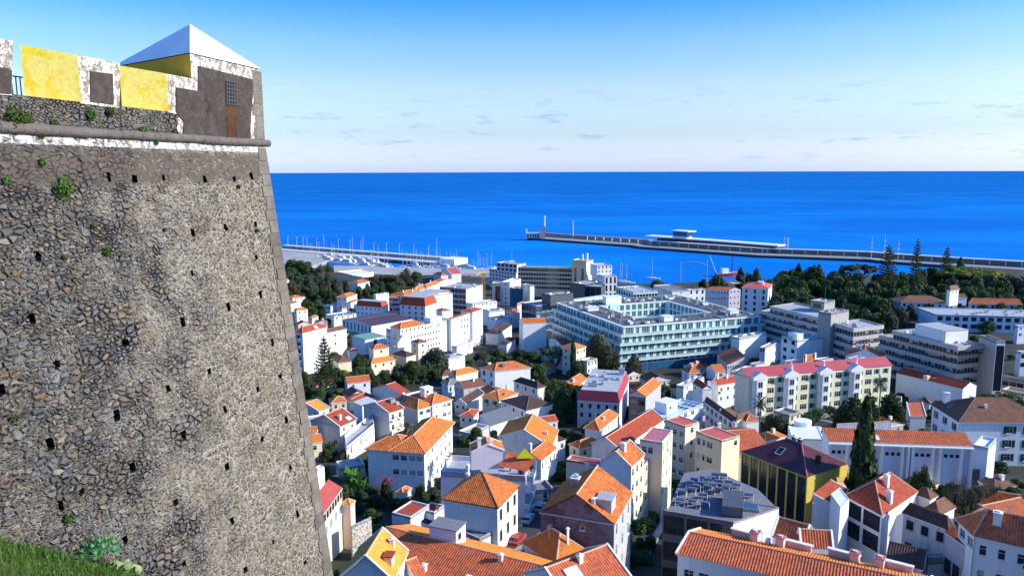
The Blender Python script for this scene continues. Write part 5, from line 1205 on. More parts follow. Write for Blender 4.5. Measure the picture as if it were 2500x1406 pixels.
bld('white_balconied_building', 'white building with pale blue roof terraces and a white stair hut with aerials', 'g', (58, 775), (300, 880), (690, 728), 9, 'flat', None, BLUEW, None, L=wn_(2, 2, w=2.4, h=1.4, f=3.2, bal='solid'), Rt=wn_(5, 2, w=1.6, h=1.3), cat='building', top=PALEB, rim=.4,
    ex=[('box', .62, .35, dict(s=(5.5, 4.0, 3.0), m=WHITE2, win=True, n='stair_hut')), ('ant', .65, .3, dict(h=5.5)), ('ant', .4, .35, dict(h=6)), ('chim', .35, .2, dict(h=1.8)), ('solar', .15, .6, dict(n=3)), ('solar', .1, .8, dict(n=3))])
bld('white_gabled_house', 'white house with a dark red gabled roof beside the long yellow apartments', 'g', (570, 500), (682, 572), (790, 520), 9, 'gAB', 1.4, WHITE2, R1, L=wn_(2, 1, w=.7, h=1.1), Rt=None, ov=.2, ex=[('chim', .2, .8, dict(h=1.5))])
bld('white_wing', 'white wing with dark red and orange roof and round-cornered wall touching the yellow apartments', 'g', (740, 500), (850, 530), (1072, 492), 9, 'gBC', 1.7, WHITE2, R1, Rt=[wn_(3, 2, w=.9, h=1.2, f=3.3, top=1.2), wn_(1, 4, w=1.1, h=1.0, m=.0, m2=.85, f=1.6, top=.8)], ov=.2, cat='house', ex=[('chim', .5, .2, dict(h=1.6)), ('chim', .4, .6, dict(h=1.2))])
bld('row_house', 'long low white house with a dark brown roof descending towards the palm', 'g', (700, 705), (1000, 925), (1048, 805), 7.5, 'gAB', 1.6, WHITE, B2, L=wn_(6, 2, w=.8, h=1.4, st='s', f=3.0), ov=.35, ex=[('ac', .4, .2)])
bld('small_house', 'small white house with a rust red hipped roof at the palm foot', 'g', (1045, 880), (1150, 925), (1310, 910), 5.5, 'hip', 1.4, WHITE2, R2, ov=.2)
bld('brown_roof_house', 'brown tiled roof between the dark long roof and the palm', 'g', (1005, 850), (1060, 905), (1235, 850), 6, 'hip', 1.4, WHITE, B1, ov=.3)
bld('small_white_house', 'lilac house with an orange hip, below the blue shop front of the glass building', 'g', (450, 372), (535, 405), (690, 395), 6, 'hip', 1.8, LILAC, O1, L=wn_(1, 1), Rt=wn_(2, 1, w=.9, h=1.3), ov=.3, ex=[('chim', .5, .5, dict(h=1))])
bld('small_white_house', 'white orange gabled house, below right of the blue shop front of the glass building', 'g', (720, 330), (818, 388), (935, 368), 6.5, 'gBC', 1.9, WHITE2, O1, Rt=wn_(1, 1, w=2.0, h=1.3), ov=.2)
bld('tiled_house', 'rust red sloping roof in front of the right end of the glass building', 'g', (835, 200), (945, 312), (1140, 292), 6.5, 'sAB', 3.0, GREYW, R2, L=None, Rt=wn_(7, 1, w=.6, h=1.1), ov=.2, skew=True, cat='house')
bld('white_terrace_row', 'cluttered sunlit white roof terraces left of the yellow apartments', 'g', (985, 360), (1060, 395), (1230, 330), 8, 'flat', None, WHITE2, None, Rt=wn_(4, 2), top=PALER, cat='building', ex=[('clutter', 0, 0, dict(n=8))])
bld('white_terrace', 'long white terrace parapet above the white balconied building', 'g', (400, 500), (480, 540), (700, 440), 7, 'flat', None, WHITE2, None, top=PALER, cat='building', Rt=wn_(3, 1), ex=[('clutter', 0, 0, dict(n=5)), ('ant', .4, .5)])
# row behind the yellow apartments
for i, (ax, ay, bx, by, cx, cy, lb) in enumerate([(1190, 285, 1255, 310, 1365, 290, 'leftmost white dormer block of the row behind the yellow apartments'), (1560, 255, 1630, 285, 1735, 262, 'second white dormer block behind the yellow apartments, with a dull red top'), (1895, 235, 1975, 268, 2088, 245, 'third white dormer block behind the yellow apartments')]):
    bld('dormer_block', lb, 'g', (ax, ay), (bx, by), (cx, cy), 14, 'flat', None, WHITE2, None, top=PINKSH, under=WHITE2, rim=.1, cat='building', L=wn_(1, 1, top=.5))
bld('row_house', 'rust red roof between the second and third white dormer blocks', 'g', (1735, 300), (1760, 310), (1905, 285), 13, 'hip', 3.2, WHITE2, R2, ov=.1, ex=[('chim', .3, .2, dict(h=1.5)), ('chim', .3, .9, dict(h=1.5))])
bld('row_house', 'broad orange and dark red roof behind the right half of the yellow apartments', 'h', (175, 85), (450, 120), (880, 158), 13, 'gAB', 3.0, WHITE2, R2, skew=False, ov=.2, z=40.5, ex=[('chim', .1, .4, dict(h=1.8)), ('chim', .6, .3, dict(h=1.5)), ('chim', .8, .6, dict(h=1.5))])
bld('dormer_block', 'fourth white dormer block, largest, at the right end behind the yellow apartments', 'h', (480, 150), (560, 165), (668, 140), 14, 'flat', None, WHITE2, None, top=PINKSH, rim=.1, cat='building')
bld('dormer_block', 'dull red topped dormer block just right of centre behind the yellow apartments', 'h', (120, 150), (190, 175), (330, 160), 14, 'flat', None, WHITE2, None, top=PINKSH, rim=.1, cat='building')
# beige and pale yellow apartment complex
bld('beige_apartment_block', 'beige apartment block with a red sheet roof, left and behind its twin', 'g', (278, 895), (495, 968), (648, 930), 15, 'flat', None, BEIGE, None, L=wn_(3, 4, w=1.2, h=1.3, f=3.1, top=1.5), Rt=wn_(1, 3), top=REDSH, rim=.12, cat='apartment block', wallR=CREAM)
bld('beige_apartment_block', 'nearer beige apartment block whose red sheet roof has a pale worn patch', 'g', (610, 1018), (887, 1122), (1082, 1082), 15, 'flat', None, BEIGE, None, L=[wn_(1, 4, w=1.0, h=1.5, m=.05, m2=.8, f=3.3, top=1.3), wn_(1, 4, w=.8, h=1.3, m=.24, m2=.6, f=3.3, top=1.3, st='w'), wn_(1, 4, w=1.6, h=1.3, m=.42, m2=.32, f=3.3, top=1.3)], Rt=wn_(1, 1, m=.6, w=1.0, h=1.2), top=REDSH, rim=.12, cat='apartment block', wallR=PALEY)
bld('long_tiled_house', 'long terracotta roofed house running back behind the beige apartment blocks', 'g', (650, 1005), (1000, 1290), (1445, 1165), 10, 'gBC', 2.6, BEIGE, R2, L=wn_(2, 3, w=2.2, h=1.5, m=.4, f=3.2), ov=.2, z=None, skew=False, ex=[('chim', .75, .3, dict(h=1.5, m=CREAM))])
bld('pale_yellow_block', 'pale yellow tower block with a rose coloured flat roof and two small windows under it', 'g', (10, 1115), (250, 1142), (362, 1012), 16, 'flat', None, PALEY, None, L=wn_(2, 1, w=1.1, h=1.4, m=.06, m2=.38, top=1.3), Rt=wn_(3, 4, w=.8, h=1.4, f=3.1), top=PINKSH, rim=.1, cat='apartment block', wallL=PINK)
bld('crimson_roof_wing', 'long wing with a plain dark crimson roof stepping down to the lane', 'f', (1330, 1290), (1640, 1310), (2120, 985), 9, 'gBC', 2.2, WHITE, R1, ov=.15, verge=True)
bld('striped_roof_wing', 'narrow wing with striped orange tiles at the foot of the rose roofed tower block', 'f', (1660, 1290), (1960, 1385), (2010, 1335), 11.5, 'gAB', 1.6, PALEY, R2, ov=.15, skew=False)
bld('pale_apartment_block', 'beige block with small red roof, joined left of the bright white gable wall', 'j', (872, 178), (1230, 235), (1275, 170), 12, 'flat', None, GREYW if False else BEIGE, None, top=REDSH, rim=.15, cat='apartment block')
bld('white_gable_block', 'apartment block with a bright white blank wall under an orange roof with one chimney', 'j', (1228, 262), (1560, 262), (1700, 130), 13, 'gBC', 2.4, WHITE2, O1, Rt=wn_(3, 4, w=1.1, h=1.4, f=3.0), ov=.15, verge=True, wallR=PALEY, cat='apartment block', ex=[('chim', .42, .35, dict(h=1.3, w=.9))])
bld('bay_block', 'pale yellow bays stepping back to the right of the bright white gable wall', 'j', (1560, 330), (1700, 220), (1810, 100), 12, 'flat', None, PALEY, None, top=REDSH, rim=.1, Rt=wn_(3, 4, w=1, h=1.4, f=3.0), cat='apartment block', skew=True)
# --- frame g/h right
bld('domed_white_building', 'white flat roofed block carrying a low round white drum', 'g', (1600, 962), (1645, 1100), (1985, 1108), 8.5, 'flat', None, WHITE2, None, top=WROOF, rim=.08, cat='building', skew=True)
bld('brown_roofed_mansion', 'big white mansion with weathered brown hipped roof and two chimneys at the right edge', 'h', (1362, 640), (1670, 838), (2700, 845), 11.5, 'hip', 4.2, WHITE2, B1, L=wn_(3, 3, w=1.1, h=1.9, st='s', f=3.7, top=1.1), Rt=[wn_(2, 3, w=1.6, h=1.9, st='s', m=.45, m2=.12, f=3.6, top=1.1)], ov=.5, skew=True, cat='mansion', ex=[('chim', .8, .12, dict(h=2.4, w=1.3)), ('chim', .88, .42, dict(h=1.6)), ('sky', .6, .1)])
bld('white_wall_house', 'long blank white walled house with a low red roof below the banded office', 'h', (1000, 310), (1718, 482), (1870, 468), 8, 'gAB', 1.8, WHITE2, R1, ov=.12, cat='house', ex=[('chim', .55, .1, dict(h=1.0, w=1.6, m=PINK)), ('sky', .5, .4, dict(w=2.5, m=REDSH))])
bld('orange_roof_house', 'small orange roofed house with white parapets beside the dark conifer', 'h', (1110, 650), (1150, 778), (1325, 780), 6, 'sBC', .8, WHITE2, R2, ov=.1, skew=True, verge=True, wallL=BLUEW)
bld('cottage', 'low brown roofed cottage behind the orange parapet roof', 'h', (1120, 595), (1225, 620), (1370, 640), 4.2, 'hip', 1.4, WHITE, B1, ov=.2, cat='cottage')
# --- frame i: bottom left
bld('hipped_corner_house', 'two storey white house with a steep orange pyramid roof and dark gutters beside the lane', 'i', (1455, 592), (2055, 692), (2285, 465), 8.5, 'hip', 3.6, WHITE2, O1, L=None, Rt=wn_(3, 2, w=1.0, h=2.0, st='k', f=3.8, top=1.0), ov=.35, under=DMETAL, cat='house', ex=[('chim', .93, .9, dict(h=2.2, w=.5))], ridgem=RIDGED)
bld('flat_annex', 'low dark flat roofed annex in front of the pyramid roofed white house', 'i', (1420, 830), (1860, 1010), (2085, 780), 3.6, 'flat', None, BLUEW, None, top=SLATE, rim=.3, cat='annex', under=GREYW)
bld('long_tiled_building', 'long low building with ribbed terracotta roof and rooftop hut along the bottom edge', 'i', (600, 1290), (2330, 1780), None, 6.0, 'gAB', 2.6, WHITE, R2, ov=.1, D=(1130, 858), z=56.5, tl_lit=O2, ex=[('chim', .62, .12, dict(h=.9, w=.6)), ('chim', .35, .12, dict(h=.9, w=.6)), ('box', .62, .62, dict(s=(3.0, 4.2, 2.3), m=LILAC, t=SLATE, win=True, n='roof_house'))])  # far slope's stronger sunlight is put into brighter tiles
bld('yellow_tiled_house', 'house with a bright yellow-orange roof and small dormer at the bottom beside the fortress corner', 'i', (380, 1440), (950, 1460), (1110, 1150), 7.5, 'gBC', 3.0, WHITE2, O3, ov=.25, verge=True, Rt=wn_(1, 1, w=.8, h=1.3, st='g', m=.1, m2=.4), ex=[('box', .18, .35, dict(s=(1.3, 1.0, .9), m=PINK, t=R1, n='dormer'))])
bld('ribbed_red_roof', 'small ribbed red roof right of the yellow-orange roof', 'i', (960, 1300), (1200, 1480), (1325, 1255), 6, 'gBC', 1.8, WHITE, R2, ov=.15, cat='house')
bld('glazed_veranda_house', 'white house with a salmon sheet roof over a glazed veranda, squeezed against the fortress corner', 'i', (60, 700), (215, 760), (415, 478), 9, 'sBC', .7, WHITE2, REDSH, ov=.12, Rt=[wn_(7, 1, w=1.2, h=1.5, top=.12, st='n'), wn_(4, 1, w=1.6, h=1.7, top=2.6, st='x')], wallR=CREAM, skew=True)
bld('corner_house', 'small house corner with yellow-orange roof just right of the glazed veranda', 'i', (395, 680), (500, 660), (553, 615), 8.2, 'hip', .7, PINK, O3, ov=.1)
bld('rough_wall', 'sunlit rough whitewashed boundary wall right of the glazed veranda house', 'i', (500, 880), (512, 890), (720, 790), 6, 'flat', None, WASH, None, cat='wall', rim=.05, skew=True)
bld('garden_shed', 'low garden shed with two flat dark red roofs in the shaded yard', 'i', (935, 735), (1130, 785), (1330, 720), 2.6, 'flat', None, BLUEW, None, top=R1, rim=.2, cat='shed')
bld('garden_shed', 'smaller shed with a dark red flat roof behind the low garden shed', 'i', (1235, 700), (1380, 735), (1490, 690), 2.6, 'flat', None, BLUEW, None, top=R1, rim=.2, cat='shed')
bld('garden_roof', 'little orange tiled garden roof in front of the large pale blue-white house', 'i', (970, 490), (1050, 540), (1150, 480), 2.6, 'hip', .7, WHITE, O1, ov=.2, cat='shed')
bld('roof_hut', 'small brown roofed hut with a white side at the head of the flat annex', 'i', (1235, 850), (1370, 880), (1420, 840), 4.6, 'sBC', .3, WHITE2, B2, ov=.1, cat='hut')
# --- frame j
gL = bld('lilac_terrace_building', 'lilac building with a planted roof terrace and stacked balconies along the lane', 'j', (-450, 300), (440, 352), (775, 232), 9.5, 'flat', None, LILAC, None, top=PALER, rim=.9, Rt=[wn_(6, 2, w=1.5, h=1.9, bal='solid', f=3.3, top=1.2)], cat='apartment house', wallR=BLUEW)
bld('awning_house', 'higher lilac storey with striped orange right slope left of the roof terrace', 'f', (45, 1335), (403, 1318), (517, 1240), 12.5, 'gBC', 1.4, LILAC, O1, ov=.02, verge=True, dn=3.6, z=zon(gL, 'L', 'f', 403, 1318)+.02, ex=[('chim', .75, .1, dict(h=1.8))])
bld('awning_house', 'orange roofed storey with white cornice behind the planted roof terrace', 'f', (560, 1400), (797, 1432), (968, 1290), 12.5, 'gBC', 1.6, WHITE2, O1, ov=.2, z=zon(gL, 'R', 'f', 797, 1432)+.02, Rt=wn_(4, 1, w=.9, h=1.5, top=.8), dn=6, ex=[('chim', .7, .25, dict(h=1.8))])
bld('stained_gable_house', 'old house with a dark stained mauve gable wall and a red and orange roof', 'j', (585, 735), (1385, 865), (1575, 610), 11, 'gBC', 3.6, DARKST, O1, L=[wn_(1, 1, w=.9, h=.7, m=.54, m2=.38, top=1.0), wn_(1, 1, w=2.0, h=1.6, m=.52, m2=.30, top=4.6, st='n'), wn_(1, 1, w=1.0, h=.9, m=.74, m2=.16, top=5.4)], Rt=wn_(3, 3, w=.9, h=1.8, f=3.2), ov=.2, wallR=GREYW, cat='house',
    ex=[('chim', .68, .55, dict(h=1.0, w=1.2, m=METAL)), ('box', .18, .25, dict(s=(2.6, 2.2, 1.3), m=GREYW, t=PALER, n='roof_hut')), ('ant', .6, .8, dict(h=1.8)), ('ac', .3, .1, {})])
bld('small_pyramid_house', 'small house with an orange pyramid roof and a slim white flue at the bottom centre', 'j', (400, 1190), (765, 1300), (1135, 1165), 6, 'hip', 2.6, CREAM, O2, ov=.3, ex=[('chim', .22, .55, dict(h=2.2, w=.28))], Rt=wn_(2, 1, w=1, h=1.5, st='g'))
bld('low_ribbed_building', 'low building with a dark red ribbed roof cut by the bottom edge at centre', 'j', (420, 1470), (900, 1700), (1560, 1420), 6.5, 'gBC', 2.4, WHITE2, R2, ov=.1, verge=True, skew=False, ex=[('sky', .3, .3, dict(w=1.6, m=WROOF))])
# --- frame k
bld('grey_solar_building', 'dark grey building whose flat roof is crowded with solar water heaters', 'k', (165, 715), (905, 838), (1388, 680), 10, 'flat', None, DGREY, None, top=SLATE, rim=.06, under=SLATE, wallR=WHITE2, L=wn_(3, 3, w=6.4, h=3.0, st='n', f=4.2, top=.6), cat='building', skew=True)
bld('yellow_striped_building', 'tall yellow building with dark window stripes under a dark purple hipped roof', 'k', (985, 97), (1685, 368), (2120, 232), 12.5, 'hip', 3.2, YELLOW, MAROON, L=wn_(7, 1, w=1.7, h=12.2, st='n', top=.25), ov=.1, cat='building', ex=[('sky', .55, .25, dict(w=1.2)), ('chim', .12, .45, dict(h=1.2, m=DMETAL, cap=DMETAL)), ('chim', .72, .85, dict(h=1.4, w=.5, m=DMETAL)), ('chim', .65, .9, dict(h=1.4, w=.6, m=DMETAL))], ridgem=PINKSH, under=YELLOW)
bld('long_striped_roof_building', 'very long building with boldly ribbed terracotta roof and pink chimneys across the bottom right', 'k', (300, 1172), (2900, 1760), None, 10, 'gAB', 1.2, WHITE2, R2, ov=.2, D=(560, 905), z=62, tl_lit=O2, L=wn_(14, 2, w=1.3, h=1.4, m=.02, top=1.8), verge=True, ridgem=PINKSH,  # far slope tiled brighter, its extra sun painted into the colour
    ex=[('chim', 1-k_, .86, dict(h=1.3, w=1.0, m=PINK, cap=PINKSH)) for k_ in (.27, .385, .70, .80)]+[('box', 1-k_, .95, dict(s=(.3, 3.6, .9), m=PINK, t=WHITE2, n='roof_parapet')) for k_ in (.22, .45, .65, .86)]+[('ac', .67, .86), ('ant', .70, .86, dict(h=1.6))])
for lb_, A_, B_, C_ in (('first orange gable poking out behind the long ribbed roof', (1310, 990), (1640, 1085), (1760, 1010)), ('second orange gable poking out behind the long ribbed roof', (1620, 1110), (1960, 1130), (2080, 1060))):
    bld('gabled_wing', lb_, 'k', A_, B_, C_, 6.5, 'gAB', 2.0, WHITE2, R2, ov=.1, verge=True, z=60.0)
# --- frame l
bld('blue_white_modern_house', 'white house with deep shaded balconies, curved blind wall and red roof with white chimneys', 'l', (430, 560), (840, 775), (1215, 520), 9.5, 'hip', 3.0, WHITE2, R1, L=[wn_(2, 1, w=3.4, h=2.6, st='n', top=.35, m=.02), wn_(2, 1, w=3.2, h=2.7, st='n', top=3.6, m=.02)], ov=.1, cat='house', skew=True, under=WHITE2, ex=[('chim', .35, .45, dict(h=1.7, w=.75)), ('chim', .12, .3, dict(h=1.7, w=.75))])
bld('stair_tower', 'tall narrow white stair tower between the curved wall and the deep balconies', 'l', (295, 545), (395, 680), (490, 600), 11.0, 'flat', None, WHITE2, None, top=WROOF, rim=.02, cat='tower', skew=True)
bld('curved_wall_wing', 'blue-shaded white wing with a dark red lean-to roof left of the narrow stair tower', 'l', (95, 650), (300, 650), (480, 500), 9.3, 'sBC', 1.8, WHITE2, R1, ov=.06, skew=True, verge=True)
bld('orange_roof_house', 'orange roofed house with a solar heater between the yellow building and huge cypress', 'l', (130, 405), (260, 462), (590, 370), 10, 'hip', 1.8, WHITE2, O1, ov=.2, L=wn_(1, 2, w=1.2, h=1.8), ex=[('solar', .3, .75, dict(n=3)), ('box', .2, .8, dict(s=(2.2, .7, .7), m=METAL, n='water_tank')), ('ant', .4, .9)])
bld('old_dark_roof_house', 'weathered old white house with dark mossy roof and shuttered windows', 'l', (1045, 740), (1540, 925), (1600, 760), 8.5, 'hip', 1.7, OLDW, B2, L=wn_(3, 2, w=1.1, h=1.5, st='k', f=3.6, top=.8), ov=.15)
bld('lantern_tower', 'small square weathered roof lantern with a brown pyramid roof rising behind the old dark roof', 'l', (1150, 540), (1345, 605), (1430, 568), 10.5, 'hip', 1.3, OLDW, B1, ov=.25, Rt=wn_(1, 1, w=.8, h=1.4), cat='tower')
bld('brown_wing', 'brown tiled wing right of the square roof lantern', 'l', (1255, 690), (1440, 775), (1618, 685), 9.2, 'hip', 1.6, WHITE2, B1, ov=.2)
bld('shed', 'dark mossy roofed lean-to in front of the old dark roofed house', 'l', (865, 1200), (1270, 1345), (1320, 1140), 3.6, 'gAB', 1.6, OLDW, B2, ov=.25, cat='shed')
bld('ruined_balcony', 'crumbling white balcony block at the foot of the old dark roofed house', 'l', (1310, 1170), (1325, 1210), (1520, 1195), 4.4, 'flat', None, OLDW, None, cat='ruin', rim=.9, skew=True, top=SLATE)
bld('right_corner_house', 'two storey house with red and sunlit orange tiled roofs at the bottom right corner', 'l', (1600, 800), (1790, 985), (2900, 1240), 9.5, 'hip', 3.4, WHITE2, R2, L=wn_(2, 1, w=1.7, h=1.3), Rt=wn_(5, 3, w=.9, h=1.5, f=3.6, top=1.1), ov=.4, skew=True, ex=[('chim', .35, .3, dict(h=1.1, w=1.0))])
bld('veranda_wing', 'narrow grey wing with red lean-to roof left of the bottom right corner house', 'l', (1500, 950), (1775, 1140), (1785, 1060), 7.0, 'sAB', .5, GREYW, R1, ov=.1, skew=True, L=wn_(3, 1, w=1.5, h=2.4, st='n', top=3.6))
bld('back_roof', 'dark red gable roof with orange right slope behind the bottom right corner house', 'l', (1650, 790), (2060, 700), (2500, 800), 9.5, 'gAB', 2.8, WHITE, R2, ov=.2, z=55, skew=True)
bld('back_roof', 'furthest orange slope of the cluster at the bottom right corner', 'l', (1835, 640), (2080, 680), (2500, 730), 9.5, 'gAB', 2.6, WHITE, O1, ov=.2, z=52, skew=True)

merge('lilac building with a planted', 'higher lilac storey', 'orange roofed storey with white cornice')
merge('white house with deep shaded', 'tall narrow white stair', 'blue-shaded white wing')
merge('apartment block with a bright white', 'beige block with small red roof', 'pale yellow bays')
merge('weathered old white house', 'small square weathered roof lantern', 'brown tiled wing right')
merge('two storey house with red and sunlit', 'narrow grey wing with red')
merge('very long building with boldly', 'first orange gable', 'second orange gable')

bld('white_chimney_block', 'tall slim white chimney block against the fortress corner above the salmon roof', 'i', (110, 262), (150, 285), (224, 256), 11.5, 'flat', None, WHITE2, None, top=WROOF, rim=.05, cat='chimney', skew=True)
def rear(lb, fr, pts, z, mat, top):
    K = [g for g in GB if g.root['label'].startswith(lb)][0]; o = K.root.location; P_ = [at(fr, x, y, z=z) for x, y in pts]; M = MB(); M.prism([(p.x-o.x, p.y-o.y) for p in P_], -3, z-o.z, mat, top); M.obj('rear_wing', K.root)
gs = [g for g in GB if g.root['label'].startswith('dark grey building whose')][0]
rear('dark grey building whose', 'k', [(225, 690), (330, 440), (395, 318), (690, 272), (930, 390), (1165, 490), (1345, 665), (905, 815)], gs.ze-.055, DGREY, SLATE)
# ================================================================ the town farther away
FL = 'farther'
# --- frame a : left middle distance
bld('apartment_house', 'tall blue-shaded apartment house with a red roof beside the fortress corner above the tall pine', 'a', (145, 1030), (243, 1050), (497, 985), 19, 'hip', 2.2, BLUEW, R1, L=wn_(1, 5, w=2.2, h=1.7, bal='rail', f=3.3, top=1.0), ov=.3, wallR=WHITE2, ex=[('sky', .2, .6, dict(w=1.6, m=WROOF))], cat='apartment house')
bld('cream_house', 'plain cream block with brown roof and two stacked windows, behind the tall pine', 'a', (405, 1040), (463, 1052), (695, 1002), 14, 'hip', 1.6, CREAM, B1, L=wn_(1, 2), Rt=wn_(1, 2, w=1.0, h=1.3, f=4.0, m=.35, m2=.4, top=1.6), ov=.3)
bld('cream_tower_house', 'small square cream house with orange pyramid roof, left of its brown roofed neighbour', 'a', (903, 1195), (955, 1215), (1122, 1192), 9, 'hip', 1.7, CREAM, O1, Rt=wn_(1, 1, w=.9, h=1.3), ov=.3)
bld('cream_tower_house', 'cream tower house with a brown pyramid roof and two stacked windows', 'a', (1330, 1130), (1408, 1152), (1512, 1130), 9.5, 'hip', 1.3, CREAM, B1, L=wn_(1, 2), Rt=wn_(1, 2, w=.9, h=1.4, f=3.4), ov=.3)
bld('cream_cottage', 'cream cottage with a bright orange hipped roof among the garden trees', 'e', (850, 265), (905, 302), (1175, 255), 5.5, 'hip', 1.8, CREAM, O2, Rt=wn_(3, 1, w=.9, h=1.2), ov=.35, cat='cottage')
bld('white_house', 'white house with a dark red and orange pyramid roof and a carport', 'a', (1083, 1130), (1190, 1158), (1332, 1133), 6.5, 'hip', 2.0, WHITE2, R1, L=wn_(1, 1, w=1.6, h=1.4), ov=.35)
bld('low_house', 'low dark brown roofed house between the two cream tower houses', 'a', (1128, 1262), (1290, 1292), (1396, 1275), 5, 'hip', 1.8, BEIGE, B2, ov=.3, L=wn_(2, 1))
bld('brown_roof_house', 'old brown tiled roof in the trees below the plain cream block', 'a', (510, 1290), (600, 1350), (745, 1300), 4.5, 'hip', 1.6, CREAM, B1, ov=.3)
bld('small_orange_roof', 'small orange roof touching the right side of the plain cream block', 'a', (690, 1225), (715, 1235), (820, 1222), 4.5, 'hip', .9, WHITE2, R2, ov=.2, cat='house')
bld('white_hall', 'hall with a wide low dark purple metal roof and white pilasters', 'a', (635, 938), (937, 978), (1352, 905), 9, 'gBC', 1.6, WHITE2, PURPLE, L=wn_(8, 1, w=1.2, h=4.0, st='n', top=.6), ov=.3, cat='hall')
bld('green_roofed_hall', 'blue-white hall with a flat green roof in front of the dark purple roof', 'a', (742, 1075), (872, 1112), (1080, 1078), 8, 'flat', None, BLUEW, None, Rt=wn_(1, 1, w=2.0, h=4.5, st='n', top=.8), top=GREENR, under=GREENR, rim=.12, cat='hall')
bld('white_apartment_complex', 'broad white apartment block with scattered small windows, centre of the white cluster', 'a', (1085, 985), (1200, 1020), (1745, 905), 15, 'flat', None, WHITE2, None, L=wn_(2, 3, w=1.0, h=1.4, bal='solid'), Rt=[wn_(11, 4, w=.95, h=1.3, f=3.2, m=.22, top=1.2)], cat='apartment block', top=PALER, ex=[('box', .5, .75, dict(s=(8, 5, 2.6), m=WHITE2)), ('dish', .4, .5), ('clutter', 0, 0, dict(n=6))])
bld('orange_penthouse_roof', 'orange hipped roof storey standing on the left half of the broad white apartment block', 'a', (1120, 985), (1230, 1008), (1482, 958), 17.6, 'hip', 2.2, WHITE2, O1, Rt=wn_(6, 1, w=1.0, h=1.0), ov=.3, cat='roof storey', dn=3)
bld('white_apartment_block', 'white block with one orange roof slope, right of the broad white block', 'a', (1700, 892), (1742, 908), (1932, 868), 17, 'sAB', 1.2, WHITE2, O1, Rt=wn_(3, 3, w=.9, h=1.3, f=3.6, m=.5, top=1.2), ov=.15, cat='apartment block')
bld('white_apartment_block', 'tall white block with a red hipped roof and a pale yellow stripe', 'a', (1835, 812), (1960, 838), (2066, 803), 19, 'hip', 1.3, WHITE2, R1, L=wn_(1, 1, w=1, h=1), Rt=[wn_(1, 5, w=1.0, h=1.3, f=3.3, m=.5)], ov=.2, cat='apartment block')
bld('white_apartment_block', 'small white upper storey with dark red pyramid roof behind the broad white block', 'a', (1585, 808), (1650, 826), (1742, 810), 16, 'hip', .9, LILAC, R1, ov=.25, cat='house')
bld('orange_shed_roof', 'bright orange lean-to roof low on the right of the broad white block', 'a', (1745, 1052), (1760, 1062), (1928, 1040), 8, 'sAB', 1.4, WHITE2, O1, ov=.1, cat='house')
bld('white_wall_house', 'white sunlit wall and house below the orange lean-to roof', 'a', (1750, 1130), (1800, 1180), (1960, 1110), 6, 'flat', None, WHITE2, None, top=PALER, cat='house')
bld('round_window_mansard', 'building with a dark red mansard holding round windows and a huge bright white side wall', 'a', (1222, 780), (1482, 780), (1755, 688), 11, 'mans', 5.5, LILAC, R1, mans=1.4, L=wn_(4, 3, w=1.5, h=1.9, f=3.3, top=.5), Rt=None, ov=.1, top=PALER, cat='building', wallR=WHITE2)
bld('white_side_wall', 'very bright blank white firewall block behind the round window mansard', 'a', (1500, 650), (1530, 665), (1757, 640), 17, 'flat', None, WHITE2, None, top=PALER, cat='building')
bld('glazed_stair_block', 'glazed balcony block joined to the left of the round window mansard', 'a', (1095, 685), (1110, 690), (1240, 690), 14, 'hip', 1.2, LILAC, O1, Rt=wn_(4, 4, w=2.0, h=1.9, f=3.3, top=.5), L=wn_(1, 4, w=1.4, h=1.9, f=3.3, top=.5), ov=.2, cat='building')
bld('orange_roof_building', 'wide orange hipped roofs with small dormers behind the round window mansard', 'a', (1130, 660), (1260, 680), (1520, 645), 15, 'hip', 2.8, WHITE2, O1, ov=.2, cat='building', ex=[('chim', .4, .2, dict(h=1.6)), ('chim', .3, .5, dict(h=1.6)), ('chim', .6, .8, dict(h=1.6))])
bld('brown_mansard_row', 'row with a dark brown mansard and white front left of the round window mansard', 'a', (780, 770), (1040, 790), (1110, 750), 9, 'mans', 3.6, BLUEW, R1, mans=1.0, L=wn_(6, 3, w=1.0, h=1.6, f=3.3), ov=.1, top=PALER, cat='building')
bld('white_roof_blocks', 'white rooftop cubes behind the dark brown mansard row', 'a', (960, 650), (985, 660), (1115, 640), 13, 'flat', None, WHITE2, None, cat='building', ex=[('clutter', 0, 0, dict(n=6))])
bld('white_hip_house', 'white house with orange hipped roof and dark windows at the foot of the wooded park', 'a', (583, 682), (690, 690), (797, 655), 11, 'hip', 1.9, WHITE2, O1, L=wn_(2, 3, w=1.0, h=1.5, f=3.4), Rt=wn_(1, 2), ov=.3)
bld('low_red_roof', 'low dark red roof joining the white house to the brown mansard row', 'a', (690, 730), (730, 740), (805, 715), 7.5, 'hip', 1.0, WHITE2, R1, ov=.2, cat='house')
bld('low_red_roof', 'low dark red porch roof in front of the white house under the park', 'a', (580, 790), (640, 802), (690, 785), 4.5, 'hip', 1.0, WHITE2, R1, ov=.2, cat='house')
bld('blue_glazed_pavilion', 'low pale blue glazed pavilion left of the white house under the park', 'a', (470, 765), (525, 775), (585, 760), 5, 'flat', None, BLUEW, None, L=wn_(4, 1, w=1.3, h=1.6), top=PALEB, cat='pavilion')
bld('terraced_white_house', 'white house with a long dark roof terrace and bright right wall', 'a', (475, 850), (560, 880), (785, 848), 7, 'flat', None, WHITE2, None, Rt=wn_(4, 1), top=SLATE, cat='house', ex=[('clutter', 0, 0, dict(n=7))])
bld('white_cottage', 'white cottage with an orange pyramid roof beside the fortress corner', 'a', (150, 810), (180, 822), (300, 808), 9, 'hip', 1.5, WHITE2, O1, L=wn_(1, 2, w=.8), Rt=wn_(2, 2, w=.9, h=1.3, f=4), ov=.3, cat='cottage')
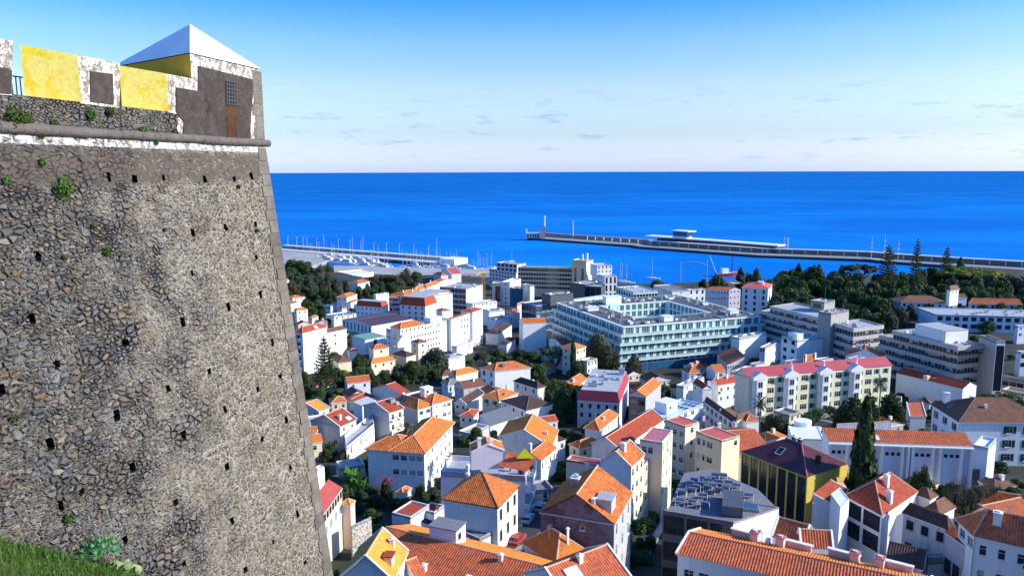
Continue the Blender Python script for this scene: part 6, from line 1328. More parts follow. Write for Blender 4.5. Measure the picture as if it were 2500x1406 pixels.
bld('white_cottage', 'smaller orange roofed white cottage higher up by the fortress corner', 'a', (60, 690), (140, 700), (272, 682), 8, 'hip', 1.6, WHITE2, O1, Rt=wn_(2, 1), ov=.3, cat='cottage')
bld('white_cottage', 'red roofed part of a cottage just left of the leftmost street tree', 'a', (60, 745), (110, 755), (200, 735), 6, 'hip', 1.2, WHITE2, R1, ov=.3, cat='cottage')
bld('small_orange_roof', 'small low orange roof right of the white cottage by the fortress corner', 'a', (300, 890), (340, 902), (405, 878), 5, 'hip', 1.2, WHITE2, R2, ov=.2, cat='house')
bld('scalloped_house', 'leftmost white house with orange roofs and scalloped gables near the dark conifer', 'a', (1335, 600), (1420, 625), (1500, 580), 12, 'hip', 2.8, WHITE2, O1, ov=.2, ex=[('chim', .5, .5, dict(h=1.6)), ('chim', .3, .7, dict(h=1.6))])
bld('scalloped_house', 'middle white house with orange roofs and scalloped gables', 'a', (1440, 570), (1500, 590), (1625, 545), 13, 'hip', 2.4, WHITE2, O1, Rt=wn_(5, 2), ov=.2, ex=[('chim', .5, .5, dict(h=1.6))])
bld('scalloped_house', 'furthest white house with orange roofs and scalloped gables, next to the dark glazed block', 'a', (1520, 530), (1590, 550), (1790, 505), 13, 'gAB', 2.0, WHITE2, O2, Rt=wn_(6, 2), ov=.2)
bld('gabled_warehouse', 'white gabled warehouse with a salmon roof near the marina', 'a', (1640, 405), (1748, 450), (1848, 420), 9, 'gBC', 3.5, WHITE2, REDSH, ov=.2, cat='warehouse', verge=True)
bld('gabled_warehouse', 'small orange roofed building left of the salmon roofed warehouse', 'a', (1560, 450), (1640, 470), (1715, 450), 8, 'hip', 2.2, LILAC, O1, ov=.2, cat='building')
bld('dark_glazed_block', 'office block with dark glazed front and blank white side by the yellow crane', 'a', (1625, 585), (1893, 600), (2062, 556), 17, 'flat', None, GREYW, None, L=wn_(7, 4, w=3.2, h=2.4, st='n', f=3.9, top=.9), wallR=WHITE2, cat='office block', top=PALER, ex=[('clutter', 0, 0, dict(n=8))])
bld('white_block', 'low white block at the foot of the yellow crane', 'a', (1900, 735), (1960, 752), (2205, 722), 7, 'flat', None, WHITE2, None, cat='building', top=PALER, Rt=wn_(6, 1))
bld('white_block', 'white block with dark roof decks right of the tall white red-roofed block', 'b', (40, 1045), (120, 1065), (258, 1048), 8, 'flat', None, WHITE2, None, cat='building', top=SLATE, L=wn_(3, 1))
bld('white_block', 'irregular white block with clutter below the beige tower at centre left', 'b', (-10, 965), (60, 990), (215, 985), 10, 'flat', None, WHITE2, None, cat='building', top=SLATE, ex=[('clutter', 0, 0, dict(n=8))])
bld('dark_roof_house', 'dark brown roofed house in the shaded hollow left of the orange topped white block', 'b', (20, 1190), (150, 1225), (290, 1130), 6, 'hip', 1.8, WHITE, B2, ov=.2)
bld('dark_roof_house', 'second, lower dark roof in the shaded hollow left of the orange topped white block', 'b', (140, 1280), (240, 1330), (330, 1270), 5, 'hip', 1.4, WHITE, B2, ov=.2)
bld('orange_roof_house', 'narrow grey house with an orange roof left of the blue glass office', 'b', (330, 920), (345, 940), (405, 915), 12, 'hip', 1.5, LILAC, O1, ov=.1, L=wn_(1, 2))
bld('grey_house', 'grey-lilac house with a round apse and small red roof left of the blue glass office', 'b', (235, 990), (300, 1005), (372, 985), 10, 'hip', 1.2, LILAC, R1, ov=.1, L=wn_(2, 2))
bld('low_red_house', 'little maroon roofed house in the park left of the dark conifer', 'a', (715, 540), (800, 550), (930, 525), 6, 'hip', 2.2, WHITE2, R2, ov=.2)
bld('park_wall_house', 'long low brown roofed building at the edge of the park behind the palms', 'a', (400, 440), (620, 470), (850, 480), 6, 'gAB', 1.5, TAN, B1, ov=.2, skew=True, cat='building')
bld('white_marquee', 'flat white roofed quay building behind the wooded park', 'a', (590, 440), (700, 450), (960, 425), 5, 'flat', None, WHITE2, None, top=WROOF, cat='building')
bld('low_red_house', 'tiny red roof at the fortress corner within the wooded park', 'a', (30, 520), (60, 530), (110, 515), 7, 'hip', 1.8, WHITE2, R2, ov=.2)
# --- frame b : hotels by the harbour and centre
bld('stepped_hotel', 'grey hotel with stepped terraces at the left end of the harbour front', 'b', (60, 560), (330, 600), (470, 560), 16, 'flat', None, GREYW if False else LILAC, None, L=wn_(9, 4, w=2.0, h=1.7, st='n', f=3.4, top=1.0), cat='hotel', top=PALER)
bld('stepped_hotel_top', 'upper terrace storeys of the stepped harbour hotel', 'b', (135, 500), (340, 520), (430, 492), 23, 'flat', None, LILAC, None, L=wn_(5, 2, w=3.2, h=2.2, st='n', f=3.6, top=.8), cat='hotel', top=PALER, dn=8, ex=[('clutter', 0, 0, dict(n=6))])
bld('long_hotel', 'long brown hotel slab with rows of dark balconies on the harbour front', 'b', (350, 545), (985, 562), (1010, 545), 24, 'flat', None, TAN, None, L=wn_(24, 5, w=2.8, h=1.9, st='n', f=3.6, top=1.2), cat='hotel', top=PALER, skew=True, ex=[('clutter', 0, 0, dict(n=12))])
bld('brown_hotel_tower', 'brown tower with a golden stripe rising at the right end of the long hotel', 'b', (895, 475), (1040, 488), (1110, 470), 31, 'flat', None, TAN, None, L=wn_(2, 1, w=2.2, h=16, st='n', top=6), cat='hotel tower', top=PALER, skew=True, ex=[('chim', .2, .5, dict(h=6, w=1.4)), ('chim', .5, .5, dict(h=5, w=1.0)), ('ant', .6, .5, dict(h=8))], wallR=CREAM)
bld('white_hotel_wing', 'bright white stepped hotel wing with tall dark slots right of the brown tower', 'b', (1095, 585), (1225, 640), (1350, 610), 22, 'flat', None, WHITE2, None, L=wn_(2, 3, w=1.4, h=2.4, f=3.8, st='n', top=1.0), Rt=wn_(3, 3, w=1.6, h=4.6, st='n', f=6.0, top=1.0), cat='hotel', top=PALER)
bld('white_hotel_wing', 'upper white cube of the stepped hotel wing beside the brown tower', 'b', (1080, 510), (1150, 535), (1300, 545), 29, 'flat', None, WHITE2, None, Rt=wn_(4, 2, w=1.2, h=1.4), cat='hotel', top=PALER, dn=9)
bld('beige_block', 'narrow beige block with a dark stair strip behind the yellow crane', 'b', (88, 700), (180, 712), (200, 690), 17, 'flat', None, BEIGE, None, L=wn_(1, 1, w=4.0, h=12, st='n', m=.3, top=2), cat='building', top=PALER)
bld('pale_blue_block', 'pale blue block with a column of blue framed windows', 'b', (183, 690), (268, 700), (380, 660), 18, 'flat', None, BLUEW, None, L=wn_(1, 5, w=1.5, h=1.8, st='w', f=3.6), cat='building', top=WROOF, wallR=WHITE2)
bld('blue_block', 'plain bright blue fronted building behind small cypresses, left of the glass office', 'b', (268, 752), (400, 762), (420, 740), 14, 'flat', None, BLUEG, None, cat='building', top=PALER)
bld('white_small_block', 'white block with a red awning above the bright blue front', 'b', (400, 715), (470, 735), (515, 720), 15, 'flat', None, WHITE2, None, L=wn_(2, 2), cat='building', top=PALER)
bld('white_block_orange_top', 'slim white block with an orange roof and one blank wall half in shade', 'b', (318, 1085), (398, 1118), (640, 1108), 15, 'gBC', 1.8, WHITE2, O1, L=wn_(2, 4, w=1.1, h=1.7, f=4.0, top=1.0), ov=.1, cat='apartment block')
bld('dark_red_roof_house', 'white house with a wide dark red roof at the foot of the glass building', 'b', (655, 1262), (790, 1335), (908, 1292), 7, 'gBC', 1.6, WHITE2, R1, L=wn_(1, 1, w=1, h=1.6), ov=.25)
bld('cream_villa', 'cream three storey villa with an orange hipped roof behind the cypress', 'f', (1015, 205), (1175, 235), (1285, 205), 12, 'hip', 1.9, CREAM, O2, L=wn_(2, 3), Rt=wn_(3, 3, w=1.0, h=1.5, f=3.6), ov=.3, cat='villa')
bld('cream_villa', 'lower cream wing right of the villa, behind the large grey-green tree', 'f', (1210, 340), (1290, 360), (1400, 330), 8, 'flat', None, CREAM, None, Rt=wn_(3, 2, w=1, h=1.5), cat='house', top=PALER)
bld('round_glass_office', 'blue glass office with a white rim and a dark rooftop storey', 'b', (385, 880), (532, 935), (920, 885), 17, 'flat', None, BLUEG, None, L=wn_(4, 4, w=2.6, h=2.8, f=3.8, top=1.8, st='n'), Rt=wn_(8, 4, w=3.0, h=2.6, f=3.8, top=1.8), cat='office', top=PALER, under=WROOF, rim=.7)
bld('rooftop_storey', 'dark louvred rooftop storey standing on the blue glass office', 'b', (590, 792), (680, 830), (908, 805), 23, 'flat', None, DGREY, None, cat='roof storey', top=PALER, dn=6.5, ex=[('clutter', 0, 0, dict(n=8))])
bld('dark_glass_block', 'dark glass block with two volumes behind the blue glass office', 'b', (1028, 735), (1190, 745), (1232, 720), 21, 'flat', None, DGREY, None, L=wn_(3, 1, w=4.0, h=9, st='n'), cat='office', top=PALER)
bld('dark_glass_block', 'left, darker volume of the dark glass block', 'b', (872, 700), (1025, 722), (1200, 695), 22, 'flat', None, DGREY, None, cat='office', top=PALER, ex=[('clutter', 0, 0, dict(n=8))])
bld('pale_green_wall', 'pale green and white low block in front of the dark glass block', 'b', (905, 850), (915, 870), (1245, 825), 17, 'flat', None, TEALW, None, cat='building', top=WROOF)
bld('teal_rear_block', 'teal glazed block behind the courtyard of the glass building', 'b', (1340, 745), (1515, 800), (1760, 765), 20, 'flat', None, TEALW, None, L=wn_(7, 1, w=2.2, h=2.2, st='n', top=1.6), Rt=wn_(8, 1, w=2.2, h=2.2, st='n', top=1.6), cat='building', top=PALER, ex=[('clutter', 0, 0, dict(n=10))])
# --- frame c
bld('long_white_hall', 'long white building with dark roof gardens behind the glass building', 'c', (145, 728), (335, 790), (520, 770), 15, 'flat', None, WHITE2, None, L=wn_(12, 1, w=1.3, h=1.4, st='n', top=1.4), Rt=wn_(1, 1, w=.8), cat='building', top=SLATE)
bld('white_hall_wing', 'white wing with three tall dark windows joining the long white building', 'c', (480, 760), (500, 775), (672, 768), 14, 'flat', None, WHITE2, None, Rt=wn_(3, 2, w=1.5, h=2.6, st='n', f=5), cat='building', top=SLATE, ex=[('clutter', 0, 0, dict(n=6))])
bld('grey_violet_building', 'pale violet-grey building under a long orange roof', 'c', (672, 768), (912, 778), (1032, 772), 14, 'gAB', 1.6, LILAC, O1, L=wn_(8, 2, w=.9, h=1.3, f=4.2, top=1.4), Rt=wn_(3, 3, w=1.0, h=1.3, f=4), ov=.2, cat='building', skew=True)
bld('ornate_building', 'ornate pale blue-white corner building with salmon roofs and tall framed windows', 'c', (1035, 752), (1310, 768), (1352, 742), 16, 'hip', 2.6, BLUEW, REDSH, L=wn_(3, 4, w=1.4, h=2.2, st='k', f=3.9, top=1.0), Rt=wn_(1, 4, w=1.0, h=2.0, f=3.9), ov=.4, cat='building', ex=[('box', .35, .4, dict(s=(3, 3, 1.5), m=WHITE2, n='lantern'))])
bld('white_firewall_block', 'white block with one huge bright wall half crossed by a blue shadow', 'c', (935, 1240), (1015, 1262), (1290, 1215), 13, 'flat', None, WHITE2, None, cat='building', top=PALER, ex=[('clutter', 0, 0, dict(n=10))])
bld('white_firewall_block', 'lower white block between the huge bright wall and the box with paired windows', 'c', (1220, 1345), (1275, 1360), (1460, 1275), 9, 'flat', None, BLUEW, None, L=wn_(2, 1), cat='building', top=R1)
bld('white_box_building', 'white box building with paired dark windows and a rooftop hut', 'c', (1440, 1255), (1600, 1285), (1880, 1250), 15, 'flat', None, WHITE2, None, L=wn_(2, 3, w=1.9, h=1.6, st='n', f=3.5, top=.8), cat='building', top=PALER, ex=[('box', .55, .25, dict(s=(3.5, 5, 2.4), m=WHITE2)), ('ac', .3, .2), ('ac', .6, .1)])
# --- frame d
bld('white_low_building', 'long low white building with deck roof and glazed front before the brown roofed manor', 'd', (985, 785), (1180, 858), (2400, 890), 9, 'flat', None, BLUEW, None, Rt=wn_(14, 2, w=2.6, h=2.2, st='n', f=3.8, top=1.0), L=None, cat='building', top=PALER, skew=True, ex=[('clutter', 0, 0, dict(n=18))])
bld('manor_wing', 'left wing of the brown roofed manor with dark trimmed windows', 'd', (703, 690), (822, 735), (1345, 748), 9, 'hip', 3.0, BLUEW, B1, L=wn_(3, 2, w=1.3, h=2.2, st='k', f=4.2), Rt=wn_(7, 2, w=1.2, h=1.9, st='k', f=4.2), ov=.5, skew=True, cat='manor')
bld('manor_centre', 'tall white centre pavilion of the manor with a small brown roof and arched window', 'd', (1340, 682), (1352, 690), (1500, 690), 12.5, 'hip', 2.2, BLUEW, B1, Rt=wn_(1, 1, w=2.4, h=2.2, top=3.2, st='k'), ov=.4, cat='manor', skew=True)
bld('manor_tower', 'little brown capped tower rising over the centre of the manor', 'd', (1275, 605), (1325, 618), (1425, 605), 18, 'hip', 2.4, WHITE2, B1, Rt=wn_(2, 1, w=.9), ov=.5, cat='tower', dn=9)
bld('manor_wing', 'right wing of the manor under a long brown roof', 'd', (1500, 742), (1520, 752), (2060, 762), 9, 'hip', 3.0, BLUEW, R2, Rt=wn_(8, 2, w=1.2, h=1.9, st='k', f=4.2), ov=.5, skew=True, cat='manor')
bld('slab_tower', 'grey concrete slab tower at the right end of the banded office', 'd', (1620, 1065), (1790, 1128), (1882, 1118), 23, 'flat', None, CONC, None, Rt=wn_(1, 1, w=5.0, h=16, st='n', top=1.6), cat='tower', top=PALER, wallR=WHITE2)
bld('edge_block', 'white building at the right edge above the dark yard', 'd', (1975, 955), (2010, 975), (2300, 960), 9, 'flat', None, BLUEW, None, Rt=wn_(5, 2, w=1.6, h=1.4), cat='building')
bld('edge_block', 'banded pale building cut by the right edge below the slab tower', 'd', (1990, 1215), (2040, 1240), (2400, 1235), 10, 'flat', None, BLUEW, None, Rt=wn_(7, 2, w=2.2, h=1.8, st='n', f=3.6), cat='building', top=PALER)
bld('concrete_canopy', 'long grey concrete canopy in front of the slab tower at the right edge', 'h', (2000, 295), (2060, 330), (2800, 470), 7, 'flat', None, CONC, None, Rt=wn_(9, 1, w=3.5, h=1.8, st='n', top=1.3), cat='canopy', top=PALER, skew=True)
# ================================================================ banded concrete office
def banded(label, fr, A, B, C, h, nfl, fl=3.5, D=None, ex=(), dn=None):
    g = bld('banded_office', label, fr, A, B, C, h, 'flat', None, DMETAL, None, ov=0, cat='office', top=PALER, under=CONC, rim=.5, skew=True, D=D, ex=ex, dn=dn)
    root = g.root
    for k in range(nfl):
        M = MB(); zt = g.lz-.02-k*fl
        o = .45; z0, z1 = zt-1.55, zt
        a1, a2 = o/g.L1, o/g.L2
        for s0, t0, s1, t1 in ((-a1, -a2, 1+a1, 0), (-a1, 1, 1+a1, 1+a2), (-a1, 0, 0, 1), (1, 0, 1+a1, 1)):
            M.prism([g.q(s0, t0), g.q(s1, t0), g.q(s1, t1), g.q(s0, t1)], z0, z1, BAND)
        M.obj('concrete_band', root)
        M = MB()
        for (P, Q) in ((g.q(1, 0), g.q(0, 0)), (g.q(0, 0), g.q(0, 1))):
            L_ = (Q-P).length; X = (Q-P)/L_; n_ = max(2, int(L_/1.5)); O = Vector((X.y, -X.x, 0))
            for i in range(n_+1):
                c = P+X*(L_*i/n_)+O*.06; M.box((c.x, c.y, z0-(fl-1.55)/2), (.12, .12, fl-1.56), CONC, math.atan2(X.y, X.x))
            for i in range(n_):
                if rnd.random() < .45:
                    c = P+X*(L_*(i+.5)/n_)+O*.04; hh = rnd.uniform(.5, 1.5); M.box((c.x, c.y, z0-hh/2), (1.25, .05, hh), GLASSW, math.atan2(X.y, X.x))
        M.obj('window_band', root)
    return g
BAND = pmat('pale_concrete_band', (.52, .50, .46), .85, .2, var=.08, stain=(.3, .28, .25), stain_amt=.35)
banded('long left block of the banded concrete office, stretching behind the glass building', 'c', (1235, 985), (1815, 1130), (2000, 1080), 16, 5)
banded('top storey block of the left banded office with a grey roof', 'c', (1330, 940), (1812, 1052), (2060, 1010), 19.5, 1, dn=3.4)
bld('stair_core', 'tall grey concrete stair core between the two long banded blocks', 'c', (1812, 992), (1942, 1012), (2122, 978), 25, 'flat', None, CONC, None, cat='tower', top=PALER, skew=True, ex=[('clutter', 0, 0, dict(n=5))])
bld('roof_storey', 'concrete rooftop storey with a dish on the left banded block', 'c', (1733, 872), (1872, 900), (1980, 880), 24, 'flat', None, CONC, None, L=wn_(1, 1, w=4, h=2, st='n', top=1.2), cat='roof storey', top=PALER, dn=5, ex=[('dish', .3, .5), ('ant', .2, .3, dict(h=7))])
banded('middle banded block with a sunlit sloping upper rim, behind the yellow apartments', 'd', (130, 935), (350, 998), (640, 965), 20, 6, ex=[('clutter', 0, 0, dict(n=9))])
banded('nearest banded block, long and low, ending at the slab tower', 'd', (620, 1065), (1402, 1262), (1648, 1240), 17, 5)
banded('upper storeys of the nearest banded block with a brown gravel roof', 'd', (755, 1018), (1402, 1178), (1645, 1158), 20.5, 1, dn=3.4, ex=[('box', .45, .55, dict(s=(10, 14, 4.5), m=WHITE2, t=PALER)), ('clutter', 0, 0, dict(n=10))])
merge('grey hotel with stepped', 'upper terrace storeys')
merge('bright white stepped hotel', 'upper white cube')
merge('long brown hotel', 'brown tower with a golden')
merge('broad white apartment block', 'orange hipped roof storey')
merge('building with a dark red mansard', 'very bright blank white', 'glazed balcony block')
merge('blue glass office with', 'dark louvred rooftop')
merge('dark glass block with two', 'left, darker volume')
merge('left wing of the brown roofed manor', 'tall white centre pavilion', 'little brown capped', 'right wing of the manor')
merge('long left block of the banded', 'top storey block', 'tall grey concrete stair', 'concrete rooftop storey')
merge('nearest banded block', 'upper storeys of the nearest', 'grey concrete slab tower')
merge('long white building with dark roof gardens', 'white wing with three')
# ================================================================ glass courtyard building
def glassblock():
    fr = 'b'; h = 19.5
    B_ = at(fr, 1420, 1148, h=h); ze = B_.z; A_ = at(fr, 745, 903, z=ze); C_ = at('c', 1228, 1040, z=ze)
    b, a, c = Vector((B_.x, B_.y)), Vector((A_.x, A_.y)), Vector((C_.x, C_.y)); u, v = a-b, c-b; L1, L2 = u.length, v.length
    root = thing('glass_courtyard_building', 'large pale green glass and white building round a courtyard in mid town', 'building', (b.x, b.y, ground(b.x, b.y))); oz = root.location.z; lz = ze-oz
    def q(s, t, z=0): return Vector((u.x*s/L1+v.x*t/L2, u.y*s/L1+v.y*t/L2, z))   # s,t in metres
    e1, e2 = u/L1, v/L2; rzR = math.atan2(e2.y, e2.x); rzL = math.atan2(-e1.y, -e1.x)
    wd_ = 17.0; fl = 3.75; cor = [(0, 0), (L1, 0), (L1, L2), (0, L2)]; n = 5
    # storeys: the two upper ones stand back, the lower ones step forward
    steps = [0.0, 1.6, 3.0, 3.0, 3.0]
    wm = MB()
    for k in range(n):
        zt = lz-k*fl; o = steps[k]; 
        for s0, t0, s1, t1 in ((-o, -o, L1, wd_), (-o, wd_, wd_, L2-wd_), (L1-wd_, wd_, L1, L2-wd_), (-o, L2-wd_, L1, L2)):
            wm.prism([q(s0, t0), q(s1, t0), q(s1, t1), q(s0, t1)], zt-fl+.004*k, zt-.3, TEALW)
    wm.obj('wall', root)
    M = MB(); M.prism([q(wd_-1, wd_-1), q(L1-wd_+1, wd_-1), q(L1-wd_+1, L2-wd_+1), q(wd_-1, L2-wd_+1)], lz-n*fl-4, lz-9.5, TEALG); M.obj('courtyard_deck', root)
    for k in range(n):
        zt = lz-k*fl; o = steps[k]+(.5 if k == 0 else 1.5); M = MB()
        ins = wd_+.25
        for s0, t0, s1, t1 in ((-o, -o, L1+.3, ins if k < 3 else wd_), (-o, ins, ins, L2-ins), (L1-ins, ins, L1+.3, L2-ins), (-o, L2-ins, L1+.3, L2+.3)):
            M.prism([q(s0, t0), q(s1, t0), q(s1, t1), q(s0, t1)], zt-.42, zt-(.0 if k == 0 else .1), TEALS)
        M.obj('floor_slab', root)
        if k:   # glass balustrade on the step
            M = MB()
            for P, Q in ((q(L1, -o+.15), q(-o+.15, -o+.15)), (q(-o+.15, -o+.15), q(-o+.15, L2))):
                c_ = (P+Q)/2; M.box((c_.x, c_.y, zt+.45), ((Q-P).length, .05, 1.0), TEALG, math.atan2((Q-P).y, (Q-P).x)); M.tube(P+Vector((0, 0, zt+1)), Q+Vector((0, 0, zt+1)), .04, .04, METAL, 4)
            M.obj('glass_balustrade', root)
    # roof membrane
    M = MB()
    for s0, t0, s1, t1 in ((1, 1, L1-1, wd_-1), (1, wd_-1, wd_-1, L2-wd_+1), (L1-wd_+1, wd_-1, L1-1, L2-wd_+1), (1, L2-wd_+1, L1-1, L2-1)):
        M.prism([q(s0, t0), q(s1, t0), q(s1, t1), q(s0, t1)], lz-.3, lz+.12, ROOFD)
    M.obj('roof', root)
    # windows: front (towards the camera) face first, then the left face, then the courtyard
    cnt = 0; rest = MB(); WM = {}
    def wmesh(w_, h_):
        if (w_, h_) in WM: return WM[(w_, h_)]
        f = MB(); nm = max(2, int(w_/.8))
        f.box((0, -.02, 0), (w_, .06, h_), TEALD)
        for i in range(nm+1): f.box((-w_/2+w_*i/nm, -.07, 0), (.09, .08, h_), FRAME)
        for s in (-1, 1): f.box((0, -.07, s*h_/2), (w_, .08, .1), FRAME)
        WM[(w_, h_)] = f.mesh('window'); return WM[(w_, h_)]
    lst = []
    for k in range(n):
        o = steps[k]; zc = lz-k*fl-.42-1.62; t = -o+1.0; rg = random.Random(k)
        while t < L2-2:
            w_ = rg.choice([1.6, 2.4, 2.4, 4.0]); lst.append((q(-o-.02, t+w_/2, zc), rzR-0, w_)); t += w_+rg.choice([.9, 1.4, 1.9])
    for k in range(n):
        o = steps[k]; zc = lz-k*fl-.42-1.62; s = -o+1.0; rg = random.Random(k+20)
        while s < L1-2:
            w_ = rg.choice([1.6, 2.4, 4.0]); lst.append((q(s+w_/2, -o-.02, zc), rzL, w_)); s += w_+rg.choice([.7, 1.0, 1.4])
    for k in range(2):
        zc = lz-k*fl-.42-1.62
        t = wd_+1
        while t < L2-wd_-3: lst.append((q(L1-wd_-.02, t+1.2, zc), rzR, 2.4)); t += 3.6
        s = wd_+1
        while s < L1-wd_-3: lst.append((q(s+1.2, L2-wd_-.02, zc), rzL, 2.4)); s += 3.6
    for i, (loc, rz, w_) in enumerate(lst):
        hh = 2.9
        if i < 99: link('window', wmesh(w_, hh), root, loc, rz)
        else:
            me = wmesh(w_, hh); Mx = Matrix.Translation(loc) @ Matrix.Rotation(rz, 4, 'Z')
            for p in me.polygons: rest.poly([Mx @ me.vertices[vi].co for vi in p.vertices], me.materials[p.material_index])
    tag(rest.obj('windows', root), None, None, None, 'stuff')
    # blue glazed ground floor on the front
    M = MB(); o = 6.5; P, Q = q(-o-.3, 2), q(-o-.3, L2*.62); c_ = (P+Q)/2; M.box((c_.x, c_.y, lz-n*fl+.9), ((Q-P).length, .4, 3.6), BLUEG, rzR)
    for i in range(15):
        c_ = P.lerp(Q, i/14); M.box((c_.x, c_.y, lz-n*fl+.9), (.12, .6, 3.6), METAL, rzR)
    M.obj('shop_front', root)
    # stair towers, huts and plant on the roof
    for (s, t, w_, d_, h_, mt, nm) in ((L1-wd_*.9, L2*.33, 9, 4.5, 4.2, WHITE2, 'stair_tower'), (5, wd_*1.5, 5, 4, 2.4, WHITE2, 'roof_hut'), (8, L2*.86, 5, 4, 2.4, WHITE2, 'roof_hut'), (L1*.6, 6, 6, 4, 1.6, WHITE2, 'roof_hut')):
        M = MB(); M.box((0, 0, h_/2), (w_, d_, h_), mt); M.box((0, 0, h_+.08), (w_+.5, d_+.5, .2), TEALS)
        if nm == 'stair_tower': M.box((0, -d_/2-.03, -3.2), (w_*.5, .1, 8), TEALG)
        p = q(s, t, lz+.1); M.obj(nm, root, p, rzR)
    rg = random.Random(9)
    for i in range(150):
        if i % 4 == 0: s, t = rg.uniform(2, wd_-2), rg.uniform(2, L2-2)
        elif i % 4 == 1: s, t = rg.uniform(2, L1-2), rg.uniform(2, wd_-2)
        elif i % 4 == 2: s, t = rg.uniform(L1-wd_+2, L1-2), rg.uniform(2, L2-2)
        else: s, t = rg.uniform(2, L1-2), rg.uniform(L2-wd_+2, L2-2)
        M = MB(); k = rg.random()
        if k < .5: M.box((0, 0, .5), (rg.uniform(.8, 2.2), rg.uniform(.6, 1.2), 1.0), rg.choice([FRAME, METAL, GREYW])); nm = 'air_conditioner'
        elif k < .8: M.box((0, 0, .3), (rg.uniform(3, 9), .4, .35), METAL); nm = 'duct'
        else: M.tube((0, 0, 0), (0, 0, 1.2), .2, .2, METAL, 8); nm = 'vent_pipe'
        M.obj(nm, root, q(s, t, lz+.12), rzR+rg.choice([0, 1.57]))
ROOFD = pmat('dark_gravel_roof', (.10, .105, .11), .9, .2, var=.3, scale=.6, bump=.3, stain=(.3, .3, .3), stain_amt=.5)
TEALD = pmat('teal_window_glass', (.04, .11, .11), .12, .6, var=.5, scale=.8)
glassblock()
# ================================================================ yellow apartment row
def yellow_row():
    A, B, C = (1020, 402), (1178, 442), (2723, 312)
    g = bld('yellow_apartment_row', 'long pale yellow apartment row with a crimson roof and five white gabled bays', 'g', A, B, C, 14.5, 'gBC', 2.4, PALEY, MAGENTA, ov=.25, skew=True, cat='apartment block', wallL=CREAM, z=None, under=PINKSH, ridgem=PINKSH,
            Rt=[wn_(1, 4, w=2.6, h=1.9, m=m_, m2=1-m_-.07, f=3.3, top=1.0) for m_ in (.115, .345, .585, .80)]+[wn_(1, 4, w=1.1, h=1.7, m=m_, m2=1-m_-.04, f=3.3, top=1.0, st='g') for m_ in (.195, .42, .655, .875, .94)]+[wn_(1, 4, w=1.5, h=1.7, m=m_, m2=1-m_-.045, f=3.3, top=1.0, st='g') for m_ in (.06, .285, .525, .745)])
    root = g.root; e1, e2 = g.u.normalized(), g.v.normalized(); L2 = g.L2; rz = math.atan2(e2.y, e2.x)
    zb = -1.5
    for i, f in enumerate((.025, .235, .47, .69)):
        w_ = 4.2; bay = MB(); d_ = 1.5
        # local frame: X along the facade, -Y outwards
        zt = g.lz-.3
        pts = [(-w_/2, .1), (-w_/2, -d_*.55), (-w_/2+.8, -d_), (w_/2-.8, -d_), (w_/2, -d_*.55), (w_/2, .1)]
        bay.prism(pts, zb, zt, WHITE2)
        bay.poly([(-w_/2-.6, -d_-.12, zt-.6), (w_/2+.6, -d_-.12, zt-.6), (w_/2+.6, -d_-.12, zt+.5), (0, -d_-.12, zt+2.0), (-w_/2-.6, -d_-.12, zt+.5)], WHITE2)
        bay.poly([(-w_/2-.6, -d_-.14, zt+.5), (0, -d_-.14, zt+2.0), (0, 4.2, zt+2.0), (-w_/2-.6, 4.2, zt+.5)][::-1], WHITE2); bay.poly([(w_/2+.6, -d_-.14, zt+.5), (0, -d_-.14, zt+2.0), (0, 4.2, zt+2.0), (w_/2+.6, 4.2, zt+.5)], WHITE2)
        bay.poly([(w_/2+.6, -d_-.12, zt-.6), (w_/2+.6, .2, zt-.6), (w_/2+.6, .2, zt+.5), (w_/2+.6, -d_-.12, zt+.5)], WHITE2); bay.poly([(-w_/2-.6, .2, zt-.6), (-w_/2-.6, -d_-.12, zt-.6), (-w_/2-.6, -d_-.12, zt+.5), (-w_/2-.6, .2, zt+.5)], WHITE2)
        loc = g.q(0, 0)+e2.to_3d()*(L2*f+w_/2)
        ob = bay.obj('bay', root, (loc.x, loc.y, 0), rz)
        M = MB()
        for k in range(4):
            z_ = zt-2.2-k*3.3
            M.box((0, -d_-.03, z_), (1.5, .06, 1.9), GLASS); M.box((0, -d_-.07, z_-1.0), (1.9, .14, .1), FRAME); M.box((0, -d_-.06, z_), (.07, .05, 1.9), FRAME)
            for s_ in (-1, 1): M.box((s_*.8, -d_-.06, z_), (.08, .06, 1.9), FRAME)
        M.obj('bay_window', ob)
    for i in range(3):
        M = MB(); M.tube((0, 0, -1), (0, 0, 2.2+.3*i), .25, .25, WHITE2, 8); p = g.q(.12, (.3, .52, .75)[i]); M.obj('chimney', root, (p.x, p.y, g.rh(.12, .5)))
    return g
yellow_row()
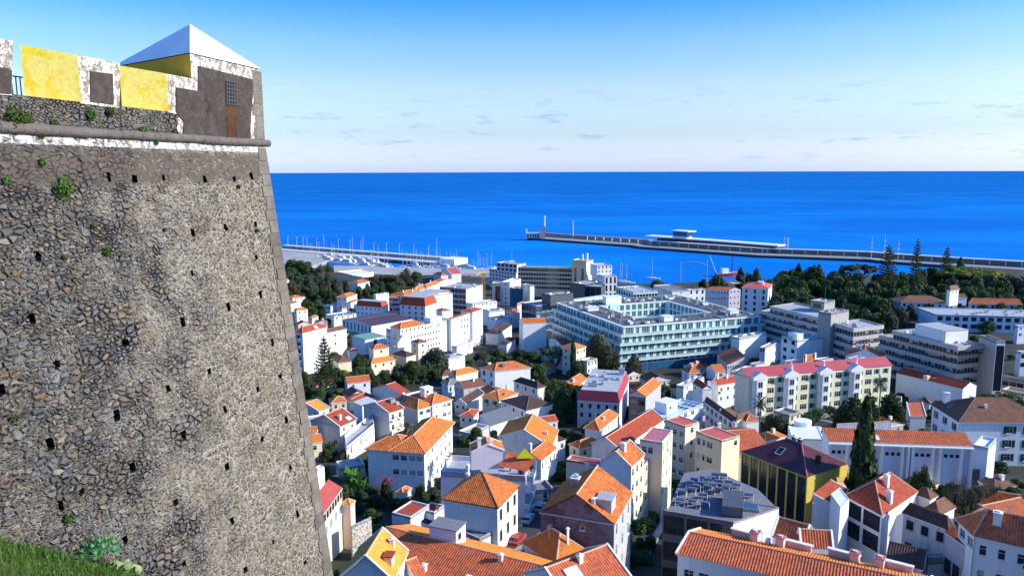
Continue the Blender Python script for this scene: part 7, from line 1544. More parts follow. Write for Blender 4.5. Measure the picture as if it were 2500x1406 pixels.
# ================================================================ monastery-like long white building
def church():
    g = bld('buttressed_white_building', 'long blue-white building with buttresses, rows of tiny square windows and a straight red tile roof', 'h', (275, 1040), (1830, 1095), (1900, 960), 11.5, 'sAB', 2.0, BLUEW, R2, ov=.05, skew=True, cat='building', verge=False, under=WHITE2,
            L=[wn_(3, 1, w=.8, h=.8, st='n', m=a_, m2=1-a_-.12, top=2.0) for a_ in (.02, .395, .60, .80)]+[wn_(3, 1, w=.8, h=.8, st='n', m=.395, m2=1-.395-.12, top=8.0)], ex=[('sky', .64, .35, dict(m=WROOF, w=1.0))], D=(205, 985))
    P, Q = g.q(1, 0), g.q(0, 0); X = (Q-P).normalized(); L_ = (Q-P).length; rz = math.atan2(X.y, X.x)
    for i in range(11):
        f = (.0, .13, .24, .375, .385+.13, .555, .585, .725, .775, .92, .99)[i]; c = P+X*(L_*f); M = MB(); M.box((0, -.25, g.lz/2-.8), (.5, .9, g.lz+.6), WHITE2, 0, 1); M.obj('buttress', g.root, (c.x, c.y, 0), rz)
    M = MB(); M.box((L_/2, -.3, g.lz-.5), (L_, .7, .35), WHITE2); M.box((L_/2, -.3, .3), (L_, .8, .5), WHITE2); M.obj('cornice', g.root, P, rz)
    return g
church()
def drum():
    p = at('g', 1755, 985, h=8.8); o = thing('rooftop_drum', 'low round white drum on the flat white roof beside the red roofed long building', 'roof drum', p); M = MB(); M.tube((0, 0, -.4), (0, 0, 1.9), 2.1, 2.1, WROOF, 40); M.obj('drum', o); M = MB(); M.tube((0, 0, 1.88), (0, 0, 2.05), 2.2, 2.2, WHITE2, 40); M.obj('rim', o)
drum()
def annexes():
    bld('low_link', 'pale lilac gabled wall behind the tall dark conifer and the long red roof', 'h', (330, 925), (370, 935), (950, 905), 12.5, 'gBC', 1.6, LILAC, PALER, ov=.1, cat='building')
    bld('stone_retaining_wall', 'dark stone retaining wall with blue-white notices under the buttressed building', 'h', (800, 1365), (1900, 1345), None, 3.5, 'flat', None, DARKST, None, cat='wall', rim=.05, D=(805, 1340), top=GREYW)
    bld('terrace_block', 'white stepped terrace block joining the long red roof to the brown roofed mansion', 'h', (1830, 1085), (1990, 1110), (2080, 1010), 9, 'flat', None, BLUEW, None, cat='building', top=WROOF)
annexes()
# ================================================================ harbour
PIERM = pmat('breakwater_concrete', (.30, .29, .28), .9, .2, var=.15, scale=.15, stain=(.12, .12, .12), stain_amt=.5)
PDARK = pmat('wet_dark_quay_wall', (.055, .05, .055), .9, .2, var=.3, scale=.2)
PWHITE = pmat('pale_promenade', (.66, .64, .62), .8, .2, var=.05)
QUAYM = pmat('quay_paving', (.40, .385, .36), .85, .2, var=.2, scale=.05, stain=(.2, .2, .19), stain_amt=.5)
def wl(fr, x, y, z=0): return at(fr, x, y, z=z)
pier = thing('breakwater_pier', 'long concrete breakwater pier reaching across the bay from the right', 'pier', wl('b', 443, 268)); PL = pier.location
base = [wl('b', 443, 270), wl('b', 1500, 348), wl('c', 0, 362), wl('c', 1200, 452), wl('c', 2316, 495), wl('d', 640, 345), wl('p', 2330, 656), wl('p', 2520, 668), wl('p', 2900, 700)]
base = [Vector((p.x, p.y)) for p in base]
def strip(pts, w0, w1, z0, z1, mat, nm, par):
    M = MB(); n = len(pts); L_, R_ = [], []
    for i, p in enumerate(pts):
        d = (pts[min(n-1, i+1)]-pts[max(0, i-1)]).normalized(); nn = Vector((-d.y, d.x)); 
        if nn.y < 0: nn = -nn
        L_.append(p+nn*w0-PL.xy); R_.append(p+nn*w1-PL.xy)
    for i in range(n-1): M.prism([L_[i], L_[i+1], R_[i+1], R_[i]], z0, z1, mat)
    return M.obj(nm, par)
strip(base, 0, 42, -4, 2.6, PDARK, 'quay_wall', pier); strip(base, .4, 41.6, 2.6, 3.4, PIERM, 'deck', pier)
strip(base, 33, 41, 3.4, 9.0, PIERM, 'sea_wall', pier); strip(base[1:], 27, 35, 8.6, 9.6, PWHITE, 'promenade', pier); strip(base, 42, 62, -4, 3.5, PDARK, 'rock_armour', pier)
def along(f):
    Ls = [(b-a).length for a, b in zip(base, base[1:])]; T_ = sum(Ls)*f
    for a, b, l in zip(base, base[1:], Ls):
        if T_ <= l: break
        T_ -= l
    d = (b-a).normalized(); nn = Vector((-d.y, d.x)); nn = nn if nn.y > 0 else -nn
    return a+d*T_, nn, math.atan2(d.y, d.x)
for i in range(46):
    p, nn, rz = along(.12+.86*i/46); M = MB(); q_ = p+nn*28-PL.xy; M.box((0, 0, 2.6), (1.1, 1.1, 5.3), PWHITE); M.obj('arcade_pillar', pier, (q_.x, q_.y, 3.4), rz)
tm = thing('ferry_terminal', 'long low cruise terminal with a white roof and a control tower on the breakwater pier', 'terminal', wl('c', 200, 330, 3.4)); 
def seg(x0, y0, x1, y1, fr, off, wdt, z0, z1, mat, nm, par):
    a, b = wl(fr, x0, y0, 3.4), wl(fr, x1, y1, 3.4); d = (b-a).xy.normalized(); nn = Vector((-d.y, d.x)); nn = nn if nn.y > 0 else -nn; o = par.location.xy; M = MB()
    P_ = [a.xy+nn*off-o, b.xy+nn*off-o, b.xy+nn*(off+wdt)-o, a.xy+nn*(off+wdt)-o]; M.prism(P_, z0-par.location.z, z1-par.location.z, mat); return M.obj(nm, par)
seg(150, 318, 1340, 410, 'c', 8, 16, 3.4, 12, PDARK, 'hall', tm); seg(30, 300, 1375, 412, 'c', 6, 20, 12, 13.6, WROOF, 'roof', tm); seg(150, 318, 1340, 410, 'c', 7.4, .5, 8.4, 9.0, PWHITE, 'balcony', tm); seg(150, 318, 1340, 410, 'c', 7.2, .5, 4.6, 7.6, BLUEG, 'glazing', tm)
seg(300, 332, 440, 342, 'c', 10, 14, 13.6, 17.0, WHITE2, 'control_room', tm); seg(300, 331, 440, 344, 'c', 9, 14, 17.0, 23.5, BLUEG, 'tower_glass', tm); seg(285, 329, 455, 346, 'c', 7.5, 17, 23.5, 24.8, WROOF, 'tower_roof', tm)
lh = thing('lighthouse', 'slim grey stepped light tower near the outer tip of the breakwater pier', 'lighthouse', wl('b', 598, 255, 3.4)); M = MB()
M.box((0, 0, 5), (9, 9, 10), PIERM); M.box((-3, 0, 13), (3.6, 4, 8), PIERM); M.box((2.5, 0, 14), (4.5, 4.5, 9), PIERM); M.obj('base', lh); M = MB(); M.tube((3, 0, 17), (3, 0, 33), 1.5, 1.2, PWHITE, 10); M.tube((3, 0, 33), (3, 0, 35), 2, 2, PWHITE, 10); M.obj('tower', lh)
def pole(fr, x, y, h, lab, r=.5, z=3.4, nm='mast', grp=None):
    o = thing(nm, lab, nm.replace('_', ' '), wl(fr, x, y, z), 0, grp); M = MB(); M.tube((0, 0, 0), (0, 0, h), r, r*.6, PWHITE, 6); M.obj('pole', o); M = MB(); M.box((0, 0, h), (r*3, r*3, r*1.6), PWHITE); M.obj('head', o); return o
pole('b', 905, 258, 27, 'tall pale lighting mast standing alone near the outer end of the breakwater pier', .9, nm='light_mast')
pole('c', 1462, 385, 18, 'left of two thin light masts at the right end of the white terminal roof', .5, nm='light_mast'); pole('c', 1498, 385, 16, 'right, thicker of two light masts at the right end of the white terminal roof', .9, nm='light_mast')
bh = thing('pier_head_house', 'low arcaded house at the very tip of the breakwater pier', 'house', wl('b', 500, 250, 3.4)); M = MB(); M.box((0, 0, 4), (22, 12, 8), PWHITE); M.box((-10, 0, 7), (3, 3, 14), PWHITE); M.obj('wall', bh)
M = MB()
for i in range(5): M.box((-8+i*4, -6.1, 3.5), (1.8, .3, 4), PDARK)
M.obj('arches', bh)
# inner mole of the marina
mole = thing('marina_mole', 'long pale inner mole sheltering the marina, ending in a white block', 'mole', wl('a', -60, 262)); ML = mole.location
a0, a1 = wl('a', -60, 235), wl('a', 1775, 392); d = (a1-a0).xy.normalized(); nn = Vector((-d.y, d.x)); nn = nn if nn.y > 0 else -nn; o_ = ML.xy
for (w0, w1, z0, z1, mt, nm) in ((0, 24, -4, 3.2, PDARK, 'quay_wall'), (.3, 23.7, 3.2, 4.6, PWHITE, 'deck'), (18, 23, 4.6, 8.2, PIERM, 'parapet'), (17, 24, 8.2, 8.8, WROOF, 'parapet_top')):
    M = MB(); M.prism([a0.xy+nn*w0-o_, a1.xy+nn*w0-o_, a1.xy+nn*w1-o_, a0.xy+nn*w1-o_], z0, z1, mt); M.obj(nm, mole)
M = MB(); e_ = a1.xy-o_; M.prism([e_-d*22, e_+d*.5, e_+d*.5+nn*24.5, e_-d*22+nn*24.5], 3, 9.8, WHITE2); M.obj('end_block', mole)
for i, x in enumerate((15, 120, 195, 240, 350, 585, 710, 825, 955, 1080, 1205, 1340, 1475)):
    q_ = a0.lerp(a1, (x+60)/1835.); o = thing('street_lamp', ('twin headed lamp on the inner mole' if i in (6, 10) else 'single lamp post in the row along the inner mole'), 'lamp', (q_.x+nn.x*16, q_.y+nn.y*16, 4.6), 0, 'lamps along the inner mole'); M = MB(); M.tube((0, 0, 0), (0, 0, 17), .32, .2, MASTM, 6); M.obj('pole', o); M = MB(); M.box((.8, 0, 17), (2.4, .6, .4), MASTM); M.obj('lamp_head', o)
qy = wl('a', 0, 300)
tag((lambda M: (M.prism([wl('a', -300, 262).xy, wl('a', 290, 225).xy, wl('a', 520, 262).xy, wl('a', 620, 300).xy, wl('a', 300, 420).xy, wl('a', -300, 420).xy], -3, 3.8, QUAYM), M.obj('quay'))[1])(MB()), 'pale marina quay apron behind the wooded park', None, None, 'structure')
tag((lambda M: (M.prism([wl('a', 560, 395).xy, wl('a', 1250, 418).xy, wl('a', 2150, 440).xy, wl('a', 2150, 480).xy, wl('a', 1250, 500).xy, wl('a', 560, 470).xy], -3, 3.8, QUAYM), M.obj('promenade'))[1])(MB()), 'pale waterfront promenade along the marina', None, None, 'structure')
# boats
HULL = pmat('white_hull', (.82, .83, .84), .35, .5, var=.03); DECKM = pmat('pale_deck', (.6, .56, .5), .7, .3, var=.05); NAVY = pmat('navy_hull', (.02, .03, .08), .35, .5, var=.05)
def hullmesh(L_, B_, H_, mat, nm):
    M = MB(); st_ = 9; R0 = []
    for i in range(st_+1):
        f = i/st_; x = -L_/2+L_*f; w_ = B_/2*(1-(max(0, f-.45)/.55)**2.2)*(.82+.18*min(1, f*4)); z = H_*(.85+.35*f*f); R0.append([(x, -w_, z), (x, -w_*.72, 0), (x, 0, -.5), (x, w_*.72, 0), (x, w_, z)])
    for a, b in zip(R0, R0[1:]):
        for k in range(4): M.poly([a[k], b[k], b[k+1], a[k+1]], mat)
        M.poly([a[0], a[4], b[4], b[0]], DECKM)
    M.poly(R0[0][::-1], mat); return M.mesh(nm)
def sailboat(mat, Lb, mh):
    o = thing('sailing_yacht', 'x', 'sailing boat', (0, 0, .1)); link('hull', hullmesh(Lb, Lb*.3, Lb*.12, mat, 'hull'), o); M = MB(); M.box((0, 0, Lb*.12+.35), (Lb*.38, Lb*.17, .7), HULL, 0, .85); M.obj('cabin', o)
    M = MB(); M.tube((Lb*.06, 0, .5), (Lb*.06, 0, mh), .2, .14, MASTM, 6); M.tube((Lb*.06, -mh*.06, mh*.55), (Lb*.06, mh*.06, mh*.55), .05, .05, METAL, 4); M.tube((Lb*.06, 0, mh*.97), (Lb*.49, 0, 1), .04, .04, METAL, 4); M.tube((Lb*.06, 0, mh*.97), (-Lb*.48, 0, 1), .035, .035, METAL, 4); M.obj('mast', o)
    M = MB(); M.tube((Lb*.06, 0, Lb*.12+1.4), (-Lb*.36, 0, Lb*.12+1.4), .22, .18, NAVY if Lb > 11 else HULL, 6); M.obj('boom', o); return o
def motorboat(Lb):
    o = thing('motor_yacht', 'x', 'motor boat', (0, 0, .1)); link('hull', hullmesh(Lb, Lb*.31, Lb*.15, HULL, 'hull'), o); M = MB(); M.box((-Lb*.03, 0, Lb*.15+.8), (Lb*.5, Lb*.24, 1.7), HULL, 0, .84); M.box((-Lb*.08, 0, Lb*.15+2.3), (Lb*.26, Lb*.2, .2), HULL); M.obj('cabin', o); M = MB(); M.box((-Lb*.02, 0, Lb*.15+1.15), (Lb*.47, Lb*.243, .55), BLACKB, 0, .93); M.obj('cabin_window', o); return o
rg = random.Random(21)
tall = [(468, 255, 27, 'tallest mast group at the left of the marina'), (545, 305, 22, 'white yacht with a mast left of the two tallest in the marina'), (762, 320, 30, 'big yacht with a very tall thick mast, left of the pair in mid marina'), (868, 330, 32, 'big yacht with the tallest mast, right of the pair in mid marina'), (1017, 352, 22, 'yacht with a tall raked mast right of the tallest pair'), (948, 378, 20, 'yacht whose mast stands just left of the raked mast'), (1262, 388, 21, 'yacht with a lone mast below the middle of the mole'), (1612, 378, 33, 'yacht with a lone very tall mast near the end block of the mole')]
protoS = [sailboat(HULL, 10, 13.5), sailboat(HULL, 13, 17), sailboat(NAVY, 12, 15)]; protoM = [motorboat(12), motorboat(16)]
for p_ in protoS+protoM: p_.location = (0, -200, -50)
used = set()
def place(pr, P, rz, lab, grp, sc=1):
    if pr not in used:
        used.add(pr); o = pr; o.location = P; o.rotation_euler = (0, 0, rz); o['label'] = lab; o['group'] = grp; o.scale = (sc,)*3; return o
    o = dup(pr, P, rz, lab, sc); o['group'] = grp; return o
for i, (x, y, mh, lab) in enumerate(tall):
    o = sailboat(HULL, mh*.66, mh); P = wl('a', x, y, .1); o.location = P; o.rotation_euler = (0, 0, rg.uniform(2.6, 3.0)); o['label'] = lab if 'yacht' in lab else 'large yacht under the tallest mast at the left of the marina'; o['group'] = 'large yachts with tall masts in the marina'
for i in range(58):
    row = i % 4
    if i < 34: x = 330+i*23.5+rg.uniform(-6, 6); y = 262+(x-330)*.13+row*17+rg.uniform(-3, 3)
    else: x = 1300+(i-34)*34+rg.uniform(-8, 8); y = 378+(x-1300)*.045+(row % 3)*14
    P = wl('a', x, y, .1)
    if rg.random() < (.42 if i < 34 else .9): place(protoS[i % 3], P, 2.8+rg.uniform(-.1, .1), ('navy hulled sailing yacht moored in the marina rows' if i % 3 == 2 else 'white sailing yacht moored in the marina rows') if i < 34 else ('navy hulled sailing yacht berthed beyond the end of the mole' if i % 3 == 2 else 'white sailing yacht berthed beyond the end of the mole'), 'boats moored in the marina', rg.uniform(1.0, 1.35))
    else: place(protoM[i % 2], P, 2.8+rg.uniform(-.1, .1), 'white motor yacht moored in the marina rows', 'boats moored in the marina', rg.uniform(1.1, 1.5))
for x, y, lab in ((1390, 700, 'left of two masted boats moored right of the white hotel wing'), (1408, 702, 'right of two masted boats moored right of the white hotel wing'), (1455, 715, 'short masted boat beside the pair right of the white hotel wing'), (1712, 670, 'lone masted boat off the shore, left of the jetty crane'), (92, 560, 'masted boat behind the stepped hotel'), (45, 580, 'tall masted boat left of the stepped hotel')):
    dup(protoS[1], wl('b', x, y, .1), 2.9, lab, 1.15)
# tall ship at the pier
ts = thing('tall_ship', 'three masted sailing ship lying at the breakwater pier behind the tall araucarias', 'ship', wl('d', 650, 338, 0), 0); d = (wl('d', 900, 345)-wl('d', 470, 312)); TSL = d.length; ts.rotation_euler = (0, 0, math.atan2(-d.y, -d.x))
link('hull', hullmesh(TSL, TSL*.14, TSL*.075, HULL, 'hull'), ts)
for f in (-.32, .0, .30):
    M = MB(); x = TSL*f; hgt = TSL*(.62 if f else .72); M.tube((x, 0, 1), (x, 0, hgt), .45, .2, DECKM, 6)
    for k in (.4, .58, .76): M.tube((x, -TSL*.09*(1.3-k), hgt*k), (x, TSL*.09*(1.3-k), hgt*k), .22, .22, DECKM, 5)
    for s_ in (-1, 1): M.tube((x, 0, hgt*.9), (x+s_*TSL*.1, 0, 5), .07, .07, DMETAL, 3)
    M.obj('mast', ts)
# small grey patrol boat on the slip and jetty cranes
cb = thing('cargo_deck_boat', 'small ship with a raised mast seen just above the stepped hotel', 'ship', wl('b', 280, 560, 0), .3); link('hull', hullmesh(22, 5, 5, GREYW, 'hull'), cb); M = MB(); M.box((0, 0, 6.5), (7, 3.5, 4), HULL); M.obj('cabin', cb); M = MB(); M.tube((1, 0, 6), (1, 0, 20), .2, .1, METAL, 5); M.obj('mast', cb)
gc = thing('jetty_crane', 'arched travelling crane by the water behind the long white building', 'crane', wl('c', 545, 700, 3)); M = MB(); M.tube((-12, 0, 0), (-12, 0, 20), .3, .25, CONC, 6); M.tube((13, 0, 0), (13, 0, 22), .3, .25, CONC, 6); M.obj('leg', gc); M = MB(); pr_ = None
for k in range(9):
    f = k/8; p_ = Vector((-12+25*f, 0, 13+7*math.sin(math.pi*(.25+f*.6)))); 
    if pr_: M.tube(pr_, p_, .22, .22, CONC, 6)
    pr_ = p_
M.obj('arch', gc)
wk = thing('workboat', 'red and white workboat with a crane jib behind the round tree by the shore', 'ship', wl('c', 890, 640, 0), .2); link('hull', hullmesh(26, 7, 4, pmat('red_hull', (.35, .04, .03), .5, .4), 'hull'), wk); M = MB(); M.box((-3, 0, 6), (7, 5, 5), HULL); M.obj('cabin', wk); M = MB(); M.tube((-12, 0, 3), (-20, 0, 22), .3, .2, PWHITE, 5); M.tube((5, 0, 3), (5, 0, 22), .5, .4, NAVY, 6); M.obj('jib', wk)
um = thing('orange_canopy', 'orange six sided canopy roof beside the shore tree behind the pale violet building', 'canopy', at('c', 952, 712, h=9)); M = MB()
for i in range(6):
    a_, b_ = 2*math.pi*i/6, 2*math.pi*(i+1)/6; M.poly([(0, 0, 3.2), (7*math.cos(a_), 7*math.sin(a_), .8), (7*math.cos(b_), 7*math.sin(b_), .8)], PEACH)
M.obj('roof', um); M = MB(); M.tube((0, 0, -9), (0, 0, 3), .4, .4, WHITE2, 8); M.obj('post', um)
# yellow tower crane
YC = pmat('yellow_crane_paint', (.62, .36, .02), .6, .3, var=.1)
tc_ = at('a', 2070, 720, h=7); cr_ = thing('tower_crane', 'yellow lattice tower crane mast standing behind the bright white blocks', 'crane', (tc_.x, tc_.y, ground(tc_.x, tc_.y))); M = MB(); ht = 0
top = at('a', 2068, 455, h=0) if False else None
rr_ = ray('a', 2068, 450); tt_ = tc_.y/rr_.y; zt_ = (CAMV+rr_*tt_).z-cr_.location.z; w_ = 1.1
for sx in (-1, 1):
    for sy in (-1, 1): M.tube((sx*w_, sy*w_, 0), (sx*w_, sy*w_, zt_), .16, .16, YC, 4)
k = 0
while k*2.2 < zt_-2.2:
    z_ = k*2.2
    for (p0, p1) in (((-1, -1), (1, -1)), ((1, -1), (1, 1)), ((1, 1), (-1, 1)), ((-1, 1), (-1, -1))):
        a_, b_ = (p0, p1) if k % 2 else (p1, p0); M.tube((a_[0]*w_, a_[1]*w_, z_), (b_[0]*w_, b_[1]*w_, z_+2.2), .1, .1, YC, 4); M.tube((p0[0]*w_, p0[1]*w_, z_), (p1[0]*w_, p1[1]*w_, z_), .09, .09, YC, 4)
    k += 1
M.obj('lattice_mast', cr_); M = MB(); M.box((0, 0, zt_), (3.2, 3.2, 1.2), YC); M.tube((-5, -12, zt_+1), (1, 2, zt_+1.4), .5, .3, YC, 4); M.obj('slewing_head', cr_)
# ================================================================ solar heaters on the dark grey flat roof
def heater(P, rz):
    o = thing('solar_water_heater', 'x', 'solar heater', P, rz, 'solar water heaters on the dark grey flat roof')
    M = MB(); M.poly([(-.95, -.75, .25), (.95, -.75, .25), (.95, .8, 1.25), (-.95, .8, 1.25)], BLACKB); M.poly([(-.95, -.75, .2), (-.95, .8, 1.2), (.95, .8, 1.2), (.95, -.75, .2)], METAL)
    for a_, b_ in (((-.97, -.75, .25), (-.97, .8, 1.27)), ((.97, -.75, .25), (.97, .8, 1.27)), ((-.97, -.75, .25), (.97, -.75, .25))): M.tube(a_, b_, .04, .04, METAL, 4)
    M.obj('collector', o); M = MB(); M.tube((-.85, .95, 1.45), (.85, .95, 1.45), .28, .28, BLTANK, 12); M.obj('tank', o)
    M = MB()
    for s in (-1, 1): M.tube((s*.9, .95, 0), (s*.9, .95, 1.4), .045, .045, WHITE2, 5); M.tube((s*.9, .95, 1.4), (s*.9, 1.7, 0), .045, .045, WHITE2, 5)
    M.obj('frame', o); return o
BLTANK = pmat('silver_tank', (.30, .36, .46), .3, .5, metal=.5, var=.05)
hp = None; corner = at('k', 905, 838, h=10); HZ = corner.z-.03
spots = [(350, 610), (480, 625), (610, 648), (370, 525), (470, 500), (590, 560), (520, 470), (640, 475), (760, 500), (460, 430), (570, 440), (690, 455), (820, 480), (940, 455), (640, 400), (750, 415), (860, 425), (500, 395), (600, 380), (720, 345), (1070, 560), (800, 350)]
for i, (x, y) in enumerate(spots):
    P = at('k', x, y+28, z=HZ)
    if hp is None: hp = heater(P, 2.84); hp.scale = (.74,)*3; o = hp
    else: o = dup(hp, P, 2.84)
    o['label'] = 'solar water heater with silver tank at the front left corner of the dark grey roof' if i == 0 else ('solar water heater set apart near the right edge of the dark grey roof' if i == 20 else 'solar water heater among the crowded rows on the dark grey roof')
hb = thing('rooftop_box', 'long dark sheet metal box on the right part of the dark grey solar roof', 'roof box', at('k', 900, 690, z=HZ), -.3); M = MB(); M.box((0, 0, .8), (3.0, 6.5, 1.6), DGREY); M.obj('box', hb)
sk_ = thing('roof_skylight', 'square skylight reflecting the sky on the dark grey solar roof', 'skylight', at('k', 1090, 700, z=HZ), -.3); M = MB(); M.box((0, 0, .25), (2.4, 1.8, .5), METAL); M.box((0, 0, .53), (2.0, 1.4, .06), BLUEG); M.obj('frame', sk_)
# yellow sunshade sail on the roof terrace
sl = thing('sunshade_sail', 'bright yellow triangular sunshade above the plants of the roof terrace', 'sunshade', at('i', 2330, 170, h=13)); M = MB(); SY = pmat('yellow_sailcloth', (.85, .80, .02), .7, .2, var=.03)
M.poly([(0, 0, 2.2), (-1.6, -.4, .2), (2.0, -.6, .3)], SY); M.poly([(0, 0, 2.2), (2.0, -.6, .3), (1.0, 1.4, .6)], SY); M.obj('sail', sl); M = MB(); M.tube((0, 0, -1.5), (0, 0, 2.2), .05, .05, METAL, 5); M.obj('post', sl)
for i, (x, y) in enumerate(((2290, 330), (2350, 250), (2400, 300), (2180, 300))):
    p_ = at('i', x, y, z=gL.ze-.9); o = thing('potted_plant', ('front', 'right', 'far right', 'left')[i]+' plant pot on the planted roof terrace', 'plant', p_); c_ = link('foliage', broad_mesh(i, (LG, LY)[i % 2], 3200, .075), o, (0, 0, .3)); c_.scale = (.6, .6, .6); M = MB(); M.tube((0, 0, 0), (0, 0, .45), .22, .28, R2, 10); M.obj('pot', o)
aw = thing('terrace_awning', 'striped orange tiled terrace roof in front of the yellow sunshade', 'awning', at('j', 360, 225, h=12)); M = MB(); slope(M, [(-3.2, -2.2, -.2), (3.2, -2.2, -.2), (3.2, 2.2, 1.2), (-3.2, 2.2, 1.2)], (1, 0, 0), R2, .36, 6); ob = M.obj('roof', aw); M = MB()
for s in (-1, 1):
    for t_ in (-1, 1): M.tube((s*3, t_*2, -2.6), (s*3, t_*2, .2+.4*t_), .07, .07, WHITE2, 5)
M.obj('posts', aw); aw.rotation_euler = (0, 0, -.5)
# ================================================================ street with cars between the houses at the bottom
Lp = road('street', [g2('j', 150, 1130), g2('j', 560, 870), g2('j', 800, 620)], 6.0, 'narrow asphalt street running up between the pyramid roofed house and the stained gable')
road('lane', [g2('j', 1500, 1250), g2('j', 1750, 850), g2('j', 1700, 700)], 4.0, 'shaded lane beside the dark grey solar building')
road('street', [g2('h', 1500, 560), g2('h', 1950, 470), g2('h', 2373, 640)], 7.0, 'street below the banded office at the right')
road('street', [g2('g', 1300, 950), g2('g', 1700, 900), g2('h', 250, 880)], 7.0, 'street in front of the yellow apartments')
def car(P, rz, col, label, grp='cars parked in the streets'):
    CM = pmat('car_paint_'+'_'.join(str(int(c*99)) for c in col), col, .3, .5, var=.02); o = thing('parked_car', label, 'car', P, rz, grp)
    prof = [(-2.1, .35), (-2.12, .85), (-1.75, 1.0), (-1.35, 1.42), (.35, 1.45), (1.05, 1.0), (1.95, .86), (2.12, .6), (2.1, .35)]; M = MB(); w_ = .85
    A_ = [(x, -w_*(1 if z < 1.05 else .86), z) for x, z in prof]; B2 = [(x, -y, z) for x, y, z in A_]
    M.poly(A_, CM); M.poly(B2[::-1], CM)
    for i in range(len(prof)): j = (i+1) % len(prof); M.poly([A_[j], A_[i], B2[i], B2[j]], CM)
    M.obj('body', o); M = MB()
    M.poly([(.42, -.70, 1.42), (1.0, -.78, 1.03), (1.0, .78, 1.03), (.42, .70, 1.42)], BLACKB); M.poly([(-1.4, .7, 1.40), (-1.76, .76, 1.03), (-1.76, -.76, 1.03), (-1.4, -.7, 1.40)], BLACKB)
    M2 = MB()
    for s in (-1, 1):
        for x0, x1 in ((-1.25, -.45), (-.35, .35)): M2.poly([(x0, s*.80, 1.05), (x1+(.35 if x1 > 0 else 0), s*.80, 1.05), (x1, s*.765, 1.38), (x0, s*.765, 1.38)], BLACKB)
    for v_ in M.v[:4]: pass
    M.v = [(x+(.02 if x > 0 else -.02), y, z+.02) for x, y, z in M.v]; M.obj('windscreen', o); M2.v = [(x, y*1.03, z) for x, y, z in M2.v]; M2.obj('side_window', o)
    for x in (-1.3, 1.3):
        for s in (-1, 1): M = MB(); M.tube((x, s*.72, .32), (x, s*.9, .32), .32, .32, DMETAL, 14); M.tube((x, s*.9, .32), (x, s*.91, .32), .18, .18, METAL, 10); M.obj('wheel', o)
    for s in (-1, 1): M = MB(); M.box((2.11, s*.6, .7), (.08, .34, .16), FRAME); M.obj('headlight', o)
    return o
def onroad(i, off): p, nn_, z = Lp[i]; q = Lp[min(i+1, len(Lp)-1)][0]; return (p.x+nn_.x*off, p.y+nn_.y*off, z+.01), math.atan2(q.y-p.y, q.x-p.x)
for i, off, col, lab in ((5, 1.8, (.03, .05, .05), 'dark car parked at the foot of the hipped corner house'), (9, -1.9, (.10, .12, .15), 'grey car parked across the street by the stained gable wall'), (12, 1.8, (.3, .3, .32), 'silver car parked farther up the street')):
    P, rz = onroad(i, off); car(P, rz, col, lab)
for i, (fr, x, y, col, lab) in enumerate((('g', 1700, 895, (.5, .03, .02), 'red car parked in front of the yellow apartments'), ('g', 1790, 885, (.6, .6, .62), 'silver car next to the red one by the yellow apartments'), ('g', 1990, 880, (.75, .75, .75), 'white car by the foot of the yellow apartments beside the dark conifer'), ('h', 1900, 500, (.05, .06, .08), 'dark car in the street below the banded office'), ('h', 1980, 520, (.5, .5, .52), 'pale car in the street below the banded office'), ('h', 2120, 560, (.3, .02, .02), 'dark red car in the street below the banded office'))):
    P = at(fr, x, y); car((P.x, P.y, P.z+.16), .3+i*.1, col, lab)
# ================================================================ trees and gardens
T = tree
T('norfolk', 'a', 455, 1078, 24, 66, 'tall symmetrical pine with whorled branches beside the fortress corner', near=True)
T('broad', 'e', 1600, 110, 14, 95, 'largest grey-green broad tree in the garden left of the white terrace cube', LO, near=True); T('broad', 'e', 1350, 240, 11, 85, 'dark broad tree in the middle of the left garden', LD, near=True); T('broad', 'e', 1180, 290, 9, 60, 'broad tree left of the dark one in the middle of the left garden', LO, near=True)
T('broad', 'e', 790, 150, 12, 50, 'dark tree beside the cream tower house', LD, near=True); T('broad', 'e', 780, 320, 9, 55, 'bright green tree in the left garden behind the television aerial', LG, near=True); T('broad', 'e', 600, 345, 7, 50, 'yellow-green tree right of the whorled pine', LY, near=True)
T('broad', 'e', 180, 360, 9, 45, 'green tree squeezed between the fortress corner and the whorled pine', LG, near=True); T('broad', 'e', 950, 380, 8, 45, 'dark green tree below the cream cottage', LD, near=True); T('broad', 'e', 700, 420, 7, 60, 'low dark tree under the bright green tree in the left garden', LD, near=True)
for i, (x, y, h_, w_, mt) in enumerate([(520, 320, 7, 48, LD), (660, 400, 7, 50, LG), (860, 300, 8, 46, LD), (1050, 350, 7, 46, LD), (1260, 350, 7, 50, LG), (1480, 330, 7, 50, LD), (300, 520, 7, 46, LD), (200, 500, 7, 40, LG), (1600, 330, 7, 44, LD), (560, 430, 6, 50, LD)]): T('broad', 'e', x, y, h_, w_, 'garden tree', mt, 'trees of the left garden', near=True)
T('cypress', 'e', 375, 455, 9, 18, 'slim columnar green shrub under the whorled pine', LG, near=True); T('cypress', 'e', 505, 640, 5, 9, 'thin green column right of the yellow-green tree', LG); T('broad', 'e', 560, 545, 5.5, 48, 'yellowish bush tree beside the slim column', LY, near=True); T('shrub', 'e', 480, 580, 3.5, 40, 'low shrub left of the yellowish bush tree', LO)
T('shrub', 'e', 420, 1190, 4, 40, 'dark shrub by the small white house at the fortress corner', LD, near=True); T('shrub', 'e', 600, 1230, 3, 36, 'dry brown shrub below the balustraded annex', LB, near=True); T('shrub', 'e', 700, 800, 3.5, 30, 'dark bush between the grey gabled houses', LD)
T('broad', 'e', 2045, 945, 6.5, 54, 'fresh green citrus tree in the yard behind the lilac building', LG, near=True)
T('palm', 'e', 1785, 1240, 9, 52, 'drooping palm between the pale blue-white house and the lilac wall', LP, var=0, near=True)
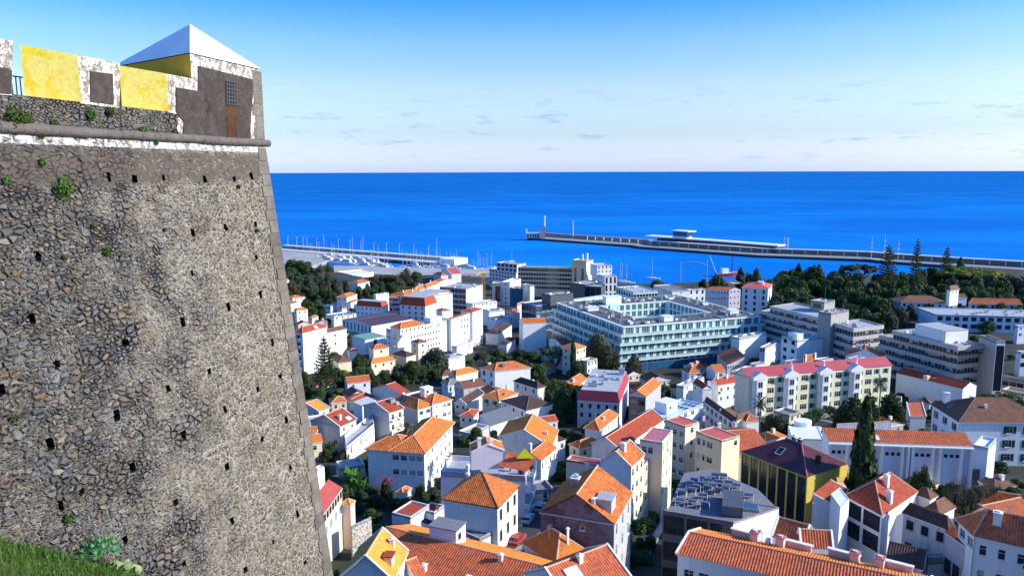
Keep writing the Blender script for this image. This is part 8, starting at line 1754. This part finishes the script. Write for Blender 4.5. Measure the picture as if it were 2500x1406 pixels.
T('banana', 'i', 510, 215, 7, 92, 'large clump of banana plants with broad leaves right of the white chimney', near=True); T('banana', 'i', 620, 330, 5.5, 60, 'second banana clump just right of the large one', near=True)
T('broad', 'i', 880, 345, 6, 38, 'small tree with pink blossom in the shaded garden', LG, near=True)
P_ = at('i', 880, 350, h=6); rs = np.random.RandomState(2); pts = rs.normal(size=(160, 3))*np.array([1.1, 1.1, .5]); D_ = rs.normal(size=(160, 3)); D_ /= np.linalg.norm(D_, axis=1)[:, None]; 
for o in [o for o in COL.objects if o.get('label') == 'small tree with pink blossom in the shaded garden']: link('blossom', leaves('blossom', pts+np.array([0, 0, 5.0]), D_, .11, LR, rs), o)
T('broad', 'i', 1230, 410, 5.5, 46, 'dark round tree in front of the pale blue-white house', LD, near=True); T('shrub', 'i', 1450, 450, 3, 26, 'dark bush with red flowers by the white flue', LD)
for i, (x, y, h_, w_, mt, lb) in enumerate([(230, 240, 3.5, 40, LY, 'yellow-green bush touching the fortress corner'), (420, 430, 4, 60, LD, 'dark bush under the banana clump'), (650, 480, 3, 60, LD, 'dark bush in the shaded garden, right of the bananas'), (760, 560, 2.5, 70, LD, 'low dark bush in the middle of the shaded garden'), (950, 590, 2.5, 60, LD, 'low dark bush under the little orange garden roof'), (560, 620, 2.5, 60, LD, 'low dark bush beside the glazed veranda'), (1130, 620, 2.5, 50, LD, 'low dark bush above the garden shed'), (840, 850, 2.2, 60, LD, 'dark bush behind the rough wall'), (1000, 880, 2, 40, LD, 'dark bush under the garden shed'), (340, 1330, 3, 34, LY, 'yellowish bush at the bottom by the fortress corner')]):
    T('shrub', 'i', x, y, h_, w_, lb, mt, near=True)
T('shrub', 'i', 1330, 1290, 1.6, 14, 'bright pink flowering shrub at the bottom edge between the tiled roofs', LR)
# centre garden
T('broad', 'f', 1420, 20, 19, 80, 'tall grey-green tree in front of the left corner of the glass building', LO, near=True); T('broad', 'f', 1500, 160, 14, 70, 'lower right crown beside the tall grey-green tree', LO, near=True); T('broad', 'f', 1780, 270, 11, 60, 'olive tree right of the tall grey-green tree', LO, near=True)
T('cypress', 'f', 1140, 110, 17, 15, 'thin dark cypress in front of the orange roofed villa', LD); T('umbrella', 'f', 960, 215, 11, 85, 'wide dark olive crown left of the thin cypress', LO); T('broad', 'f', 1180, 330, 9, 60, 'dark tree under the thin cypress', LD, near=True)
for i, (x, y, h_, w_) in enumerate([(820, 500, 8, 48), (960, 520, 9, 62), (1080, 570, 9, 60), (1170, 590, 8, 46), (1000, 660, 8, 70), (900, 640, 7, 45), (1060, 760, 7, 60), (960, 850, 6, 60)]):
    T('broad', 'f', x, y, h_, w_, 'leafy tree in the tight central grove left of the crimson mansard', (LG, LD, LD)[i % 3], 'trees of the central grove', near=True)
T('bare', 'f', 100, 60, 11, 52, 'leafless brown tree left of the dark roofed hollow'); T('palm', 'f', 190, 250, 6, 34, 'shaggy palm under the leafless brown tree', LO); T('broad', 'f', 350, 215, 5.5, 38, 'yellow-green tree right of the shaggy palm', LY); T('shrub', 'f', 40, 340, 3, 34, 'green hedge clump at the foot of the leafless tree', LG)
T('broad', 'f', 80, 1045, 6, 40, 'fresh green tree beside the sunlit garage roof', LG, near=True) if False else None
for i, (x, y, h_, w_) in enumerate([(640, 330, 8, 50), (730, 355, 8, 50), (560, 300, 7, 40), (420, 265, 6, 40), (480, 340, 5, 40), (300, 300, 5, 36), (1420, 470, 6, 60), (1600, 520, 6, 50), (1300, 480, 6, 50)]): T('broad', 'f', x, y, h_, w_, ('first', 'second', 'third', 'fourth', 'fifth', 'sixth', 'seventh', 'eighth', 'ninth')[i]+' of the dark trees in the shaded hollow before the glass building', (LD, LG, LD)[i % 3], 'trees of the shaded hollow')
T('broad', 'f', 1010, 1050, 6.5, 36, 'pointed green tree left in the court behind the orange gable', LG, near=True); T('broad', 'f', 1140, 1100, 6.5, 62, 'bushy yellow-green tree right in the court behind the orange gable', LG, near=True); T('shrub', 'f', 1230, 1190, 4, 40, 'dark shrub right of the bushy court tree', LD, near=True)
# right
T('palm', 'g', 1310, 640, 15, 50, 'fan palm with pale hanging leaves in front of the left half of the yellow apartments', LO, var=1, near=True); T('palm', 'h', 840, 345, 20, 44, 'taller fan palm rising before the right end of the yellow apartments', LO, var=1, near=True)
T('cypress', 'h', 690, 610, 26, 68, 'huge dark cypress covering the middle of the long red roofed building', LD, var=1, near=True)
for i, (x, y, h_, w_, lb) in enumerate([(560, 545, 15, 75, 'dark spreading conifer left of the huge cypress'), (950, 520, 13, 75, 'dark spreading conifer right of the huge cypress'), (720, 530, 14, 60, 'dark conifer directly behind the huge cypress'), (430, 640, 12, 60, 'lower left conifer of the dark clump'), (1030, 640, 10, 55, 'lower right conifer of the dark clump')]):
    T('cedar', 'h', x, y, h_, w_, lb, LD)
T('broad', 'g', 1480, 830, 6, 60, 'leafy tree at the foot of the yellow apartments between palm and street', LD, near=True); T('shrub', 'g', 1110, 740, 4, 34, 'yellowish shrub left of the fan palm', LY); T('shrub', 'g', 1800, 850, 3.5, 50, 'hedge in front of the yellow apartments', LD); T('shrub', 'h', 1050, 520, 4, 40, 'dark hedge below the blank white wall', LD)
for i, (x, y, h_, w_) in enumerate([(1950, 520, 9, 60), (2080, 480, 10, 70), (2230, 500, 9, 70), (2340, 560, 9, 60), (2150, 580, 8, 70)]): T('broad', 'h', x, y, h_, w_, 'dark street tree in the shaded yard at the right edge below the office', LD, 'trees of the shaded yard')
T('broad', 'l', 1300, 180, 12, 62, 'dark green tree before the lower windows of the buttressed building', LD, near=True); T('broad', 'l', 1230, 330, 9, 70, 'bright green broad tree under the buttressed building', LG, near=True); T('broad', 'l', 1480, 400, 9, 62, 'green tree right of the bright one', LD, near=True)
for i, (x, y, h_, w_, lb) in enumerate([(1650, 170, 15, 55, 'tallest leafless reddish tree by the white retaining wall'), (1760, 250, 12, 80, 'wide leafless grey tree in the dark garden'), (1950, 290, 11, 90, 'spreading leafless tree left of the stone yard'), (2120, 350, 8, 60, 'leafless tree near the right edge'), (1700, 380, 9, 80, 'low leafless tree in front of the wide grey one'), (1880, 420, 9, 80, 'low leafless tree above the red roofs')]):
    T('bare', 'l', x, y, h_, w_, lb)
for i, (x, y, h_, w_) in enumerate([(1600, 430, 6, 70), (1750, 480, 6, 70), (1900, 470, 5, 70), (2050, 440, 5, 60), (2220, 470, 4, 60), (1500, 500, 6, 60), (1100, 420, 5, 46)]): T('shrub', 'l', x, y, h_, w_, 'dark undergrowth bush in the garden under the leafless trees', LD, 'undergrowth bushes', near=True)
T('shrub', 'b', 440, 800, 4, 16, 'potted shrub on the glass office terrace', LD) if False else None
for i, x in enumerate((288, 338, 385)): T('cypress', 'b', x, 745, 15, 7, ('left', 'middle', 'right')[i]+' small dark cypress before the bright blue front', LD)
# parks: many separate trees
rg = random.Random(77)
def park(fr, pts, mats, group, labels, kinds=('broad',)):
    for (x, y, h_, w_) in pts:
        mt = rg.choice(mats); T(rg.choice(kinds), fr, x, y, h_, w_, labels[mt.name], mt, group)
LA = {'green_leaves': 'mid green tree in the wooded park at the left, beside darker ones', 'dark_green_leaves': 'dark evergreen tree in the wooded park at the left', 'brownish_leaves': 'brown tinged tree in the wooded park at the left', 'grey_olive_leaves': 'grey-olive tree in the wooded park at the left', 'yellow_green_leaves': 'yellow-green tree in the wooded park at the left'}
pts = []
for row, (y0, xs_) in enumerate(((300, range(60, 560, 85)), (360, range(40, 900, 90)), (430, range(100, 1000, 95)), (500, range(40, 1400, 92)), (560, range(90, 1350, 88)), (610, range(60, 560, 90)))):
    for x in xs_:
        if row == 0 and x > 380: continue
        if 690 < x < 950 and 480 < y0 < 545: continue
        if row == 1 and 520 < x: continue
        if row == 2 and 560 < x < 980: continue
        pts.append((x+rg.uniform(-25, 25), y0+rg.uniform(-18, 18), rg.uniform(8, 13), rg.uniform(24, 36)))
park('a', pts, [LD, LD, LB, LO, LG, LD], 'trees of the wooded park at the left', LA)
T('broad', 'a', 190, 300, 16, 58, 'biggest dark tree of the left park, beside the fortress corner', LD); T('broad', 'a', 130, 290, 15, 40, 'dark tree partly behind the fortress corner', LD); T('norfolk', 'a', 1290, 385, 18, 44, 'dark layered conifer left of the salmon roofed warehouse', LD); T('broad', 'a', 1390, 410, 12, 36, 'dark tree right of the layered conifer', LD)
T('broad', 'a', 1080, 440, 12, 60, 'brown crowned broad tree in front of the promenade', LB); T('broad', 'a', 950, 470, 11, 40, 'smaller brown tree beside the brown crowned one', LB)
for x, y in ((500, 330), (420, 345), (1240, 425)): T('palm', 'a', x, y, 11, 26, 'small palm on the edge of the left park by the marina', LP, 'palms by the marina')
for i, (x, y, h_, w_) in enumerate([(270, 690, 9, 32), (330, 720, 9, 28), (400, 690, 10, 34), (350, 790, 8, 30), (430, 800, 7, 26)]): T('broad', 'a', x, y, h_, w_, 'street tree between the cottages and the white house under the park', (LD, LG)[i % 2], 'street trees between the cottages')
for i, (x, y, h_, w_) in enumerate([(490, 890, 6, 30), (700, 960, 7, 18), (710, 1050, 7, 20), (560, 1230, 5, 34), (820, 1250, 7, 34), (480, 1360, 5, 36), (1200, 905, 5, 18)]): T('broad', 'a', x, y, h_, w_, 'small garden tree among the houses below the dark purple roof', (LD, LG)[i % 2], 'small garden trees')
for i, (x, y, h_, w_) in enumerate([(430, 990, 5, 26), (250, 1250, 4, 24), (330, 1250, 4, 30), (380, 1380, 5, 40), (500, 1400, 5, 50), (1240, 800, 5, 18)]): T('shrub', 'b', x, y, h_, w_, 'dark bush in the shaded hollow by the orange topped white block', LD, 'bushes of the shaded hollow')
LR_ = {'green_leaves': 'sunlit green tree in the dense park at the right', 'dark_green_leaves': 'dark evergreen in the dense park at the right', 'grey_olive_leaves': 'grey-olive tree in the dense park at the right', 'yellow_green_leaves': 'yellow-green tree in the dense park at the right'}
pts = []
for (y0, h0, xs_) in ((655, 17, range(1905, 2560, 34)), (672, 16, range(1885, 2560, 36)), (690, 15, range(1880, 2560, 36)), (708, 14, range(1895, 2560, 36)), (726, 13, range(1890, 2200, 36)), (744, 12, range(1900, 2200, 36)), (762, 11, range(2040, 2190, 34)), (735, 10, range(2230, 2560, 44))):
    for x in xs_:
        if y0 > 720 and x < 2060 and x > 1990: continue
        pts.append((x+rg.uniform(-12, 12), y0+rg.uniform(-9, 9), h0*rg.uniform(.85, 1.15), rg.uniform(42, 60)))
park('p', pts, [LD, LD, LD, LG, LO], 'trees of the dense park at the right', LR_)
T('norfolk', 'd', 710, 160, 36, 60, 'wide tall araucaria in the right park, left of the highest one', LD); T('norfolk', 'd', 1000, 95, 40, 36, 'highest araucaria with a leaning dense top, in the right park', LD); T('norfolk', 'd', 1298, 175, 32, 40, 'slender open araucaria right of the highest one', LD)
T('umbrella', 'd', 1530, 400, 17, 150, 'wide flat yellow-green umbrella crown in the right park', LY); T('umbrella', 'd', 430, 360, 16, 90, 'grey flat topped tree with visible branches by the water', LO); T('broad', 'd', 840, 420, 15, 34, 'pale leaved tree below the wide araucaria', LG); T('cedar', 'c', 1770, 530, 20, 80, 'broad layered cedar in the right park', LD)
T('broad', 'c', 2040, 640, 15, 54, 'bright yellow-green tree beside the broad layered cedar', LG); T('cypress', 'c', 1615, 515, 18, 22, 'tall dark cypress left of the layered cedar', LD); T('cypress', 'c', 1820, 520, 17, 20, 'dark cypress behind the layered cedar', LD); T('cypress', 'c', 2050, 530, 16, 22, 'dark conifer cone right of the layered cedar', LD); T('cypress', 'd', 1432, 285, 16, 18, 'dark cypress left of the umbrella crown', LD)
T('cypress', 'c', 1028, 555, 20, 24, 'left of the two dark poplar shaped trees by the shore', LD); T('cypress', 'c', 1190, 562, 19, 24, 'right of the two dark poplar shaped trees by the shore', LD); T('broad', 'c', 1110, 580, 15, 28, 'grey tree between the two dark poplar shaped trees', LO)
T('broad', 'c', 800, 615, 14, 52, 'round dark olive tree by the shore left of the workboat', LD); T('broad', 'c', 650, 655, 10, 24, 'small brownish tree left of the round olive tree', LB); T('broad', 'c', 190, 665, 10, 44, 'dark tree behind the long white building', LG); T('broad', 'c', 1420, 850, 9, 38, 'yellow-green tree at the foot of the right park, beside the ornate building', LG)
T('broad', 'd', 620, 630, 11, 34, 'pale grey-leaved tree left of the manor', LO); T('broad', 'd', 930, 730, 12, 36, 'olive tree before the left wing of the manor', LO); T('shrub', 'd', 1460, 870, 7, 60, 'yellow-green shrub behind the rooftop hut of the nearest banded block', LY); T('shrub', 'd', 1690, 910, 7, 50, 'clipped green hedge block right of the rooftop hut', LG)
# filler garden bushes in gaps of the town
for i, (fr, x, y) in enumerate([('j', 1500, 900), ('j', 1650, 1000), ('j', 1550, 1150), ('j', 1750, 980), ('j', 1780, 720), ('j', 830, 200), ('j', 830, 290), ('i', 700, 700), ('k', 1450, 1000), ('f', 1000, 960), ('f', 1100, 930), ('f', 250, 700), ('g', 1650, 950), ('h', 900, 870), ('h', 1150, 850), ('h', 1250, 870), ('b', 120, 1380), ('l', 2250, 380)]):
    T('shrub', fr, x, y, 2.6, 44, 'dark low bush filling a shaded yard between the houses', LD, 'bushes in shaded yards', near=True)

for i, (fr, x, y, lab) in enumerate((('j', 300, 1010, 'wooden pole with cables at the lower end of the narrow street'), ('j', 700, 700, 'wooden pole with cables at the upper end of the narrow street'), ('i', 900, 700, 'wooden pole in the shaded garden above the garden shed'), ('g', 1640, 930, 'wooden pole before the left part of the yellow apartments'), ('g', 2200, 900, 'wooden pole before the right part of the yellow apartments'))):
    p = at(fr, x, y); o = thing('utility_pole', lab, 'pole', (p.x, p.y, p.z), .5); M = MB(); M.tube((0, 0, -.5), (0, 0, 7.5), .11, .08, BARK, 7); M.obj('post', o); M = MB(); M.box((0, 0, 7.1), (1.6, .1, .1), BARK); M.obj('crossarm', o)
    M = MB(); pr_ = None
    for k in range(11):
        q_ = Vector((.7, 22*k/10, 7.2-1.1*math.sin(math.pi*k/10))); 
        if pr_: M.tube(pr_, q_, .025, .025, DMETAL, 4, False)
        pr_ = q_
    M.obj('cable', o)
for i, (off, k, col) in enumerate(((-1.9, 2, (.4, .05, .04)), (1.8, 8, (.55, .55, .56)), (-1.9, 14, (.7, .7, .7)))):
    P, rz = onroad(k, off); car(P, rz, col, ('red', 'light grey', 'white')[i]+' car parked along the narrow street by the stained gable')
# ================================================================ small houses and bushes that fill the yards between the houses above
TREEP = [(o.location.x, o.location.y) for o in COL.objects if o.parent is None and o.get('category') in ('tree', 'car')]
def clear(x, y, mrg):
    for b_, u_, v_ in BLF:
        d = Vector((x, y))-b_; L1, L2 = u_.length, v_.length; det = u_.x*v_.y-u_.y*v_.x
        if abs(det) < 1e-6: continue
        s = (d.x*v_.y-d.y*v_.x)/det; t = (u_.x*d.y-u_.y*d.x)/det
        if -mrg/L1 < s < 1+mrg/L1 and -mrg/L2 < t < 1+mrg/L2: return False
    return True
def roadclear(x, y):
    return all((p[0].x-x)**2+(p[0].y-y)**2 > 36 for p in Lp)
rg = random.Random(31); nf = 0; FT = [O1, O1, R1, R2, B1, B2, O2]; TNM = {O1.name: 'orange', R1.name: 'red', R2.name: 'rust red', B1.name: 'brown', B2.name: 'dark brown', O2.name: 'bright orange'}
for tries in range(2600):
    X_, Y_ = (rg.uniform(735, 2480) if tries < 1500 else rg.uniform(150, 700)), rg.uniform(735, 1230)
    if X_ > 2150 and Y_ < 900: continue
    if X_ > 1880 and Y_ < 790: continue
    if nf > 84 and tries < 1500: continue
    p = at('p', X_, Y_)
    big = 3.9 if p.y < 230 else 5.0
    if p.y > 520 or not clear(p.x, p.y, big) or not roadclear(p.x, p.y): continue
    if any((tx-p.x)**2+(ty-p.y)**2 < 22 for tx, ty in TREEP): continue
    if rg.random() < .38: continue
    a_ = R(rg.choice([28, 35, 20, 60])+rg.uniform(-6, 6)); e1 = Vector((math.cos(a_+math.pi/2), math.sin(a_+math.pi/2))); e2 = Vector((math.cos(a_), math.sin(a_))); s1, s2 = rg.uniform(4.5, 6.5), rg.uniform(5, 8.5)
    if p.y > 260: s1 *= 1.25; s2 *= 1.25
    b_ = Vector((p.x, p.y))-e1*s1/2-e2*s2/2; tl_ = rg.choice(FT); h_ = rg.choice([2.8, 3.2, 4.2, 5.4]) if p.y > 180 else rg.choice([2.4, 2.8, 3.2])
    wl_ = rg.choice([WHITE, OLDW, GREYW, CREAM, BEIGE, BLUEW, LILAC]); rf = rg.choice(['hip', 'hip', 'gBC', 'gAB', 'flat'])
    side = 'left' if X_ < 1250 else ('middle' if X_ < 1800 else 'right')
    lb = ('small flat roofed outbuilding' if rf == 'flat' else 'small low house with a '+TNM[tl_.name]+' roof')+' filling a yard in the '+side+' part of the town'
    bld('yard_house', lb, 'p', None, None, None, h_, rf, None, wl_, tl_, world=(b_, e1*s1, e2*s2, ground(b_.x, b_.y)+h_), ov=.25 if rf != 'flat' else 0, L=wn_(rg.choice([1, 2]), 1), Rt=wn_(2, rg.choice([1, 1, 2])), group='small houses filling the yards', top=rg.choice([SLATE, PALER, R1]), cat='small house', ex=[('chim', .4, .6, dict(h=.9))] if rg.random() < .5 and rf != 'flat' else ())
    nf += 1
    if nf > (84 if tries < 1500 else 150):
        if tries >= 1500: break


nb_ = 0
for tries in range(3000):
    X_, Y_ = rg.uniform(735, 2480), rg.uniform(740, 1380); p = at('p', X_, Y_)
    if p.y > 560 or not clear(p.x, p.y, 1.4) or not roadclear(p.x, p.y): continue
    mt = rg.choice([LD, LD, LG, LD, LO]); 
    h_ = rg.uniform(2.2, 4.2) if p.y > 150 else rg.uniform(1.6, 2.6)
    q_ = (p.x, p.y); r_ = rg.uniform(1.6, 3.2)*(1.3 if p.y > 220 else 1); o = thing('garden_bush', ('dark' if mt is LD else 'green' if mt is LG else 'grey green')+' garden bush in a gap between the houses', 'bush', (p.x, p.y, ground(*q_)), rg.uniform(0, 6), 'bushes in the gaps between the houses')
    c = link('crown', broad_mesh(nb_ % 4, mt, 3200, .075), o); c.scale = (r_, r_, h_/1.7); nb_ += 1
    if nb_ > 290: break
for k in range(150):
    X_, Y_ = rg.uniform(100, 690), rg.uniform(640, 1300); p = at('p', X_, Y_)
    if p.y > 780 or not clear(p.x, p.y, 2): continue
    tree('broad', 'p', X_, Y_, 8, rg.uniform(3, 5)/p.y*1900*2, 'dark tree', (LD, LG, LO)[k % 3], 'trees behind the fortress')

# ---------------------------------------------------------------- labels of the many small things, from what stands next to them
def scr(P): v = P-CAMV; f_ = v.dot(_f); return (v.dot(_r)/f_, -v.dot(_u)/f_)
REFS = [(scr(g.root.location+Vector((0, 0, 4))), g.root['label']) for g in GB if 'group' not in g.root]
STOP = {'with', 'beside', 'behind', 'in', 'facing', 'on', 'right', 'left', 'below', 'under', 'at', 'by', 'whose', 'above', 'among', 'near', 'of', 'between', 'from', 'the', 'joined', 'carrying', 'topped', 'along', 'and'}
def short(l):
    w_ = l.replace(',', '').split(); out = []
    for i, x in enumerate(w_):
        if i >= 2 and x in STOP:
            if x == 'with' or x == 'under': out += w_[i:i+5]
            break
        out.append(x)
    while out and out[-1] in STOP | {'a', 'an'}: out.pop()
    return ' '.join(out[:8])
def beside(o, head):
    x, y = scr(o.location+Vector((0, 0, 2))); (rx, ry), l = min(REFS, key=lambda r: (r[0][0]-x)**2+(r[0][1]-y)**2*1.5); dx, dy = x-rx, y-ry
    rel_ = ('right of' if dx > 0 else 'left of') if abs(dx) > abs(dy) else ('in front of' if dy > 0 else 'behind')
    return ' '.join((head+' '+rel_+' the '+short(l)).split()[:12])
for o in list(COL.objects):
    if o.parent is not None: continue
    gname = o.get('group')
    if gname == 'small houses filling the yards': o['label'] = beside(o, o['label'].split(' filling')[0].replace('small low house with a', 'small').replace(' roof', ' roofed house') if 'flat' not in o['label'] else 'small flat roofed outbuilding')
    elif gname in ('bushes in the gaps between the houses', 'bushes in shaded yards', 'bushes of the shaded hollow', 'trees behind the fortress') and (o.get('category') == 'bush' or gname != 'trees behind the fortress' or o.__setitem__('label', 'dark tree in the quarter hidden by the fortress wall')): o['group'] = 'bushes in the gaps between the houses'; o['label'] = beside(o, ('dark bush' if 'dark' in o['label'] else 'green bush'))
ORD = ['leftmost', 'second', 'third', 'fourth', 'fifth', 'sixth', 'seventh', 'eighth', 'ninth', 'tenth', 'eleventh', 'twelfth', 'thirteenth', 'fourteenth', 'fifteenth', 'sixteenth', 'seventeenth', 'eighteenth', 'nineteenth', 'twentieth']
def order(gname, place, nrow):
    L_ = sorted([o for o in COL.objects if o.parent is None and o.get('group') == gname], key=lambda o: -o.location.y)
    k = max(1, math.ceil(len(L_)/nrow)); RN = ['backmost', 'second', 'third', 'fourth', 'fifth', 'sixth', 'seventh', 'eighth']
    for r in range(nrow):
        row = sorted(L_[r*k:(r+1)*k], key=lambda o: scr(o.location)[0])
        for i, o in enumerate(row):
            h_ = ' '.join(o['label'].split()[:3]).replace(' in', '').replace(' the', '')
            o['label'] = h_+', '+(ORD[i] if i < 20 else 'number %d' % (i+1))+(' from left' if i else '')+' in the '+RN[r]+' row of '+place
order('trees of the dense park at the right', 'the right park', 8); order('trees of the wooded park at the left', 'the left park', 5); order('trees of the central grove', 'the central grove', 2)
order('street trees between the cottages', 'the cottage trees', 1); order('palms by the marina', 'the marina palms', 1); order('solar water heaters on the dark grey flat roof', 'the roof', 5); order('boats moored in the marina', 'the marina', 5)
order('trees of the shaded yard', 'the shaded yard', 1); order('undergrowth bushes', 'the dark garden', 1); order('lamps along the inner mole', 'the mole lamps', 1); order('small garden trees', 'the small garden trees', 1)
order('trees of the left garden', 'the left garden', 3)
DUP = {}
for o in COL.objects:
    if o.parent is None and o.get('label') and o.get('kind') != 'structure': DUP.setdefault(o['label'], []).append(o)
for l, os_ in DUP.items():
    if len(os_) > 1 and 'hidden by the fortress' not in l:
        for i, o in enumerate(sorted(os_, key=lambda o: scr(o.location)[0])): o['label'] = ((ORD[i] if i < 20 else 'number %d' % (i+1))+(' from left, ' if i else ', ')+l) if len(l.split()) < 14 else l+' '+str(i)
